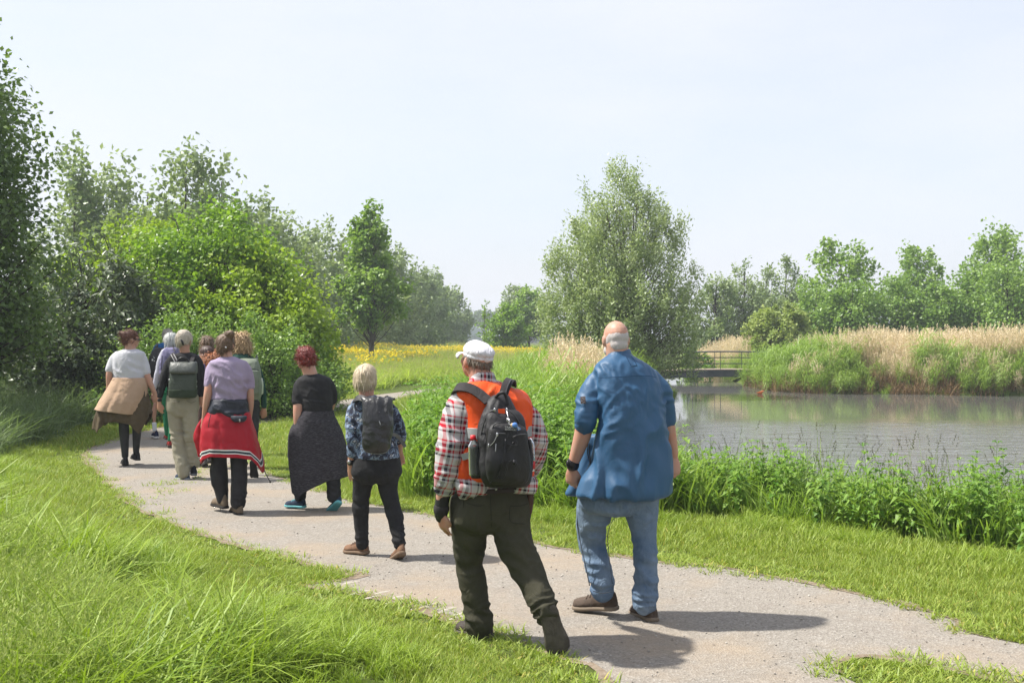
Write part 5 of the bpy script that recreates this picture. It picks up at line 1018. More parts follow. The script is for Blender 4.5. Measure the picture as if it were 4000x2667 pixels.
slL = [(232, 335, -.03, 38), (210, 385, -.05, 54), (192, 460, -.08, 61), (180, 570, -.11, 62), (165, 670, -.10, 55), (153, 735, -.08, 46)]; slR = [(480, 352, .07, 32), (508, 400, .08, 44), (535, 450, .10, 52), (552, 545, .12, 52), (538, 635, .24, 45), (508, 678, .34, 38)]
fs = [(vx(190, 560, -.15), .12, .010, (.2, 0, 1), .05), (vx(165, 690, -.12), .09, .012, (.15, 0, 1), .028), (vx(215, 380, -.1), .10, .009, (1, 0, .5), .035), (vx(560, 560, .05), .12, .012, (.2, 0, 1), .045), (vx(250, 730, -.15), .10, .014, (1, 0, .3), .04), (vx(530, 720, -.1), .10, .012, (1, 0, .3), .04)]
sh = F.skin('checked_shirt', [F.torso(shr(to, 6, .012)), F.torso([(690, 212, 400, .10, -.07), (740, 212, 420, .11, -.07), (768, 222, 330, .08, -.08)]), F.torso([(690, 440, 552, .10, -.03), (745, 450, 560, .10, -.03)]), F.limb(slL), F.limb(slR)], CHECK, 0.0098, 5, fold=fs)
F.skin('collar', [ring_loft(F.rings([(226, 290, 362, .07, .02), (238, 276, 372, .08, .02), (258, 262, 378, .085, .02), (272, 255, 385, .09, .015)]))], CHECK, .007, 3, parent=sh)
ORANGE = cloth('orange_vest_polyester', (0.95, 0.115, 0.012), (0.90, 0.09, 0.012), rough=.6, spec=.3)
vr = [(268, 262, 385, .095, .01), (290, 230, 440, .122, .005), (318, 204, 508, .142, 0), (370, 232, 538, .158, 0), (460, 244, 536, .167, 0), (560, 248, 536, .170, 0), (640, 240, 545, .175, 0), (690, 236, 548, .175, 0)]
vest = F.skin('orange_vest', [F.torso(vr), F.torso([(560, 238, 330, .10, -.07), (640, 214, 330, .10, -.08), (712, 204, 262, .07, -.09), (720, 208, 240, .05, -.09)])], ORANGE, .0098, 5, fold=[(vx(300, 300, -.15), .12, .008, (1, 0, -.7), .05), (vx(480, 380, -.1), .14, .009, (1, 0, .5), .05), (vx(240, 640, -.15), .10, .010, (1, 0, -.3), .05)], noise=((.003, .08),))
st = F.rings([(462, 243, 532, .1655, 0), (480, 243, 533, .1665, 0), (508, 245, 534, .169, 0)], .006, seg=40); F.add('reflective_band', *ring_loft(st), SILVER, vest)
F.band('reflective_tab', [(228, 600, -.185), (262, 590, -.195)], SILVER, .035, .004, parent=vest)
fd = [KN(F, 262, 1050, 0, .12, .014, .05), KN(F, 300, 1310, .05, .10, .018, .032), KN(F, 290, 1180, .05, .12, .007, .06), KN(F, 500, 1060, -.1, .14, .011, .06, (.5, 0, 1)), KN(F, 600, 1270, -.28, .10, .016, .035, (-.4, 0, 1)), KN(F, 330, 880, -.12, .12, .010, .045, (.8, 0, 1)), KN(F, 400, 900, -.12, .12, .010, .045, (-.8, 0, 1))]
tr = F.skin('olive_trousers', [F.torso([(718, 262, 532, .14, 0), (760, 235, 535, .15, 0), (810, 205, 532, .155, 0), (880, 195, 530, .14, 0), (925, 260, 470, .10, 0)]), F.limb(legL, n=6), F.limb(legR, n=6)], OLIVE, .0098, 5, fold=fd, noise=((.003, .07),))
OST = cloth('olive_seam', (0.04, 0.038, 0.025))
for pts in ([(235, 775, -.15), (240, 860, -.16), (262, 880, -.165)], [(250, 800, -.165), (300, 812, -.175), (345, 806, -.165)], [(440, 812, -.145), (480, 812, -.13), (520, 802, -.10)], [(440, 812, -.145), (442, 880, -.15), (505, 890, -.12)], [(352, 742, -.165), (356, 830, -.168), (358, 905, -.14)]): F.cord('pocket_seam', pts, OST, .0024, parent=tr)
F.add('belt', *ring_loft(F.rings([(722, 252, 540, .15, 0), (742, 242, 541, .155, 0)], .004)), plain('dark_belt', (.035, .022, .015), .5), tr)
F.add('zip_puller', *ell_np(F.p(378, 737, -.17), (.006, .004, .010)), METAL, tr)
F.skin('holster', [F.torso([(728, 510, 545, .03, -.03), (790, 514, 543, .028, -.03), (842, 516, 536, .02, -.03), (850, 520, 532, .015, -.03)])], plain('brown_leather', (.07, .03, .02), .5), .006, 3)
LEATH = cloth('dark_brown_leather', (0.05, 0.04, 0.034), (0.075, 0.06, 0.05), rough=.6); SOLE_D = cloth('black_sole', (0.075, 0.066, 0.055), (0.13, 0.115, 0.092), scale=14, bump=.3)
F.shoe((352, 1392, .06), (228, 1368, .25), LEATH, SOLE_D, W=.05, hgt=.09, L=.285); F.shoe((606, 1258, -.31), (664, 1462, -.27), LEATH, SOLE_D, up=(-.3, 1, .05), W=.064, hgt=.09, sole_h=.036)
HB = hair_mat('brown_grey_hair', (0.10, 0.072, 0.05), (0.24, 0.19, 0.14))
F.hair([((0, -0.18, 0.0), (0.315, 0.30, 0.20)), ((-0.25, -0.02, 0.02), (0.10, 0.22, 0.16)), ((0.25, -0.02, 0.02), (0.10, 0.22, 0.16)), ((0, -0.28, -0.10), (0.22, 0.17, 0.12))], HB, noise=((.003, .02),), voxel=.006, locks=420, length=.035, lift=.12, width=.005)
CAP = cloth('white_cap_cotton', (0.80, 0.79, 0.82), (0.72, 0.71, 0.76), rough=.9, scale=12, bump=.4)
HP = lambda *v_: F.hc + F.hM @ (np.array(v_) * F.hh)
cp = F.skin('cap', [ell_np(HP(0, -.05, .27), np.array((.37, .46, .21)) * F.hh, F.hM), ell_np(HP(0, -.05, .14), np.array((.36, .455, .11)) * F.hh, F.hM), ell_np(HP(0, .0, .34), np.array((.33, .36, .17)) * F.hh, F.hM)], CAP, .006, 4, fold=[(HP(0, -.5, .10), .06, .005, F.hM[:, 0], .016), (HP(0, -.2, .4), .12, .005, (1, .3, .6), .05)])
bt = np.linspace(-1.25, 1.25, 13); Rb = []
for k, rr in enumerate((0.0, .33, .66, 1.0)):
    Rb.append([HP(.40 * math.sin(b) * (1 - .12 * rr), .05 + .36 * math.cos(b * .8) + rr * .30 * math.cos(b * .95), .10 - .05 * rr - .10 * rr * math.sin(b) ** 2) for b in bt])
Rb = np.array(Rb); i, j = np.meshgrid(np.arange(3), np.arange(12), indexing='ij'); Qb = np.stack([i * 13 + j, i * 13 + j + 1, (i + 1) * 13 + j + 1, (i + 1) * 13 + j], -1).reshape(-1, 4); bo = F.add('cap_brim', Rb.reshape(-1, 3), Qb, CAP, cp); md = bo.modifiers.new('t', 'SOLIDIFY'); md.thickness = .006
br_ = F.skin('wrist_brace', [F.limb([(148, 752, -.08, 33), (142, 800, -.07, 31), (137, 845, -.06, 30)]), F.limb([(137, 845, -.06, 30), (140, 866, -.05, 27)], rb=.7)], NYLON, .006, 3)
F.skin('strap', [F.limb([(140, 818, -.065, 35), (138, 832, -.06, 35)])], GREYSTRAP, .006, 2, parent=br_)
# --- his backpack
K = Fig('black backpack with cords and silver zips worn over the orange vest', CA, 6.35, 0.30, name='backpack', cat='backpack', group='backpacks of the walkers', seed=34).start(415, 720)
K.base[2] = K.p(415, 725)[2]; K.root.location = K.base
b0 = -.26
main = K.skin('main_compartment', [K.torso([(325, 372, 432, .04, -.20), (345, 350, 442, .06, -.21), (400, 322, 468, .085, -.225), (470, 303, 500, .095, -.235), (560, 306, 520, .105, b0 + .01), (650, 312, 530, .11, b0 + .01), (705, 325, 530, .10, b0 + .02), (728, 350, 515, .07, b0 + .03)], expo=2.8)], NYLON, .0075, 4, fold=[(K.p(330, 600, -.36), .12, .009, (.4, 0, 1), .06), (K.p(380, 370, -.3), .08, .008, (1, 0, .4), .04)], noise=((.004, .07),))
pk1 = K.skin('upper_pocket', [K.torso([(392, 352, 470, .03, -.325), (420, 340, 492, .05, -.335), (470, 338, 505, .06, -.345), (520, 342, 512, .05, -.345)], expo=3)], NYLON, .0075, 4, noise=((.005, .06),))
pk2 = K.skin('lower_pocket', [K.torso([(452, 362, 470, .03, -.385), (480, 352, 505, .05, -.385), (540, 345, 515, .06, -.38), (620, 340, 522, .065, -.375), (690, 348, 520, .055, -.365), (716, 370, 505, .03, -.355)], expo=3)], NYLON, .0075, 4, noise=((.004, .06),), fold=[(K.p(400, 640, -.44), .10, .008, (.8, 0, .6), .06)])
ZIP = plain('zip_tape', (0.06, 0.06, 0.065), .4)
for pts in ([(308, 520, -.34), (325, 450, -.36), (345, 408, -.375), (370, 392, -.38), (384, 395, -.38)], [(425, 392, -.375), (455, 412, -.38), (480, 450, -.37)], [(352, 555, -.43), (358, 490, -.44), (372, 455, -.44), (398, 448, -.44)], [(352, 500, -.445), (385, 496, -.45), (420, 497, -.45)], [(452, 512, -.445), (480, 500, -.44), (512, 500, -.425)]): K.cord('zip', pts, ZIP, .0035, parent=main)
for x, y, d in ((372, 392, -.39), (425, 392, -.385), (383, 500, -.46), (347, 548, -.445), (428, 437, -.43)): K.add('zip_puller', *ell_np(K.p(x, y, d), (.006, .004, .011)), METAL, main)
for pts in ([(425, 395, -.39), (430, 420, -.42), (432, 440, -.43)], [(383, 500, -.462), (370, 530, -.46), (352, 550, -.45)], [(378, 540, -.46), (376, 575, -.465)]): K.cord('pull_cord', pts, METAL, .0022, parent=main)
for pts in ([(420, 520, -.455), (412, 600, -.47), (395, 650, -.46), (388, 690, -.44)], [(422, 535, -.455), (445, 548, -.46), (470, 545, -.46), (465, 528, -.455), (448, 540, -.46)], [(445, 548, -.46), (425, 575, -.462)], [(388, 690, -.445), (410, 688, -.46), (425, 650, -.47), (430, 625, -.47), (450, 615, -.47), (465, 640, -.465)], [(350, 715, -.42), (375, 695, -.44), (392, 660, -.46)]): K.cord('bungee_cord', pts, BLACKP, .0032, parent=pk2)
K.add('cord_stopper', *ell_np(K.p(458, 622, -.475), (.010, .010, .014)), BLACKP, pk2)
K.band('orange_lining', [(388, 400, -.372), (418, 398, -.37)], ORANGE, .025, .006, parent=main)
sq = K.add('tassel_bead', *ell_np(K.p(450, 459, -.45), (.011, .011, .011)), plain('wooden_bead', (.62, .45, .28), .5), main); BLUET = plain('blue_cord', (.10, .25, .62), .7); WHT = plain('white_cord', (.75, .76, .80), .7)
K.add('tassel_knot', *ell_np(K.p(460, 459, -.455), (.015, .013, .014)), BLUET, sq)
for k in range(5): K.cord('tassel_thread', [(464, 461, -.458), (472 + 2 * k, 468 + k, -.46), (475 + 2.5 * k, 482 - k, -.458)], (BLUET, WHT)[k % 2], .003, parent=sq)
K.cord('clasp', [(432, 432, -.43), (437, 440, -.44), (434, 452, -.44), (441, 458, -.445)], METAL, .004, parent=sq)
lb = K.band('label', [(420, 472, -.455), (464, 476, -.448)], plain('label_black', (.012, .012, .013), .5), .026, .004, parent=pk1); LT = plain('label_print', (.62, .62, .62), .6)
a = math.atan(0.25); text_mesh('lettering', 'TRAPPER', .0155, LT, K.p(442, 470, -.4555), (R(90), R(4), a), pk1, K.base); text_mesh('lettering', 'ADVENTURE', .0105, LT, K.p(442, 479.5, -.4555), (R(90), R(4), a), pk1, K.base)
K.band('shoulder_strap', [(345, 355, -.235), (310, 325, -.205), (270, 300, -.18), (230, 292, -.15), (200, 300, -.08), (196, 330, .02)], GREYSTRAP, .052, .012, parent=None, nrm=(0, -1, .5)); K.band('shoulder_strap', [(405, 350, -.235), (412, 320, -.20), (424, 285, -.16), (436, 265, -.10), (445, 262, -.02), (450, 285, .08)], GREYSTRAP, .05, .012, nrm=(0, -1, .5)); K.band('strap_edge', [(412, 345, -.245), (420, 318, -.212), (432, 284, -.172), (443, 264, -.11)], ZIP, .006, .018, nrm=(0, -1, .5))
K.cord('grab_loop', [(372, 345, -.26), (392, 322, -.29), (412, 318, -.30), (424, 340, -.29), (430, 372, -.29)], NYLON, .009)
K.skin('mesh_pocket', [K.torso([(560, 262, 325, .045, -.25), (620, 264, 325, .05, -.25), (680, 268, 325, .05, -.25), (690, 272, 322, .04, -.25)])], NYLON, .007, 3)
K.skin('side_pocket', [K.torso([(520, 516, 532, .05, -.17), (600, 520, 541, .05, -.17), (690, 520, 536, .05, -.17)])], NYLON, .007, 3)
W = Fig('clear drink bottle with a red cap in the backpack side pocket', CA, 6.35, 0.30, name='bottle', cat='bottle', group=None, seed=35).start(285, 680); W.base[2] = W.p(285, 684)[2]; W.root.location = W.base
q = NT('clear_bottle'); PETB = q.done(q.pbr((0.75, 0.80, 0.80), .05, spec=.6, **{'Transmission Weight': .9, 'IOR': 1.2})); WATERB = plain('mineral_water_label', (.055, .065, .062), .12, .6)
P = cr([(*W.p(285, 678, -.31), .030), (*W.p(284, 640, -.31), .031), (*W.p(282, 570, -.315), .031), (*W.p(281, 548, -.315), .030), (*W.p(280, 535, -.315), .020), (*W.p(279, 522, -.315), .012)], 4); W.add('bottle_body', *limb_np(P[:, :3], P[:, 3], seg=20, round_ends=False), PETB)
W.add('drink', *limb_np(P[:12, :3], P[:12, 3] - .003, seg=20, round_ends=False), WATERB)
W.add('bottle_cap', *limb_np(np.array([W.p(279, 524, -.315), W.p(278, 515, -.315), W.p(278, 503, -.315)]), np.array([.015, .0155, .014]), seg=18, round_ends=False), plain('red_cap', (.70, .02, .03), .35))
W2 = Fig('half hidden bottle in the right side pocket of the orange vest man', CA, 6.35, 0.30, name='bottle', cat='bottle', seed=36, group=None).start(528, 660); W2.base[2] = W2.p(528, 660)[2]; W2.root.location = W2.base
W2.add('bottle_body', *limb_np(np.array([W2.p(527, 660, -.15), W2.p(526, 600, -.15), W2.p(524, 540, -.15), W2.p(522, 515, -.15)]), np.array([.028, .029, .028, .012]), seg=18, round_ends=False), PETB); W2.add('wrapper', *limb_np(np.array([W2.p(527, 650, -.15), W2.p(526, 615, -.15)]), np.array([.0295, .0295]), seg=18, round_ends=False), plain('red_wrapper', (.55, .03, .03), .4))
print('men', round(time.time() - T0, 1))
# ============ blonde woman with the small black backpack
F = Fig('short haired blonde woman in blue patterned top with slim black backpack', CC, 8.8, 0.12, seed=41, voxel=.006).start(690, 1440)
to = [(398, 592, 680, .07, .02), (420, 560, 720, .09, .01), (445, 535, 770, .105, 0), (500, 545, 800, .115, 0), (600, 568, 805, .12, 0), (700, 572, 820, .125, 0), (770, 562, 836, .13, 0), (806, 556, 846, .13, 0)]
armL = [(535, 480, -.02, 33), (535, 600, -.05, 33), (540, 700, -.06, 29), (532, 790, -.05, 23), (528, 845, -.04, 20)]; armR = [(800, 480, .04, 30), (832, 590, .06, 30), (850, 670, .10, 26), (845, 740, .16, 21), (842, 770, .2, 19)]
legL = [(614, 900, 0, 76), (602, 1000, .02, 62), (592, 1100, .04, 52), (594, 1200, .05, 49), (600, 1300, .06, 43), (604, 1368, .06, 38)]; legR = [(768, 900, 0, 80), (768, 1000, 0, 64), (792, 1100, -.02, 53), (818, 1200, -.06, 50), (834, 1300, -.10, 44), (842, 1358, -.12, 41)]
hd = F.head(622, 298, 182, yaw=6, pitch=-4, dy=.02, neck=(632, 415, 0), neck_r=.27)
body(F, hd + [F.torso(shr(to, 26, .03)), F.limb(thin(armL)), F.limb(thin(armR)), F.limb(legL, .015), F.limb(legR, .015)] + F.hand((527, 850, -.04), (552, 985, -.02), 1, palm=(.5, 1, 0), curl=.28, spread=.14) + F.hand((843, 770, .2), (846, 850, .24), -1, curl=.5), SK_TAN)
q = NT('blue_patterned_jersey'); v = q.obj(); n1 = q.noise(v, 13, 5, .62, 1.4); n2_ = q.noise(q.obj((1, 1, .6), (0, .4, 0)), 22, 4, .6, .8)
c = q.ramp(n1, [(.36, (.018, .018, .028)), (.44, (.06, .07, .11)), (.50, (.16, .23, .36)), (.56, (.30, .38, .50)), (.62, (.05, .055, .085)), (.70, (.55, .57, .62))], 'EASE'); c = q.mix(q.ramp(n2_, [(.50, 0), (.60, 1)]), c, (.035, .04, .065)); c = q.mix(q.ramp(q.noise(v, 31, 3, .6), [(.64, 0), (.68, 1)]), c, (.70, .71, .74))
TIE = q.done(q.pbr(c, .8, q.bump(q.noise(v, 300, 2), .15, .003), spec=.2))
slL = [(560, 462, -.01, 30), (538, 510, -.02, 40), (536, 600, -.05, 43), (540, 690, -.06, 40), (534, 785, -.05, 31)]; slR = [(772, 465, .03, 28), (805, 515, .04, 37), (832, 590, .06, 39), (850, 665, .10, 35), (846, 712, .15, 29)]
F.skin('patterned_top', [F.torso(to), F.limb(slL), F.limb(slR)], TIE, .009, 5, fold=[(vx(540, 640, -.1), .12, .007, (.2, 0, 1), .04), (vx(840, 640, .05), .10, .009, (.2, 0, 1), .035), (vx(700, 780, -.13), .14, .006, (1, 0, .2), .05)])
tr = F.skin('black_trousers', [F.torso([(792, 556, 842, .125, 0), (850, 540, 852, .135, 0), (910, 536, 856, .135, 0), (965, 590, 800, .10, 0)]), F.limb(legL, n=6), F.limb(legR, n=6)], BLACKC, .009, 5, fold=[KN(F, 592, 1120, 0, .10, .010, .04), KN(F, 600, 1330, .02, .08, .010, .028), KN(F, 815, 1170, -.08, .10, .010, .04), KN(F, 840, 1320, -.12, .08, .010, .028), KN(F, 690, 950, -.1, .12, .008, .04, (1, 0, .4))])
BRN = cloth('brown_walking_shoe', (0.19, 0.105, 0.065), (0.27, 0.16, 0.10), scale=25); SB = plain('tan_rubber_sole', (.22, .15, .10), .85)
F.shoe((635, 1427, .05), (494, 1416, .17), BRN, SB, W=.046, hgt=.08, lace=plain('shoe_panel', (.09, .05, .035), .8)); F.shoe((858, 1432, -.20), (812, 1474, -.02), BRN, SB, up=(0, .45, 1), W=.046, hgt=.085, L=.25)
HBL = hair_mat('pale_blonde_hair', (0.40, 0.28, 0.15), (0.85, 0.74, 0.56))
F.hair([((0, -0.06, 0.14), (.40, .48, .42)), ((0, -.22, -.06), (.37, .31, .30)), ((-.24, .02, -.02), (.18, .28, .28)), ((.24, .02, -.02), (.18, .28, .28)), ((0, -.28, -.22), (.24, .18, .16))], HBL, noise=((.008, .035), (.003, .012)), voxel=.007, locks=900, length=.05, lift=.03, width=.005)
w_ = F.skin('watch', [F.limb([(529, 822, -.045, 24), (528, 838, -.045, 24)])], BLACKP, .006, 2); F.add('watch_face', *ell_np(F.p(517, 831, -.075), (.013, .006, .014)), METAL, w_); F.add('ring', *limb_np(np.array([F.p(541, 930, -.045), F.p(550, 934, -.05)]), np.array([.006, .006]), seg=8), METAL)
K = Fig('slim black backpack on the blonde woman in the patterned top', CC, 8.8, 0.12, name='backpack', cat='backpack', group='backpacks of the walkers', seed=42).start(700, 775); K.base[2] = K.p(700, 775)[2]; K.root.location = K.base
GLOSS = cloth('glossy_black_ripstop', (0.018, 0.018, 0.020), (0.030, 0.030, 0.032), rough=.38, spec=.5)
mn = K.skin('main_compartment', [K.torso([(412, 590, 790, .03, -.135), (440, 605, 798, .05, -.15), (520, 610, 798, .065, -.165), (620, 612, 795, .07, -.175), (700, 608, 785, .07, -.18), (745, 615, 775, .06, -.18), (772, 650, 745, .035, -.175)], expo=2.8)], GLOSS, .008, 4, fold=[(K.p(700, 640, -.25), .14, .010, (.5, 0, 1), .05), (K.p(720, 480, -.22), .12, .009, (1, 0, .3), .05)], noise=((.003, .05),))
K.cord('piping', [(607, 470, -.19), (611, 560, -.205), (612, 650, -.21), (606, 720, -.21), (625, 762, -.21), (690, 778, -.20), (760, 766, -.19), (784, 700, -.19), (795, 600, -.17), (797, 480, -.16)], plain('grey_piping', (.30, .30, .30), .6), .003, parent=mn)
K.cord('zip', [(645, 448, -.205), (660, 460, -.215), (674, 495, -.225)], METAL, .0035, parent=mn); K.cord('zip', [(704, 545, -.24), (720, 592, -.25)], METAL, .004, parent=mn); K.band('logo', [(684, 503, -.232), (698, 508, -.235), (712, 513, -.235)], plain('grey_print', (.5, .5, .5), .5), .010, .002, parent=mn)
K.band('shoulder_strap', [(620, 430, -.16), (590, 418, -.13), (560, 425, -.09), (545, 445, -.02)], NYLON, .05, .010, nrm=(0, -1, .6)); K.band('shoulder_strap', [(760, 425, -.15), (785, 418, -.11), (795, 430, -.02)], NYLON, .05, .010, nrm=(0, -1, .6)); K.band('waist_strap', [(790, 650, -.12), (830, 665, -.04), (858, 700, .02), (880, 735, .03)], plain('grey_webbing', (.16, .17, .18), .7), .026, .003); K.band('waist_strap', [(615, 665, -.12), (585, 660, -.08), (568, 655, .0)], NYLON, .03, .004)

# ============ woman with red hair
F = Fig('woman with short red hair, black shirt and grey cardigan tied round her waist', CC, 11.2, 0.15, seed=51, voxel=.0065).start(300, 1130)
to = [(262, 238, 322, .07, .02), (280, 210, 365, .10, .01), (300, 190, 398, .12, 0), (360, 195, 408, .135, 0), (440, 212, 408, .14, 0), (530, 212, 408, .14, 0)]
armL = [(195, 325, -.03, 32), (192, 400, -.06, 34), (190, 470, -.08, 33), (186, 540, -.09, 29), (183, 605, -.09, 20)]; armR = [(395, 325, .05, 30), (408, 400, .08, 28), (402, 470, .16, 25), (380, 520, .26, 20)]
legL = [(270, 700, 0, 70), (240, 850, .03, 52), (205, 980, .06, 40), (202, 1062, .07, 36)]; legR = [(360, 700, 0, 70), (395, 850, -.04, 52), (416, 960, -.08, 46), (420, 1062, -.10, 43)]
hd = F.head(238, 172, 152, yaw=42, pitch=-14, dy=.03, neck=(270, 272, 0), neck_r=.30)
body(F, hd + [F.torso(shr(to, 20, .03)), F.limb(thin(armL)), F.limb(thin(armR)), F.limb(legL, .015), F.limb(legR, .015)] + F.hand((183, 608, -.09), (182, 695, -.07), 1, palm=(.2, 1, 0), curl=.12, spread=.26) + F.hand((380, 522, .26), (350, 560, .3), -1, curl=.6), SK)
F.skin('black_shirt', [F.torso(to), F.limb([(215, 302, -.02, 26), (195, 340, -.04, 36), (192, 400, -.06, 40), (191, 445, -.07, 41)]), F.limb([(375, 305, .04, 26), (398, 345, .05, 32), (410, 400, .08, 33), (410, 438, .10, 31)])], BLACKC, .010, 5, fold=[(vx(300, 450, -.15), .16, .008, (.4, 0, 1), .05), (vx(200, 420, -.1), .08, .007, (.3, 0, 1), .035)])
q = NT('grey_melange_knit'); v = q.obj((6, 6, 40)); n = q.noise(v, 5, 5, .75); n3 = q.noise(q.obj(), 90, 2); KNIT = q.done(q.pbr(q.ramp(n, [(.35, (.022, .021, .025)), (.52, (.055, .052, .060)), (.72, (.13, .125, .135))]), .95, q.bump(n3, .4, .004), spec=.1))
F.drape('grey_cardigan', [(500, 214, 410, .145, 0), (550, 178, 420, .17, 0), (640, 138, 462, .19, 0), (750, 134, 494, .20, 0), (850, 146, 506, .21, 0), (945, 158, 506, .21, 0)], KNIT, hem=[(-1, .10), (-.72, .16), (-.45, .11), (-.1, .05), (.4, -.01), (1, -.03)], wave=.022, waves=7, seed=7)
F.skin('waist_knot', [F.torso([(498, 210, 410, .147, 0), (515, 204, 414, .155, 0), (532, 206, 416, .155, 0)])], KNIT, .010, 3, noise=((.006, .04),))
F.skin('black_trousers', [F.torso([(640, 200, 420, .13, 0), (720, 210, 420, .13, 0)]), F.limb(legL), F.limb(legR)], BLACKC, .010, 4, fold=[KN(F, 205, 1020, .05, .08, .01, .03), KN(F, 418, 1020, -.1, .08, .01, .03)])
NAVY = cloth('navy_mesh', (0.022, 0.035, 0.065), (0.035, 0.055, 0.09), scale=40); TURQ = plain('turquoise_sole', (.14, .46, .50), .6)
F.shoe((232, 1128, .04), (110, 1120, .13), NAVY, TURQ, W=.045, hgt=.075, lace=TURQ, sole_h=.026); F.shoe((452, 1098, -.17), (402, 1152, -.04), NAVY, TURQ, up=(0, .7, .75), W=.045, hgt=.08, sole_h=.028, L=.24)
HR = hair_mat('dyed_red_hair', (0.055, 0.010, 0.010), (0.36, 0.045, 0.03))
F.hair([((0, -.05, .16), (.38, .46, .40)), ((0, -.22, -.02), (.34, .30, .26)), ((0, .22, .30), (.28, .24, .20)), ((0, -.3, -.18), (.2, .14, .12)), ((-.3, .08, .06), (.08, .14, .2))], HR, noise=((.010, .035), (.006, .014)), voxel=.008, locks=700, length=.045, flow=(-.35, .1, .2), lift=.4, width=.006)
q = NT('thin_spectacles'); F.cord('glasses', [(222, 196, -.07), (206, 200, .0), (194, 202, .10)], METAL, .003)

# ============ woman in lilac with the red jacket
F = Fig('woman in lilac shirt with a red jacket tied round her waist', CE, 11.0, 0.10, seed=61, voxel=.0065).start(1040, 1400)
to = [(300, 985, 1078, .07, .02), (318, 945, 1115, .09, .01), (340, 908, 1162, .11, 0), (400, 910, 1182, .12, 0), (480, 924, 1180, .125, 0), (560, 924, 1168, .125, 0), (612, 918, 1162, .125, 0)]
armL = [(905, 385, -.02, 29), (898, 460, -.05, 30), (893, 540, -.08, 30), (882, 620, -.08, 28), (868, 710, -.06, 21), (862, 765, -.05, 17)]; armR = [(1175, 385, .04, 28), (1190, 460, .06, 29), (1194, 560, .06, 28), (1196, 640, .08, 25), (1192, 720, .12, 18), (1188, 760, .15, 16)]
legL = [(972, 800, 0, 62), (970, 920, .0, 58), (970, 1030, .02, 56), (968, 1150, .04, 59), (984, 1260, .06, 49), (996, 1335, .06, 40)]; legR = [(1108, 800, 0, 64), (1110, 920, 0, 62), (1111, 1030, -.02, 61), (1116, 1200, -.04, 56), (1108, 1362, -.06, 49)]
hd = F.head(1020, 218, 160, yaw=-8, pitch=-6, dy=.02, neck=(1030, 312, 0), neck_r=.25)
body(F, hd + [F.torso(shr(to, 24, .03)), F.limb(thin(armL)), F.limb(thin(armR)), F.limb(legL, .015), F.limb(legR, .015)] + F.hand((861, 768, -.05), (862, 862, -.02), 1, palm=(.5, 1, 0), curl=.5) + F.hand((1188, 762, .15), (1190, 850, .17), -1, curl=.5), SK)
LILAC = cloth('lilac_cotton', (0.40, 0.33, 0.46), (0.36, 0.295, 0.42), scale=5)
F.skin('lilac_shirt', [F.torso(to), F.limb([(930, 345, -.01, 26), (908, 390, -.02, 34), (900, 460, -.05, 36), (897, 512, -.06, 35)]), F.limb([(1148, 350, .03, 26), (1172, 395, .04, 33), (1190, 460, .06, 34), (1194, 520, .06, 33)])], LILAC, .010, 5, fold=[(vx(1050, 480, -.15), .22, .010, (.7, 0, 1), .07), (vx(1080, 550, -.15), .16, .009, (.6, 0, 1), .05), (vx(930, 500, -.1), .08, .008, (1, 0, -.3), .04), (vx(1170, 500, -.05), .08, .008, (1, 0, .2), .04)])
NAVC = cloth('navy_nylon', (0.020, 0.024, 0.038), (0.032, 0.037, 0.055), rough=.6, spec=.35)
bb = F.skin('navy_waist_roll', [F.torso([(606, 912, 1165, .135, 0), (650, 903, 1176, .155, 0), (700, 898, 1180, .16, 0), (735, 925, 1178, .15, 0)])], NAVC, .010, 4, fold=[(vx(1040, 680, -.16), .2, .012, (.15, 0, 1), .05)]); pk = F.skin('pouch_pocket', [F.torso([(725, 1055, 1170, .03, -.15), (750, 1058, 1168, .035, -.155), (772, 1080, 1150, .025, -.155)])], NAVC, .008, 3, parent=bb); F.add('zip_puller', *ell_np(F.p(1119, 760, -.20), (.007, .005, .014)), METAL, pk)
q = NT('red_jacket_with_striped_hem'); uvn = q.n('ShaderNodeTexCoord').outputs['UV']; sp = q.n('ShaderNodeSeparateXYZ', {'Vector': uvn}); n = q.noise(q.obj(), 8, 4)
rd = q.mix(n, (.46, .008, .022), (.40, .006, .02)); st_ = q.ramp(sp.outputs['Y'], [(0, 0), (.80, 1), (.825, .5), (.868, 1), (.893, 0)], 'CONSTANT')
isw = q.math('GREATER_THAN', st_, .8); isn = q.math('COMPARE', st_, .5); isn.node.inputs[2].default_value = .1
c = q.mix(isw, rd, (.75, .74, .72)); c = q.mix(isn, c, (.018, .035, .045)); REDJ = q.done(q.pbr(c, .6, q.bump(q.noise(q.obj(), 200, 2), .15, .003), spec=.3))
F.drape('red_jacket', [(700, 890, 1184, .15, 0), (770, 858, 1204, .17, 0), (850, 842, 1232, .185, 0), (940, 838, 1258, .195, 0), (1015, 842, 1285, .20, 0)], REDJ, hem=[(-1, .075), (-.85, .03), (-.5, -.01), (.3, .0), (.75, .03), (.9, .11), (1, .17)], wave=.016, waves=6, seed=11)
F.drape('jacket_sleeve', [(740, 850, 905, .04, .10), (810, 808, 870, .05, .12), (880, 790, 860, .06, .12), (960, 812, 862, .05, .12), (1020, 826, 864, .04, .12), (1045, 838, 866, .04, .12)], REDJ, wave=.01, waves=3, seg=28, seed=12)
F.cord('draw_cord', [(912, 712, -.17), (900, 760, -.19), (893, 810, -.20)], BLACKP, .0035); F.cord('draw_cord', [(1296, 1120, 0), (1318, 1165, .0), (1338, 1200, .0)], BLACKP, .0045); F.add('cord_end', *ell_np(F.p(1339, 1203, 0), (.010, .010, .010)), BLACKP)
TROU = cloth('black_trouser_fabric', (0.022, 0.021, 0.024), (0.035, 0.034, 0.038), rough=.7)
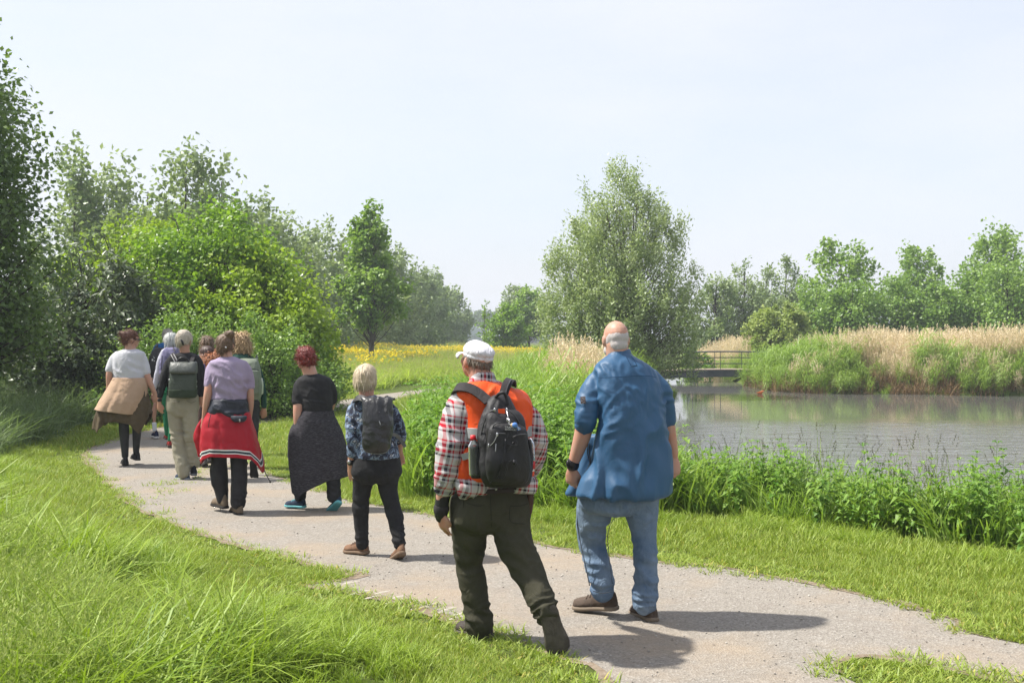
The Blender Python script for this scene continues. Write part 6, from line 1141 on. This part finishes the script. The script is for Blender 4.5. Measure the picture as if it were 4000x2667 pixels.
F.skin('black_trousers', [F.torso([(740, 905, 1175, .13, 0), (830, 905, 1180, .13, 0)]), F.limb(legL), F.limb(legR)], TROU, .010, 4, fold=[KN(F, 975, 1180, 0, .15, .010, .06, (1, 0, .3)), KN(F, 1112, 1250, -.06, .15, .009, .06, (1, 0, .2)), KN(F, 1108, 1330, -.06, .08, .010, .03)])
BOOT = cloth('taupe_suede_boot', (0.16, 0.12, 0.085), (0.22, 0.17, 0.12), scale=18); F.shoe((1020, 1398, .0), (930, 1372, .20), BOOT, RUBBER, W=.048, hgt=.11, L=.26); F.shoe((1120, 1449, -.11), (1072, 1424, .12), BOOT, RUBBER, W=.05, hgt=.105, L=.27, up=(0, .25, 1))
HBR = hair_mat('brown_hair', (0.055, 0.032, 0.018), (0.26, 0.155, 0.085))
F.hair([((0, -.05, .14), (.37, .46, .40)), ((0, -.24, -.02), (.33, .28, .26)), ((-.26, -.02, -.08), (.14, .22, .26)), ((.24, 0, -.02), (.14, .22, .24)), ((.24, -.14, .50), (.21, .20, .20)), ((0, -.30, -.22), (.18, .14, .14))], HBR, noise=((.009, .035), (.005, .014)), voxel=.008, locks=600, length=.05, flow=(-.35, 0, -.5), lift=.14, width=.005, curlamp=.004)
F.add('earring', *ell_np(F.p(1020, 235, -.14), (.008, .006, .010)), METAL)

# ============ woman in black with the grey green rucksack
F = Fig('grey blonde woman in black top and beige trousers with a roll top rucksack', CE, 13.6, 0.08, seed=71, voxel=.007).start(715, 1160)
to = [(268, 690, 768, .065, .02), (282, 655, 795, .09, .01), (305, 608, 832, .105, 0), (380, 610, 836, .115, 0), (480, 608, 828, .12, 0), (580, 600, 818, .12, 0)]
armL = [(605, 340, -.02, 24), (578, 430, -.05, 24), (558, 520, -.06, 20), (544, 590, -.05, 16), (540, 625, -.05, 14)]; armR = [(832, 345, .02, 23), (846, 440, .04, 22), (850, 520, .05, 19), (840, 590, .06, 14)]
legL = [(655, 650, 0, 60), (656, 740, .01, 54), (670, 860, .03, 48), (686, 1000, .02, 47), (706, 1100, .0, 46), (716, 1148, 0, 43)]; legR = [(762, 650, 0, 58), (765, 760, 0, 52), (768, 880, .04, 46), (778, 1000, .08, 44), (786, 1078, .10, 42)]
hd = F.head(722, 182, 140, yaw=-14, pitch=4, dy=.02, neck=(727, 280, 0), neck_r=.25)
body(F, hd + [F.torso(shr(to, 18, .03)), F.limb(thin(armL)), F.limb(thin(armR)), F.limb(legL, .015), F.limb(legR, .015)] + F.hand((539, 632, -.05), (545, 722, -.03), 1, palm=(.5, 1, 0), curl=.5) + F.hand((840, 592, .06), (846, 665, .1), -1, curl=.5), SK_TAN)
F.skin('black_top', [F.torso(to), F.limb([(625, 312, -.01, 20), (605, 350, -.02, 29), (578, 430, -.05, 30), (558, 520, -.06, 26), (544, 588, -.05, 21)]), F.limb([(818, 315, .02, 20), (832, 352, .02, 27), (846, 440, .04, 27), (850, 520, .05, 24), (840, 582, .06, 19)])], BLACKC, .011, 5, fold=[(vx(565, 500, -.1), .12, .007, (.2, 0, 1), .04)])
BEIGE = cloth('stone_beige_cotton', (0.40, 0.37, 0.28), (0.33, 0.305, 0.23), scale=6)
tr = F.skin('beige_trousers', [F.torso([(570, 600, 816, .12, 0), (630, 592, 822, .13, 0), (690, 598, 818, .12, 0), (728, 640, 780, .09, 0)]), F.limb(legL, n=6), F.limb(legR, n=6)], BEIGE, .0105, 5, fold=[KN(F, 670, 880, 0, .16, .013, .06), KN(F, 765, 850, 0, .12, .015, .05), KN(F, 700, 1080, 0, .14, .011, .05, (1, 0, .5)), KN(F, 785, 1040, .08, .10, .013, .045), KN(F, 705, 720, -.1, .12, .010, .05, (.7, 0, 1))])
F.cord('pocket_seam', [(625, 622, -.13), (655, 632, -.145), (690, 622, -.14)], cloth('beige_seam', (.22, .20, .15)), .003, parent=tr); F.cord('pocket_seam', [(740, 620, -.14), (770, 632, -.14), (805, 618, -.11)], cloth('beige_seam2', (.22, .20, .15)), .003, parent=tr)
F.shoe((748, 1192, -.02), (668, 1182, .14), NAVY, plain('grey_sole', (.30, .32, .35), .7), W=.046, hgt=.08, L=.25); F.shoe((788, 1160, .02), (780, 1138, .26), cloth('black_shoe', (.02, .022, .03)), plain('grey_sole2', (.16, .17, .19), .7), W=.048, hgt=.10, L=.25, up=(0, .15, 1))
HG = hair_mat('ash_blonde_hair', (0.32, 0.25, 0.17), (0.74, 0.68, 0.58))
F.hair([((0, -.06, .15), (.38, .47, .40)), ((0, -.26, -.04), (.33, .26, .26)), ((.1, -.02, .1), (.30, .36, .36)), ((-.10, -.30, -.22), (.16, .14, .16))], HG, noise=((.009, .04), (.004, .014)), voxel=.009, locks=500, length=.05, flow=(-.5, -.2, -.4), lift=.05, width=.006)
F.skin('hair_clip', [F.limb([(695, 178, -.18, 6), (706, 195, -.18, 9), (712, 215, -.16, 6)])], BLACKP, .006, 2)
w_ = F.skin('watch', [F.limb([(543, 606, -.05, 17), (541, 618, -.05, 17)])], BLACKP, .007, 2)
K = Fig('grey green roll top rucksack with leather handle on the woman in black', CE, 13.6, 0.08, name='backpack', cat='backpack', group='backpacks of the walkers', seed=72).start(712, 595); K.base[2] = K.p(712, 595)[2]; K.root.location = K.base
PU = cloth('slate_coated_canvas', (0.075, 0.085, 0.075), (0.095, 0.105, 0.092), rough=.45, spec=.45); PU2 = cloth('dark_green_coated_canvas', (0.040, 0.055, 0.036), (0.052, 0.068, 0.046), rough=.5, spec=.4)
mn = K.skin('main_compartment', [K.torso([(395, 625, 800, .05, -.17), (450, 618, 803, .065, -.18), (540, 612, 804, .075, -.185), (590, 618, 798, .06, -.185)], expo=3.6)], PU2, .009, 3, noise=((.004, .09),)); K.skin('roll_top', [K.torso([(336, 622, 806, .03, -.175), (350, 620, 808, .055, -.185), (385, 618, 808, .075, -.20), (412, 620, 808, .08, -.205), (424, 622, 806, .06, -.20)], expo=3.6)], PU, .009, 3, noise=((.004, .08),)); K.skin('base_panel', [K.torso([(535, 609, 808, .079, -.186), (585, 613, 804, .076, -.186), (598, 625, 792, .05, -.186)], expo=3.6)], cloth('moss_panel', (.045, .065, .038)), .009, 3)
K.cord('handle', [(668, 345, -.20), (680, 318, -.20), (710, 308, -.20), (740, 318, -.20), (752, 345, -.20)], BLACKP, .012); K.band('shoulder_strap', [(668, 348, -.175), (650, 310, -.14), (636, 282, -.08), (630, 280, .0)], GREYSTRAP, .045, .01, nrm=(0, -1, .5)); K.band('shoulder_strap', [(762, 348, -.17), (778, 315, -.13), (790, 292, -.06), (796, 292, .02)], GREYSTRAP, .045, .01, nrm=(0, -1, .5))
for pts in ([(622, 284, -.10), (636, 310, -.155), (655, 345, -.185)], [(643, 282, -.10), (660, 312, -.155), (675, 345, -.185)]): K.cord('strap_edge', pts, plain('pale_piping', (.45, .45, .45), .6), .004)
for x, y in ((612, 470), (615, 520), (806, 480), (806, 515)): K.add('buckle', *ell_np(K.p(x, y, -.15), (.010, .010, .016)), METAL)

# ============ woman in the white shirt
F = Fig('woman with dark tousled bun, white shirt and beige sweater round her hips', CE, 15.05, 0.05, seed=81, voxel=.0075).start(320, 1070)
to = [(244, 292, 378, .07, .02), (258, 255, 405, .10, .01), (275, 222, 432, .12, 0), (330, 208, 425, .135, 0), (400, 214, 424, .14, 0), (470, 214, 436, .145, 0)]
armL = [(212, 310, -.02, 26), (190, 370, -.04, 27), (181, 430, -.05, 26), (178, 500, -.04, 21), (168, 555, -.02, 15)]; armR = [(425, 310, .02, 26), (440, 380, .02, 27), (455, 450, .02, 25), (484, 515, .04, 20), (506, 565, .06, 14)]
legL = [(290, 620, 0, 50), (284, 760, 0, 38), (286, 850, 0, 36), (290, 940, -.01, 29), (293, 1018, -.02, 24)]; legR = [(372, 620, 0, 50), (378, 780, .03, 36), (376, 880, .05, 30), (373, 960, .06, 24), (373, 995, .06, 22)]
hd = F.head(338, 178, 126, yaw=-62, pitch=0, dy=.02, neck=(332, 256, 0), neck_r=.30)
body(F, hd + [F.torso(shr(to, 16, .03)), F.limb(thin(armL)), F.limb(thin(armR)), F.limb(legL, .012), F.limb(legR, .012)] + F.hand((167, 556, -.02), (164, 592, .06), 1, curl=.5) + F.hand((507, 568, .06), (514, 640, .1), -1, palm=(-.5, 1, 0), curl=.5), SK)
WHITE = cloth('white_cotton', (0.66, 0.66, 0.70), (0.60, 0.60, 0.65), scale=5)
F.skin('white_shirt', [F.torso(to), F.limb([(238, 280, -.01, 22), (210, 315, -.02, 29), (192, 365, -.03, 33), (182, 400, -.04, 33)]), F.limb([(408, 282, .01, 22), (425, 318, .02, 28), (438, 370, .02, 31), (446, 415, .02, 31)])], WHITE, .0115, 5, fold=[(vx(320, 400, -.15), .2, .011, (.5, 0, 1), .06), (vx(230, 400, -.1), .1, .01, (1, 0, .4), .045)])
SAND = cloth('beige_fleece', (0.56, 0.39, 0.27), (0.50, 0.345, 0.235), scale=6, rough=.95); OLJ = cloth('olive_parka', (0.085, 0.062, 0.035), (0.12, 0.09, 0.052), scale=8)
F.drape('olive_jacket', [(480, 218, 438, .145, 0), (560, 170, 446, .18, 0), (640, 122, 462, .21, 0), (700, 90, 474, .22, 0), (760, 78, 476, .21, 0)], OLJ, hem=[(-1, .10), (-.75, .16), (-.5, .03), (-.1, .0), (.4, .04), (.65, .17), (.85, .02), (1, -.10)], wave=.03, waves=8, seed=21)
F.drape('beige_sweater', [(452, 212, 438, .150, -.005), (500, 192, 446, .175, -.01), (560, 160, 442, .20, -.02), (620, 128, 428, .225, -.03), (695, 92, 404, .24, -.03)], SAND, hem=[(-1, -.03), (0, .0), (.6, .03), (1, .02)], wave=.014, waves=5, seed=22, thick=.008)
F.skin('sweater_roll', [F.torso([(450, 210, 438, .152, 0), (464, 206, 442, .165, 0), (480, 205, 444, .165, 0)])], SAND, .011, 3, noise=((.006, .05),))
F.skin('black_leggings', [F.torso([(600, 232, 430, .12, 0), (660, 240, 425, .12, 0)]), F.limb(legL), F.limb(legR)], BLACKT, .010, 4)
BS = cloth('black_sneaker', (.028, .028, .03)); F.shoe((296, 1086, -.05), (286, 1068, .19), BS, RUBBER, W=.05, hgt=.10, L=.25, up=(0, .2, 1)); F.shoe((386, 1050, .05), (352, 1034, .26), BS, RUBBER, W=.048, hgt=.10, L=.25, up=(0, .1, 1))
HA = hair_mat('dark_auburn_hair', (0.045, 0.018, 0.012), (0.24, 0.085, 0.045))
F.hair([((0, -.06, .16), (.36, .45, .38)), ((0, -.28, .12), (.28, .26, .26)), ((0, -.24, -.14), (.28, .24, .22)), ((0, -.42, .28), (.20, .18, .18))], HA, noise=((.014, .04), (.008, .016)), voxel=.010, locks=500, length=.08, flow=(-.8, 0, .35), lift=.4, width=.006, curlamp=.008)
SG = plain('dark_lens', (.012, .012, .014), .1, .6)
for sg in (-1, 1): F.add('sunglass_lens', *ell_np(F.hc + F.hM @ (np.array([sg * .15, .40, .0]) * F.hh), np.array((.115, .03, .08)) * F.hh, F.hM, 12, 8), SG); F.add('temple_arm', *limb_np(np.array([F.hc + F.hM @ (np.array([sg * .26, .36, .02]) * F.hh), F.hc + F.hM @ (np.array([sg * .345, .02, .03]) * F.hh)]), np.array([.004, .004]), seg=6), SG)

# ============ far walkers
def simple(label, D, slant, seed, foot, to, hd_args, tops, top_mat, armL, armR, sleeves, pelvis, legL, legR, leg_mat, leg_name, skinm, hands=(), top_name='shirt', legsk=True):
    global F
    F = Fig(label, CE, D, slant, seed=seed, voxel=.0105).start(*foot)
    hd = F.head(*hd_args[0], **hd_args[1]); hp = []
    for h_ in hands: hp += F.hand(*h_)
    body(F, hd + [F.torso(shr(to, 12, .03)), F.limb(thin(armL)), F.limb(thin(armR)), F.limb(legL, .012), F.limb(legR, .012)] + hp, skinm)
    F.skin(top_name, [F.torso(to)] + [F.limb(s_) for s_ in sleeves], top_mat, .012, 4, noise=((.006, .06),))
    F.skin(leg_name, [F.torso(pelvis)] + [F.limb(l_) for l_ in tops], leg_mat, .012, 4, noise=((.006, .06),))
    return F
BLUE = cloth('bright_blue_jersey', (0.02, 0.13, 0.36)); DSH = cloth('dark_shorts', (0.02, 0.02, 0.024))
lL = [(525, 560, 0, 30), (512, 640, 0, 22), (502, 700, 0, 23), (503, 780, .0, 15), (508, 850, .0, 12)]; lR = [(590, 560, 0, 30), (600, 650, .02, 24), (606, 780, .06, 18), (606, 850, .08, 14)]
simple('grey haired man in blue shirt and dark shorts, furthest of the walkers', 19.0, .1, 91, (545, 880), [(196, 572, 622, .06, .01), (212, 525, 645, .10, 0), (235, 502, 655, .12, 0), (320, 500, 655, .13, 0), (430, 505, 650, .13, 0), (500, 505, 650, .13, 0)], ((598, 152, 100), dict(yaw=10, dy=.02, neck=(597, 208, 0), neck_r=.28)), [[(525, 540, 0, 34), (513, 600, 0, 30)], [(590, 540, 0, 36), (600, 610, .02, 32)]], BLUE, [(505, 260, -.02, 18), (497, 360, -.03, 17), (492, 470, -.03, 14), (492, 560, 0, 10)], [(650, 260, .02, 18), (660, 360, .03, 17), (660, 470, .05, 14)], [[(520, 235, 0, 16), (500, 280, -.02, 22), (496, 340, -.03, 21)], [(640, 238, 0, 16), (652, 280, .02, 22), (658, 340, .03, 21)]], [(480, 505, 652, .13, 0), (560, 505, 650, .13, 0)], lL, lR, DSH, 'dark_shorts', SK_TAN, [((492, 565, 0), (497, 625, .02), 1, (0, 1, 0), .5)], 'blue_shirt')
F.skin('sock', [F.limb([(503, 782, 0, 17), (506, 830, 0, 16)])], plain('white_sock', (.75, .75, .76), .9), .009, 2); F.shoe((522, 892, -.04), (496, 880, .2), cloth('navy_trainer', (.012, .018, .06)), plain('white_sole', (.70, .68, .66), .6), W=.05, hgt=.10, sole_h=.04, L=.27); F.shoe((606, 880, .06), (600, 868, .3), NAVY, plain('white_sole2', (.70, .68, .66), .6), W=.05, hgt=.09, L=.27)
HGR = hair_mat('grey_curly_hair', (0.20, 0.18, 0.16), (0.50, 0.46, 0.42)); F.hair([((0, -.06, .14), (.38, .47, .39)), ((0, -.26, -.06), (.31, .24, .26))], HGR, noise=((.012, .03),), voxel=.010, locks=350, length=.03, lift=.4, width=.010, curlamp=.006)
K = Fig('black backpack with white print on the grey haired man in blue', CE, 19.0, .1, name='backpack', cat='backpack', group='backpacks of the walkers', seed=92).start(530, 460); K.base[2] = K.p(530, 460)[2]; K.root.location = K.base
K.skin('main_compartment', [K.torso([(238, 510, 600, .05, -.16), (262, 490, 606, .08, -.18), (320, 470, 608, .10, -.20), (400, 468, 606, .10, -.20), (450, 480, 598, .06, -.19)], expo=2.8)], NYLON, .011, 3, noise=((.006, .08),)); K.band('shoulder_strap', [(520, 245, -.16), (520, 222, -.10), (524, 206, 0)], NYLON, .05, .01); K.band('shoulder_strap', [(575, 248, -.16), (590, 230, -.10), (596, 212, 0)], NYLON, .05, .01)
WP = plain('white_print', (.7, .7, .7), .6)
for x, y, w2, l2 in ((490, 323, .030, 10), (503, 330, .016, 6), (503, 308, .012, 7), (497, 300, .010, 4)): K.band('print_mark', [(x - l2 / 2, y, -.308), (x + l2 / 2, y + 1, -.308)], WP, w2, .004)
LAV = cloth('pale_lavender_shirt', (0.60, 0.60, 0.70)); GRN = cloth('green_trousers', (0.012, 0.17, 0.075))
lL = [(596, 540, 0, 38), (592, 660, .02, 30), (594, 780, .03, 24), (598, 860, .05, 20)]; lR = [(645, 540, 0, 38), (640, 680, -.02, 28), (628, 800, -.04, 22), (618, 900, -.06, 18)]
simple('white haired woman in lavender and green trousers with purple backpack', 17.5, .1, 95, (615, 935), [(228, 598, 655, .06, .01), (245, 570, 685, .09, 0), (270, 555, 700, .11, 0), (380, 558, 698, .12, 0), (500, 562, 694, .12, 0)], ((622, 182, 106), dict(yaw=8, dy=.02, neck=(625, 240, 0), neck_r=.26)), [lL, lR], LAV, [(560, 290, -.02, 18), (535, 390, -.04, 17), (512, 490, -.04, 13), (500, 560, -.03, 10)], [(696, 290, .02, 18), (708, 400, .03, 17), (705, 500, .08, 12)], [[(572, 265, -.01, 18), (556, 305, -.02, 24), (532, 400, -.04, 23), (512, 490, -.04, 18), (503, 535, -.03, 14)], [(688, 268, .01, 18), (698, 310, .02, 22), (708, 400, .03, 21), (706, 490, .08, 16)]], [(490, 562, 694, .12, 0), (560, 565, 690, .13, 0)], lL, lR, GRN, 'green_trousers', SK, [((499, 565, -.03), (497, 620, .0), 1, (.5, 1, 0), .5)], 'lavender_shirt')
RS = cloth('red_trainer', (.35, .03, .025)); F.shoe((618, 952, -.08), (612, 940, .15), RS, plain('dark_sole', (.08, .06, .05), .8), W=.048, hgt=.10, L=.25); F.shoe((598, 900, .06), (592, 888, .28), RS, plain('dark_sole2', (.08, .06, .05), .8), W=.048, hgt=.09, L=.25)
HWW = hair_mat('silver_hair', (0.42, 0.44, 0.42), (0.74, 0.75, 0.73)); F.hair([((0, -.06, .12), (.40, .48, .42)), ((0, -.2, -.12), (.38, .32, .30))], HWW, noise=((.008, .04),), voxel=.010, locks=350, length=.07, lift=.1, width=.009)
K = Fig('purple grey backpack on the white haired woman', CE, 17.5, .1, name='backpack', cat='backpack', group='backpacks of the walkers', seed=96).start(610, 440); K.base[2] = K.p(610, 440)[2]; K.root.location = K.base
PUR = cloth('purple_ripstop', (0.16, 0.15, 0.27), (0.22, 0.21, 0.33), scale=14); K.skin('main_compartment', [K.torso([(236, 590, 672, .05, -.15), (262, 565, 685, .08, -.17), (340, 548, 686, .09, -.18), (420, 545, 680, .09, -.18), (440, 560, 670, .06, -.18)], expo=2.6)], PUR, .010, 3, noise=((.010, .05),)); K.cord('draw_cord', [(560, 290, -.25), (556, 340, -.27), (552, 400, -.27)], BLACKP, .004); K.band('lid_strap', [(640, 236, -.20), (652, 262, -.25)], BLACKP, .02, .006)
simple('brown haired walker half hidden behind the woman with auburn curls', 16.3, .1, 101, (890, 1010), [(262, 862, 910, .06, .01), (280, 835, 940, .09, 0), (310, 825, 950, .11, 0), (420, 830, 948, .12, 0), (520, 830, 945, .12, 0)], ((884, 210, 112), dict(yaw=25, dy=.02, neck=(888, 275, 0), neck_r=.26)), [[(860, 560, 0, 40), (858, 720, 0, 32), (862, 880, 0, 24), (865, 990, 0, 20)], [(918, 560, 0, 40), (915, 720, 0, 32), (912, 880, 0, 24), (910, 980, 0, 20)]], BLACKC, [(832, 320, 0, 18), (828, 430, 0, 17), (832, 540, 0, 13)], [(945, 320, 0, 18), (950, 430, 0, 17), (948, 540, 0, 13)], [[(845, 295, 0, 18), (832, 335, 0, 22), (829, 430, 0, 21), (832, 520, 0, 17)], [(935, 296, 0, 18), (944, 335, 0, 22), (949, 430, 0, 21), (948, 520, 0, 17)]], [(510, 830, 946, .12, 0), (590, 832, 944, .13, 0)], [(860, 560, 0, 40), (858, 720, 0, 32), (862, 880, 0, 24), (865, 990, 0, 20)], [(918, 560, 0, 40), (915, 720, 0, 32), (912, 880, 0, 24), (910, 980, 0, 20)], BLACKC, 'black_trousers', SK, [((832, 545, 0), (834, 600, 0), 1, (0, 1, 0), .5), ((948, 545, 0), (948, 600, 0), -1, (0, 1, 0), .5)], 'black_top')
F.shoe((866, 1006, 0), (862, 990, .25), BS, RUBBER, W=.048, L=.25); F.shoe((910, 1002, 0), (908, 988, .25), BS, RUBBER, W=.048, L=.25)
F.hair([((0, -.06, .13), (.40, .48, .42)), ((0, -.24, -.16), (.38, .30, .34)), ((-.25, -.1, -.25), (.18, .24, .30))], HBR, noise=((.012, .04),), voxel=.010, locks=350, length=.09, lift=.25, width=.010, curlamp=.01)
BLT = cloth('royal_blue_shirt', (0.012, 0.12, 0.50)); BRNS = cloth('brown_skirt_fabric', (.085, .05, .042))
lL = [(862, 640, 0, 38), (858, 780, 0, 30), (860, 940, .02, 22), (858, 1050, .03, 17)]; lR = [(905, 640, 0, 38), (905, 780, 0, 30), (903, 920, -.02, 22), (900, 1030, -.02, 17)]
simple('woman with auburn curls, spectacles and a royal blue shirt', 14.8, .1, 105, (880, 1080), [(346, 868, 915, .06, .01), (358, 850, 950, .09, 0), (385, 842, 958, .11, 0), (470, 846, 955, .12, 0), (590, 848, 952, .12, 0)], ((878, 286, 124), dict(yaw=58, pitch=-6, dy=.02, neck=(888, 358, 0), neck_r=.26)), [lL, lR], BLT, [(850, 395, -.02, 20), (842, 480, -.03, 19), (838, 570, -.03, 15), (832, 650, 0, 12)], [(952, 395, .02, 20), (958, 490, .03, 18), (955, 590, .05, 14)], [[(860, 375, -.01, 18), (850, 410, -.02, 24), (843, 480, -.03, 23), (840, 520, -.03, 21)], [(945, 378, .01, 18), (953, 412, .02, 23), (958, 480, .03, 22)]], [(575, 848, 952, .12, 0), (650, 832, 950, .14, 0)], lL, lR, BRNS, 'brown_trousers', SK, [((832, 652, 0), (834, 725, .02), 1, (.4, 1, 0), .5), ((955, 592, .05), (957, 660, .07), -1, (0, 1, 0), .5)], 'blue_shirt')
F.drape('brown_tunic', [(560, 846, 954, .125, 0), (680, 815, 950, .15, 0), (790, 806, 945, .16, 0)], BRNS, wave=.015, waves=5, seed=31)
GS = cloth('grey_trainer', (.16, .15, .15)); F.shoe((872, 1090, .0), (845, 1080, .2), GS, RUBBER, W=.048, L=.25); F.shoe((902, 1070, -.02), (898, 1056, .24), GS, RUBBER, W=.048, L=.25)
HAU = hair_mat('auburn_curls', (0.13, 0.035, 0.010), (0.62, 0.20, 0.05)); HDK = hair_mat('dark_crown_hair', (.03, .015, .012), (.10, .045, .03))
F.hair([((0, -.04, .16), (.37, .44, .37)), ((0, -.2, .04), (.36, .30, .30))], HDK, noise=((.004, .03),), voxel=.009, locks=200, length=.06, lift=.05, width=.008)
F.hair([(925, 320, -.04, 40, .10, 42), (912, 345, -.05, 34, .09, 34), (948, 300, .0, 30, .09, 40), (900, 325, -.06, 24, .07, 36)], HAU, name='curls', local=False, noise=((.018, .035), (.010, .016)), voxel=.010, locks=600, length=.09, lift=.5, width=.011, curlamp=.014)
F.cord('glasses', [(855, 290, -.08), (838, 288, -.02), (826, 286, .05)], METAL, .004); F.add('glasses_lens', *ell_np(F.p(828, 285, .04), (.012, .035, .028)), PETB); F.add('earring', *ell_np(F.p(862, 318, -.10), (.007, .007, .012)), METAL)
DGR = cloth('bottle_green_fleece', (0.012, 0.055, 0.040), (0.02, 0.075, 0.055))
lL = [(1155, 640, 0, 44), (1150, 780, .05, 34), (1150, 930, .1, 26), (1150, 1040, .12, 20)]; lR = [(1220, 640, 0, 46), (1224, 760, -.02, 36), (1222, 880, -.06, 28), (1216, 980, -.14, 22), (1212, 1035, -.20, 19)]
simple('curly blonde woman in bottle green with a sage green backpack', 13.9, .05, 111, (1190, 1150), [(284, 1100, 1165, .065, .01), (302, 1075, 1215, .10, 0), (330, 1065, 1240, .12, 0), (420, 1075, 1245, .13, 0), (540, 1085, 1248, .13, 0), (620, 1085, 1250, .13, 0)], ((1130, 212, 132), dict(yaw=10, dy=.02, neck=(1132, 292, 0), neck_r=.26)), [lL, lR], DGR, [(1085, 350, 0, 22), (1070, 450, 0, 20), (1068, 560, .05, 16)], [(1235, 350, .02, 20), (1268, 450, .03, 19), (1288, 560, .04, 17), (1293, 668, .05, 14)], [[(1092, 325, 0, 20), (1082, 360, 0, 26), (1070, 450, 0, 25), (1068, 545, .05, 21)], [(1220, 325, .01, 20), (1240, 362, .02, 25), (1268, 450, .03, 25), (1288, 560, .04, 23), (1294, 662, .05, 20)]], [(610, 1088, 1250, .13, 0), (680, 1095, 1252, .13, 0)], lL, lR, BLACKT, 'black_leggings', SK_TAN, [((1293, 672, .05), (1296, 742, .07), -1, (-.3, 1, 0), .5)], 'green_fleece')
F.skin('hood', [F.torso([(278, 1078, 1180, .08, -.03), (298, 1072, 1192, .11, -.05), (330, 1080, 1190, .10, -.07), (345, 1110, 1170, .06, -.09)])], DGR, .011, 3, noise=((.008, .05),))
TR = cloth('black_red_trainer', (.03, .025, .03)); F.shoe((1210, 1062, -.26), (1222, 1162, -.16), TR, RUBBER, up=(0, 1, .3), W=.048, hgt=.09, L=.25); F.shoe((1152, 1090, .10), (1148, 1076, .34), TR, RUBBER, W=.048, L=.25)
HC = hair_mat('curly_honey_hair', (0.22, 0.12, 0.05), (0.72, 0.50, 0.27)); F.hair([((0, -.06, .16), (.44, .50, .46)), ((0, -.2, -.2), (.48, .38, .36)), ((.2, -.15, -.1), (.34, .32, .38)), ((-.15, -.15, .1), (.34, .32, .38))], HC, noise=((.018, .04), (.010, .018)), voxel=.010, locks=800, length=.08, lift=.5, width=.010, curlamp=.014)
K = Fig('sage green backpack on the curly blonde woman in green', CE, 13.9, .05, name='backpack', cat='backpack', group='backpacks of the walkers', seed=112).start(1200, 610); K.base[2] = K.p(1200, 610)[2]; K.root.location = K.base
SAGE = cloth('sage_green_nylon', (0.17, 0.20, 0.15), (0.21, 0.245, 0.185), rough=.65); mn = K.skin('main_compartment', [K.torso([(312, 1120, 1240, .05, -.17), (345, 1110, 1256, .09, -.20), (430, 1108, 1270, .11, -.22), (540, 1110, 1274, .11, -.22), (610, 1125, 1262, .07, -.21)], expo=2.8)], SAGE, .010, 3, noise=((.006, .07),)); K.skin('front_pocket', [K.torso([(400, 1130, 1250, .04, -.32), (470, 1126, 1262, .06, -.32), (570, 1130, 1262, .05, -.31)], expo=3)], SAGE, .010, 3); K.cord('zip', [(1130, 395, -.34), (1190, 385, -.355), (1258, 398, -.34)], BLACKP, .004, parent=mn); K.band('shoulder_strap', [(1232, 335, -.15), (1238, 312, -.08), (1236, 300, .02)], SAGE, .05, .012)
W3 = Fig('pale bottle in the side pocket of the sage green backpack', CE, 13.9, .05, name='bottle', cat='bottle', group=None, seed=113).start(1272, 560); W3.base[2] = W3.p(1272, 560)[2]; W3.root.location = W3.base
W3.add('bottle_body', *limb_np(np.array([W3.p(1270, 560, -.14), W3.p(1271, 500, -.14), W3.p(1271, 480, -.14)]), np.array([.032, .032, .028]), seg=16), plain('pale_bottle', (.55, .62, .50), .3)); W3.add('bottle_cap', *limb_np(np.array([W3.p(1271, 478, -.14), W3.p(1271, 462, -.14)]), np.array([.022, .022]), seg=16), plain('white_cap_plastic', (.7, .7, .68), .4))
print('people', round(time.time() - T0, 1))
# ------------------------------------------------------------------ light summer haze
hm = bpy.data.materials.new('haze'); hm.use_nodes = True; ht = hm.node_tree; ht.nodes.clear(); ho = ht.nodes.new('ShaderNodeOutputMaterial'); pv = ht.nodes.new('ShaderNodeVolumePrincipled')
pv.inputs['Color'].default_value = (0.86, 0.92, 1.0, 1); pv.inputs['Density'].default_value = 0.0009; pv.inputs['Anisotropy'].default_value = 0.2; ht.links.new(pv.outputs[0], ho.inputs['Volume'])
hz = link('haze', quads_mesh('haze', *box_np(-1450, 1450, -40, 1540, -2.5, 15), mats=[hm], smooth=False)); tag(hz, 'thin summer haze over the park', kind='stuff')
print('total', round(time.time() - T0, 1), 'tris', sum(len(o.data.loops) - 2 * len(o.data.polygons) for o in bpy.data.objects if o.type == 'MESH'))
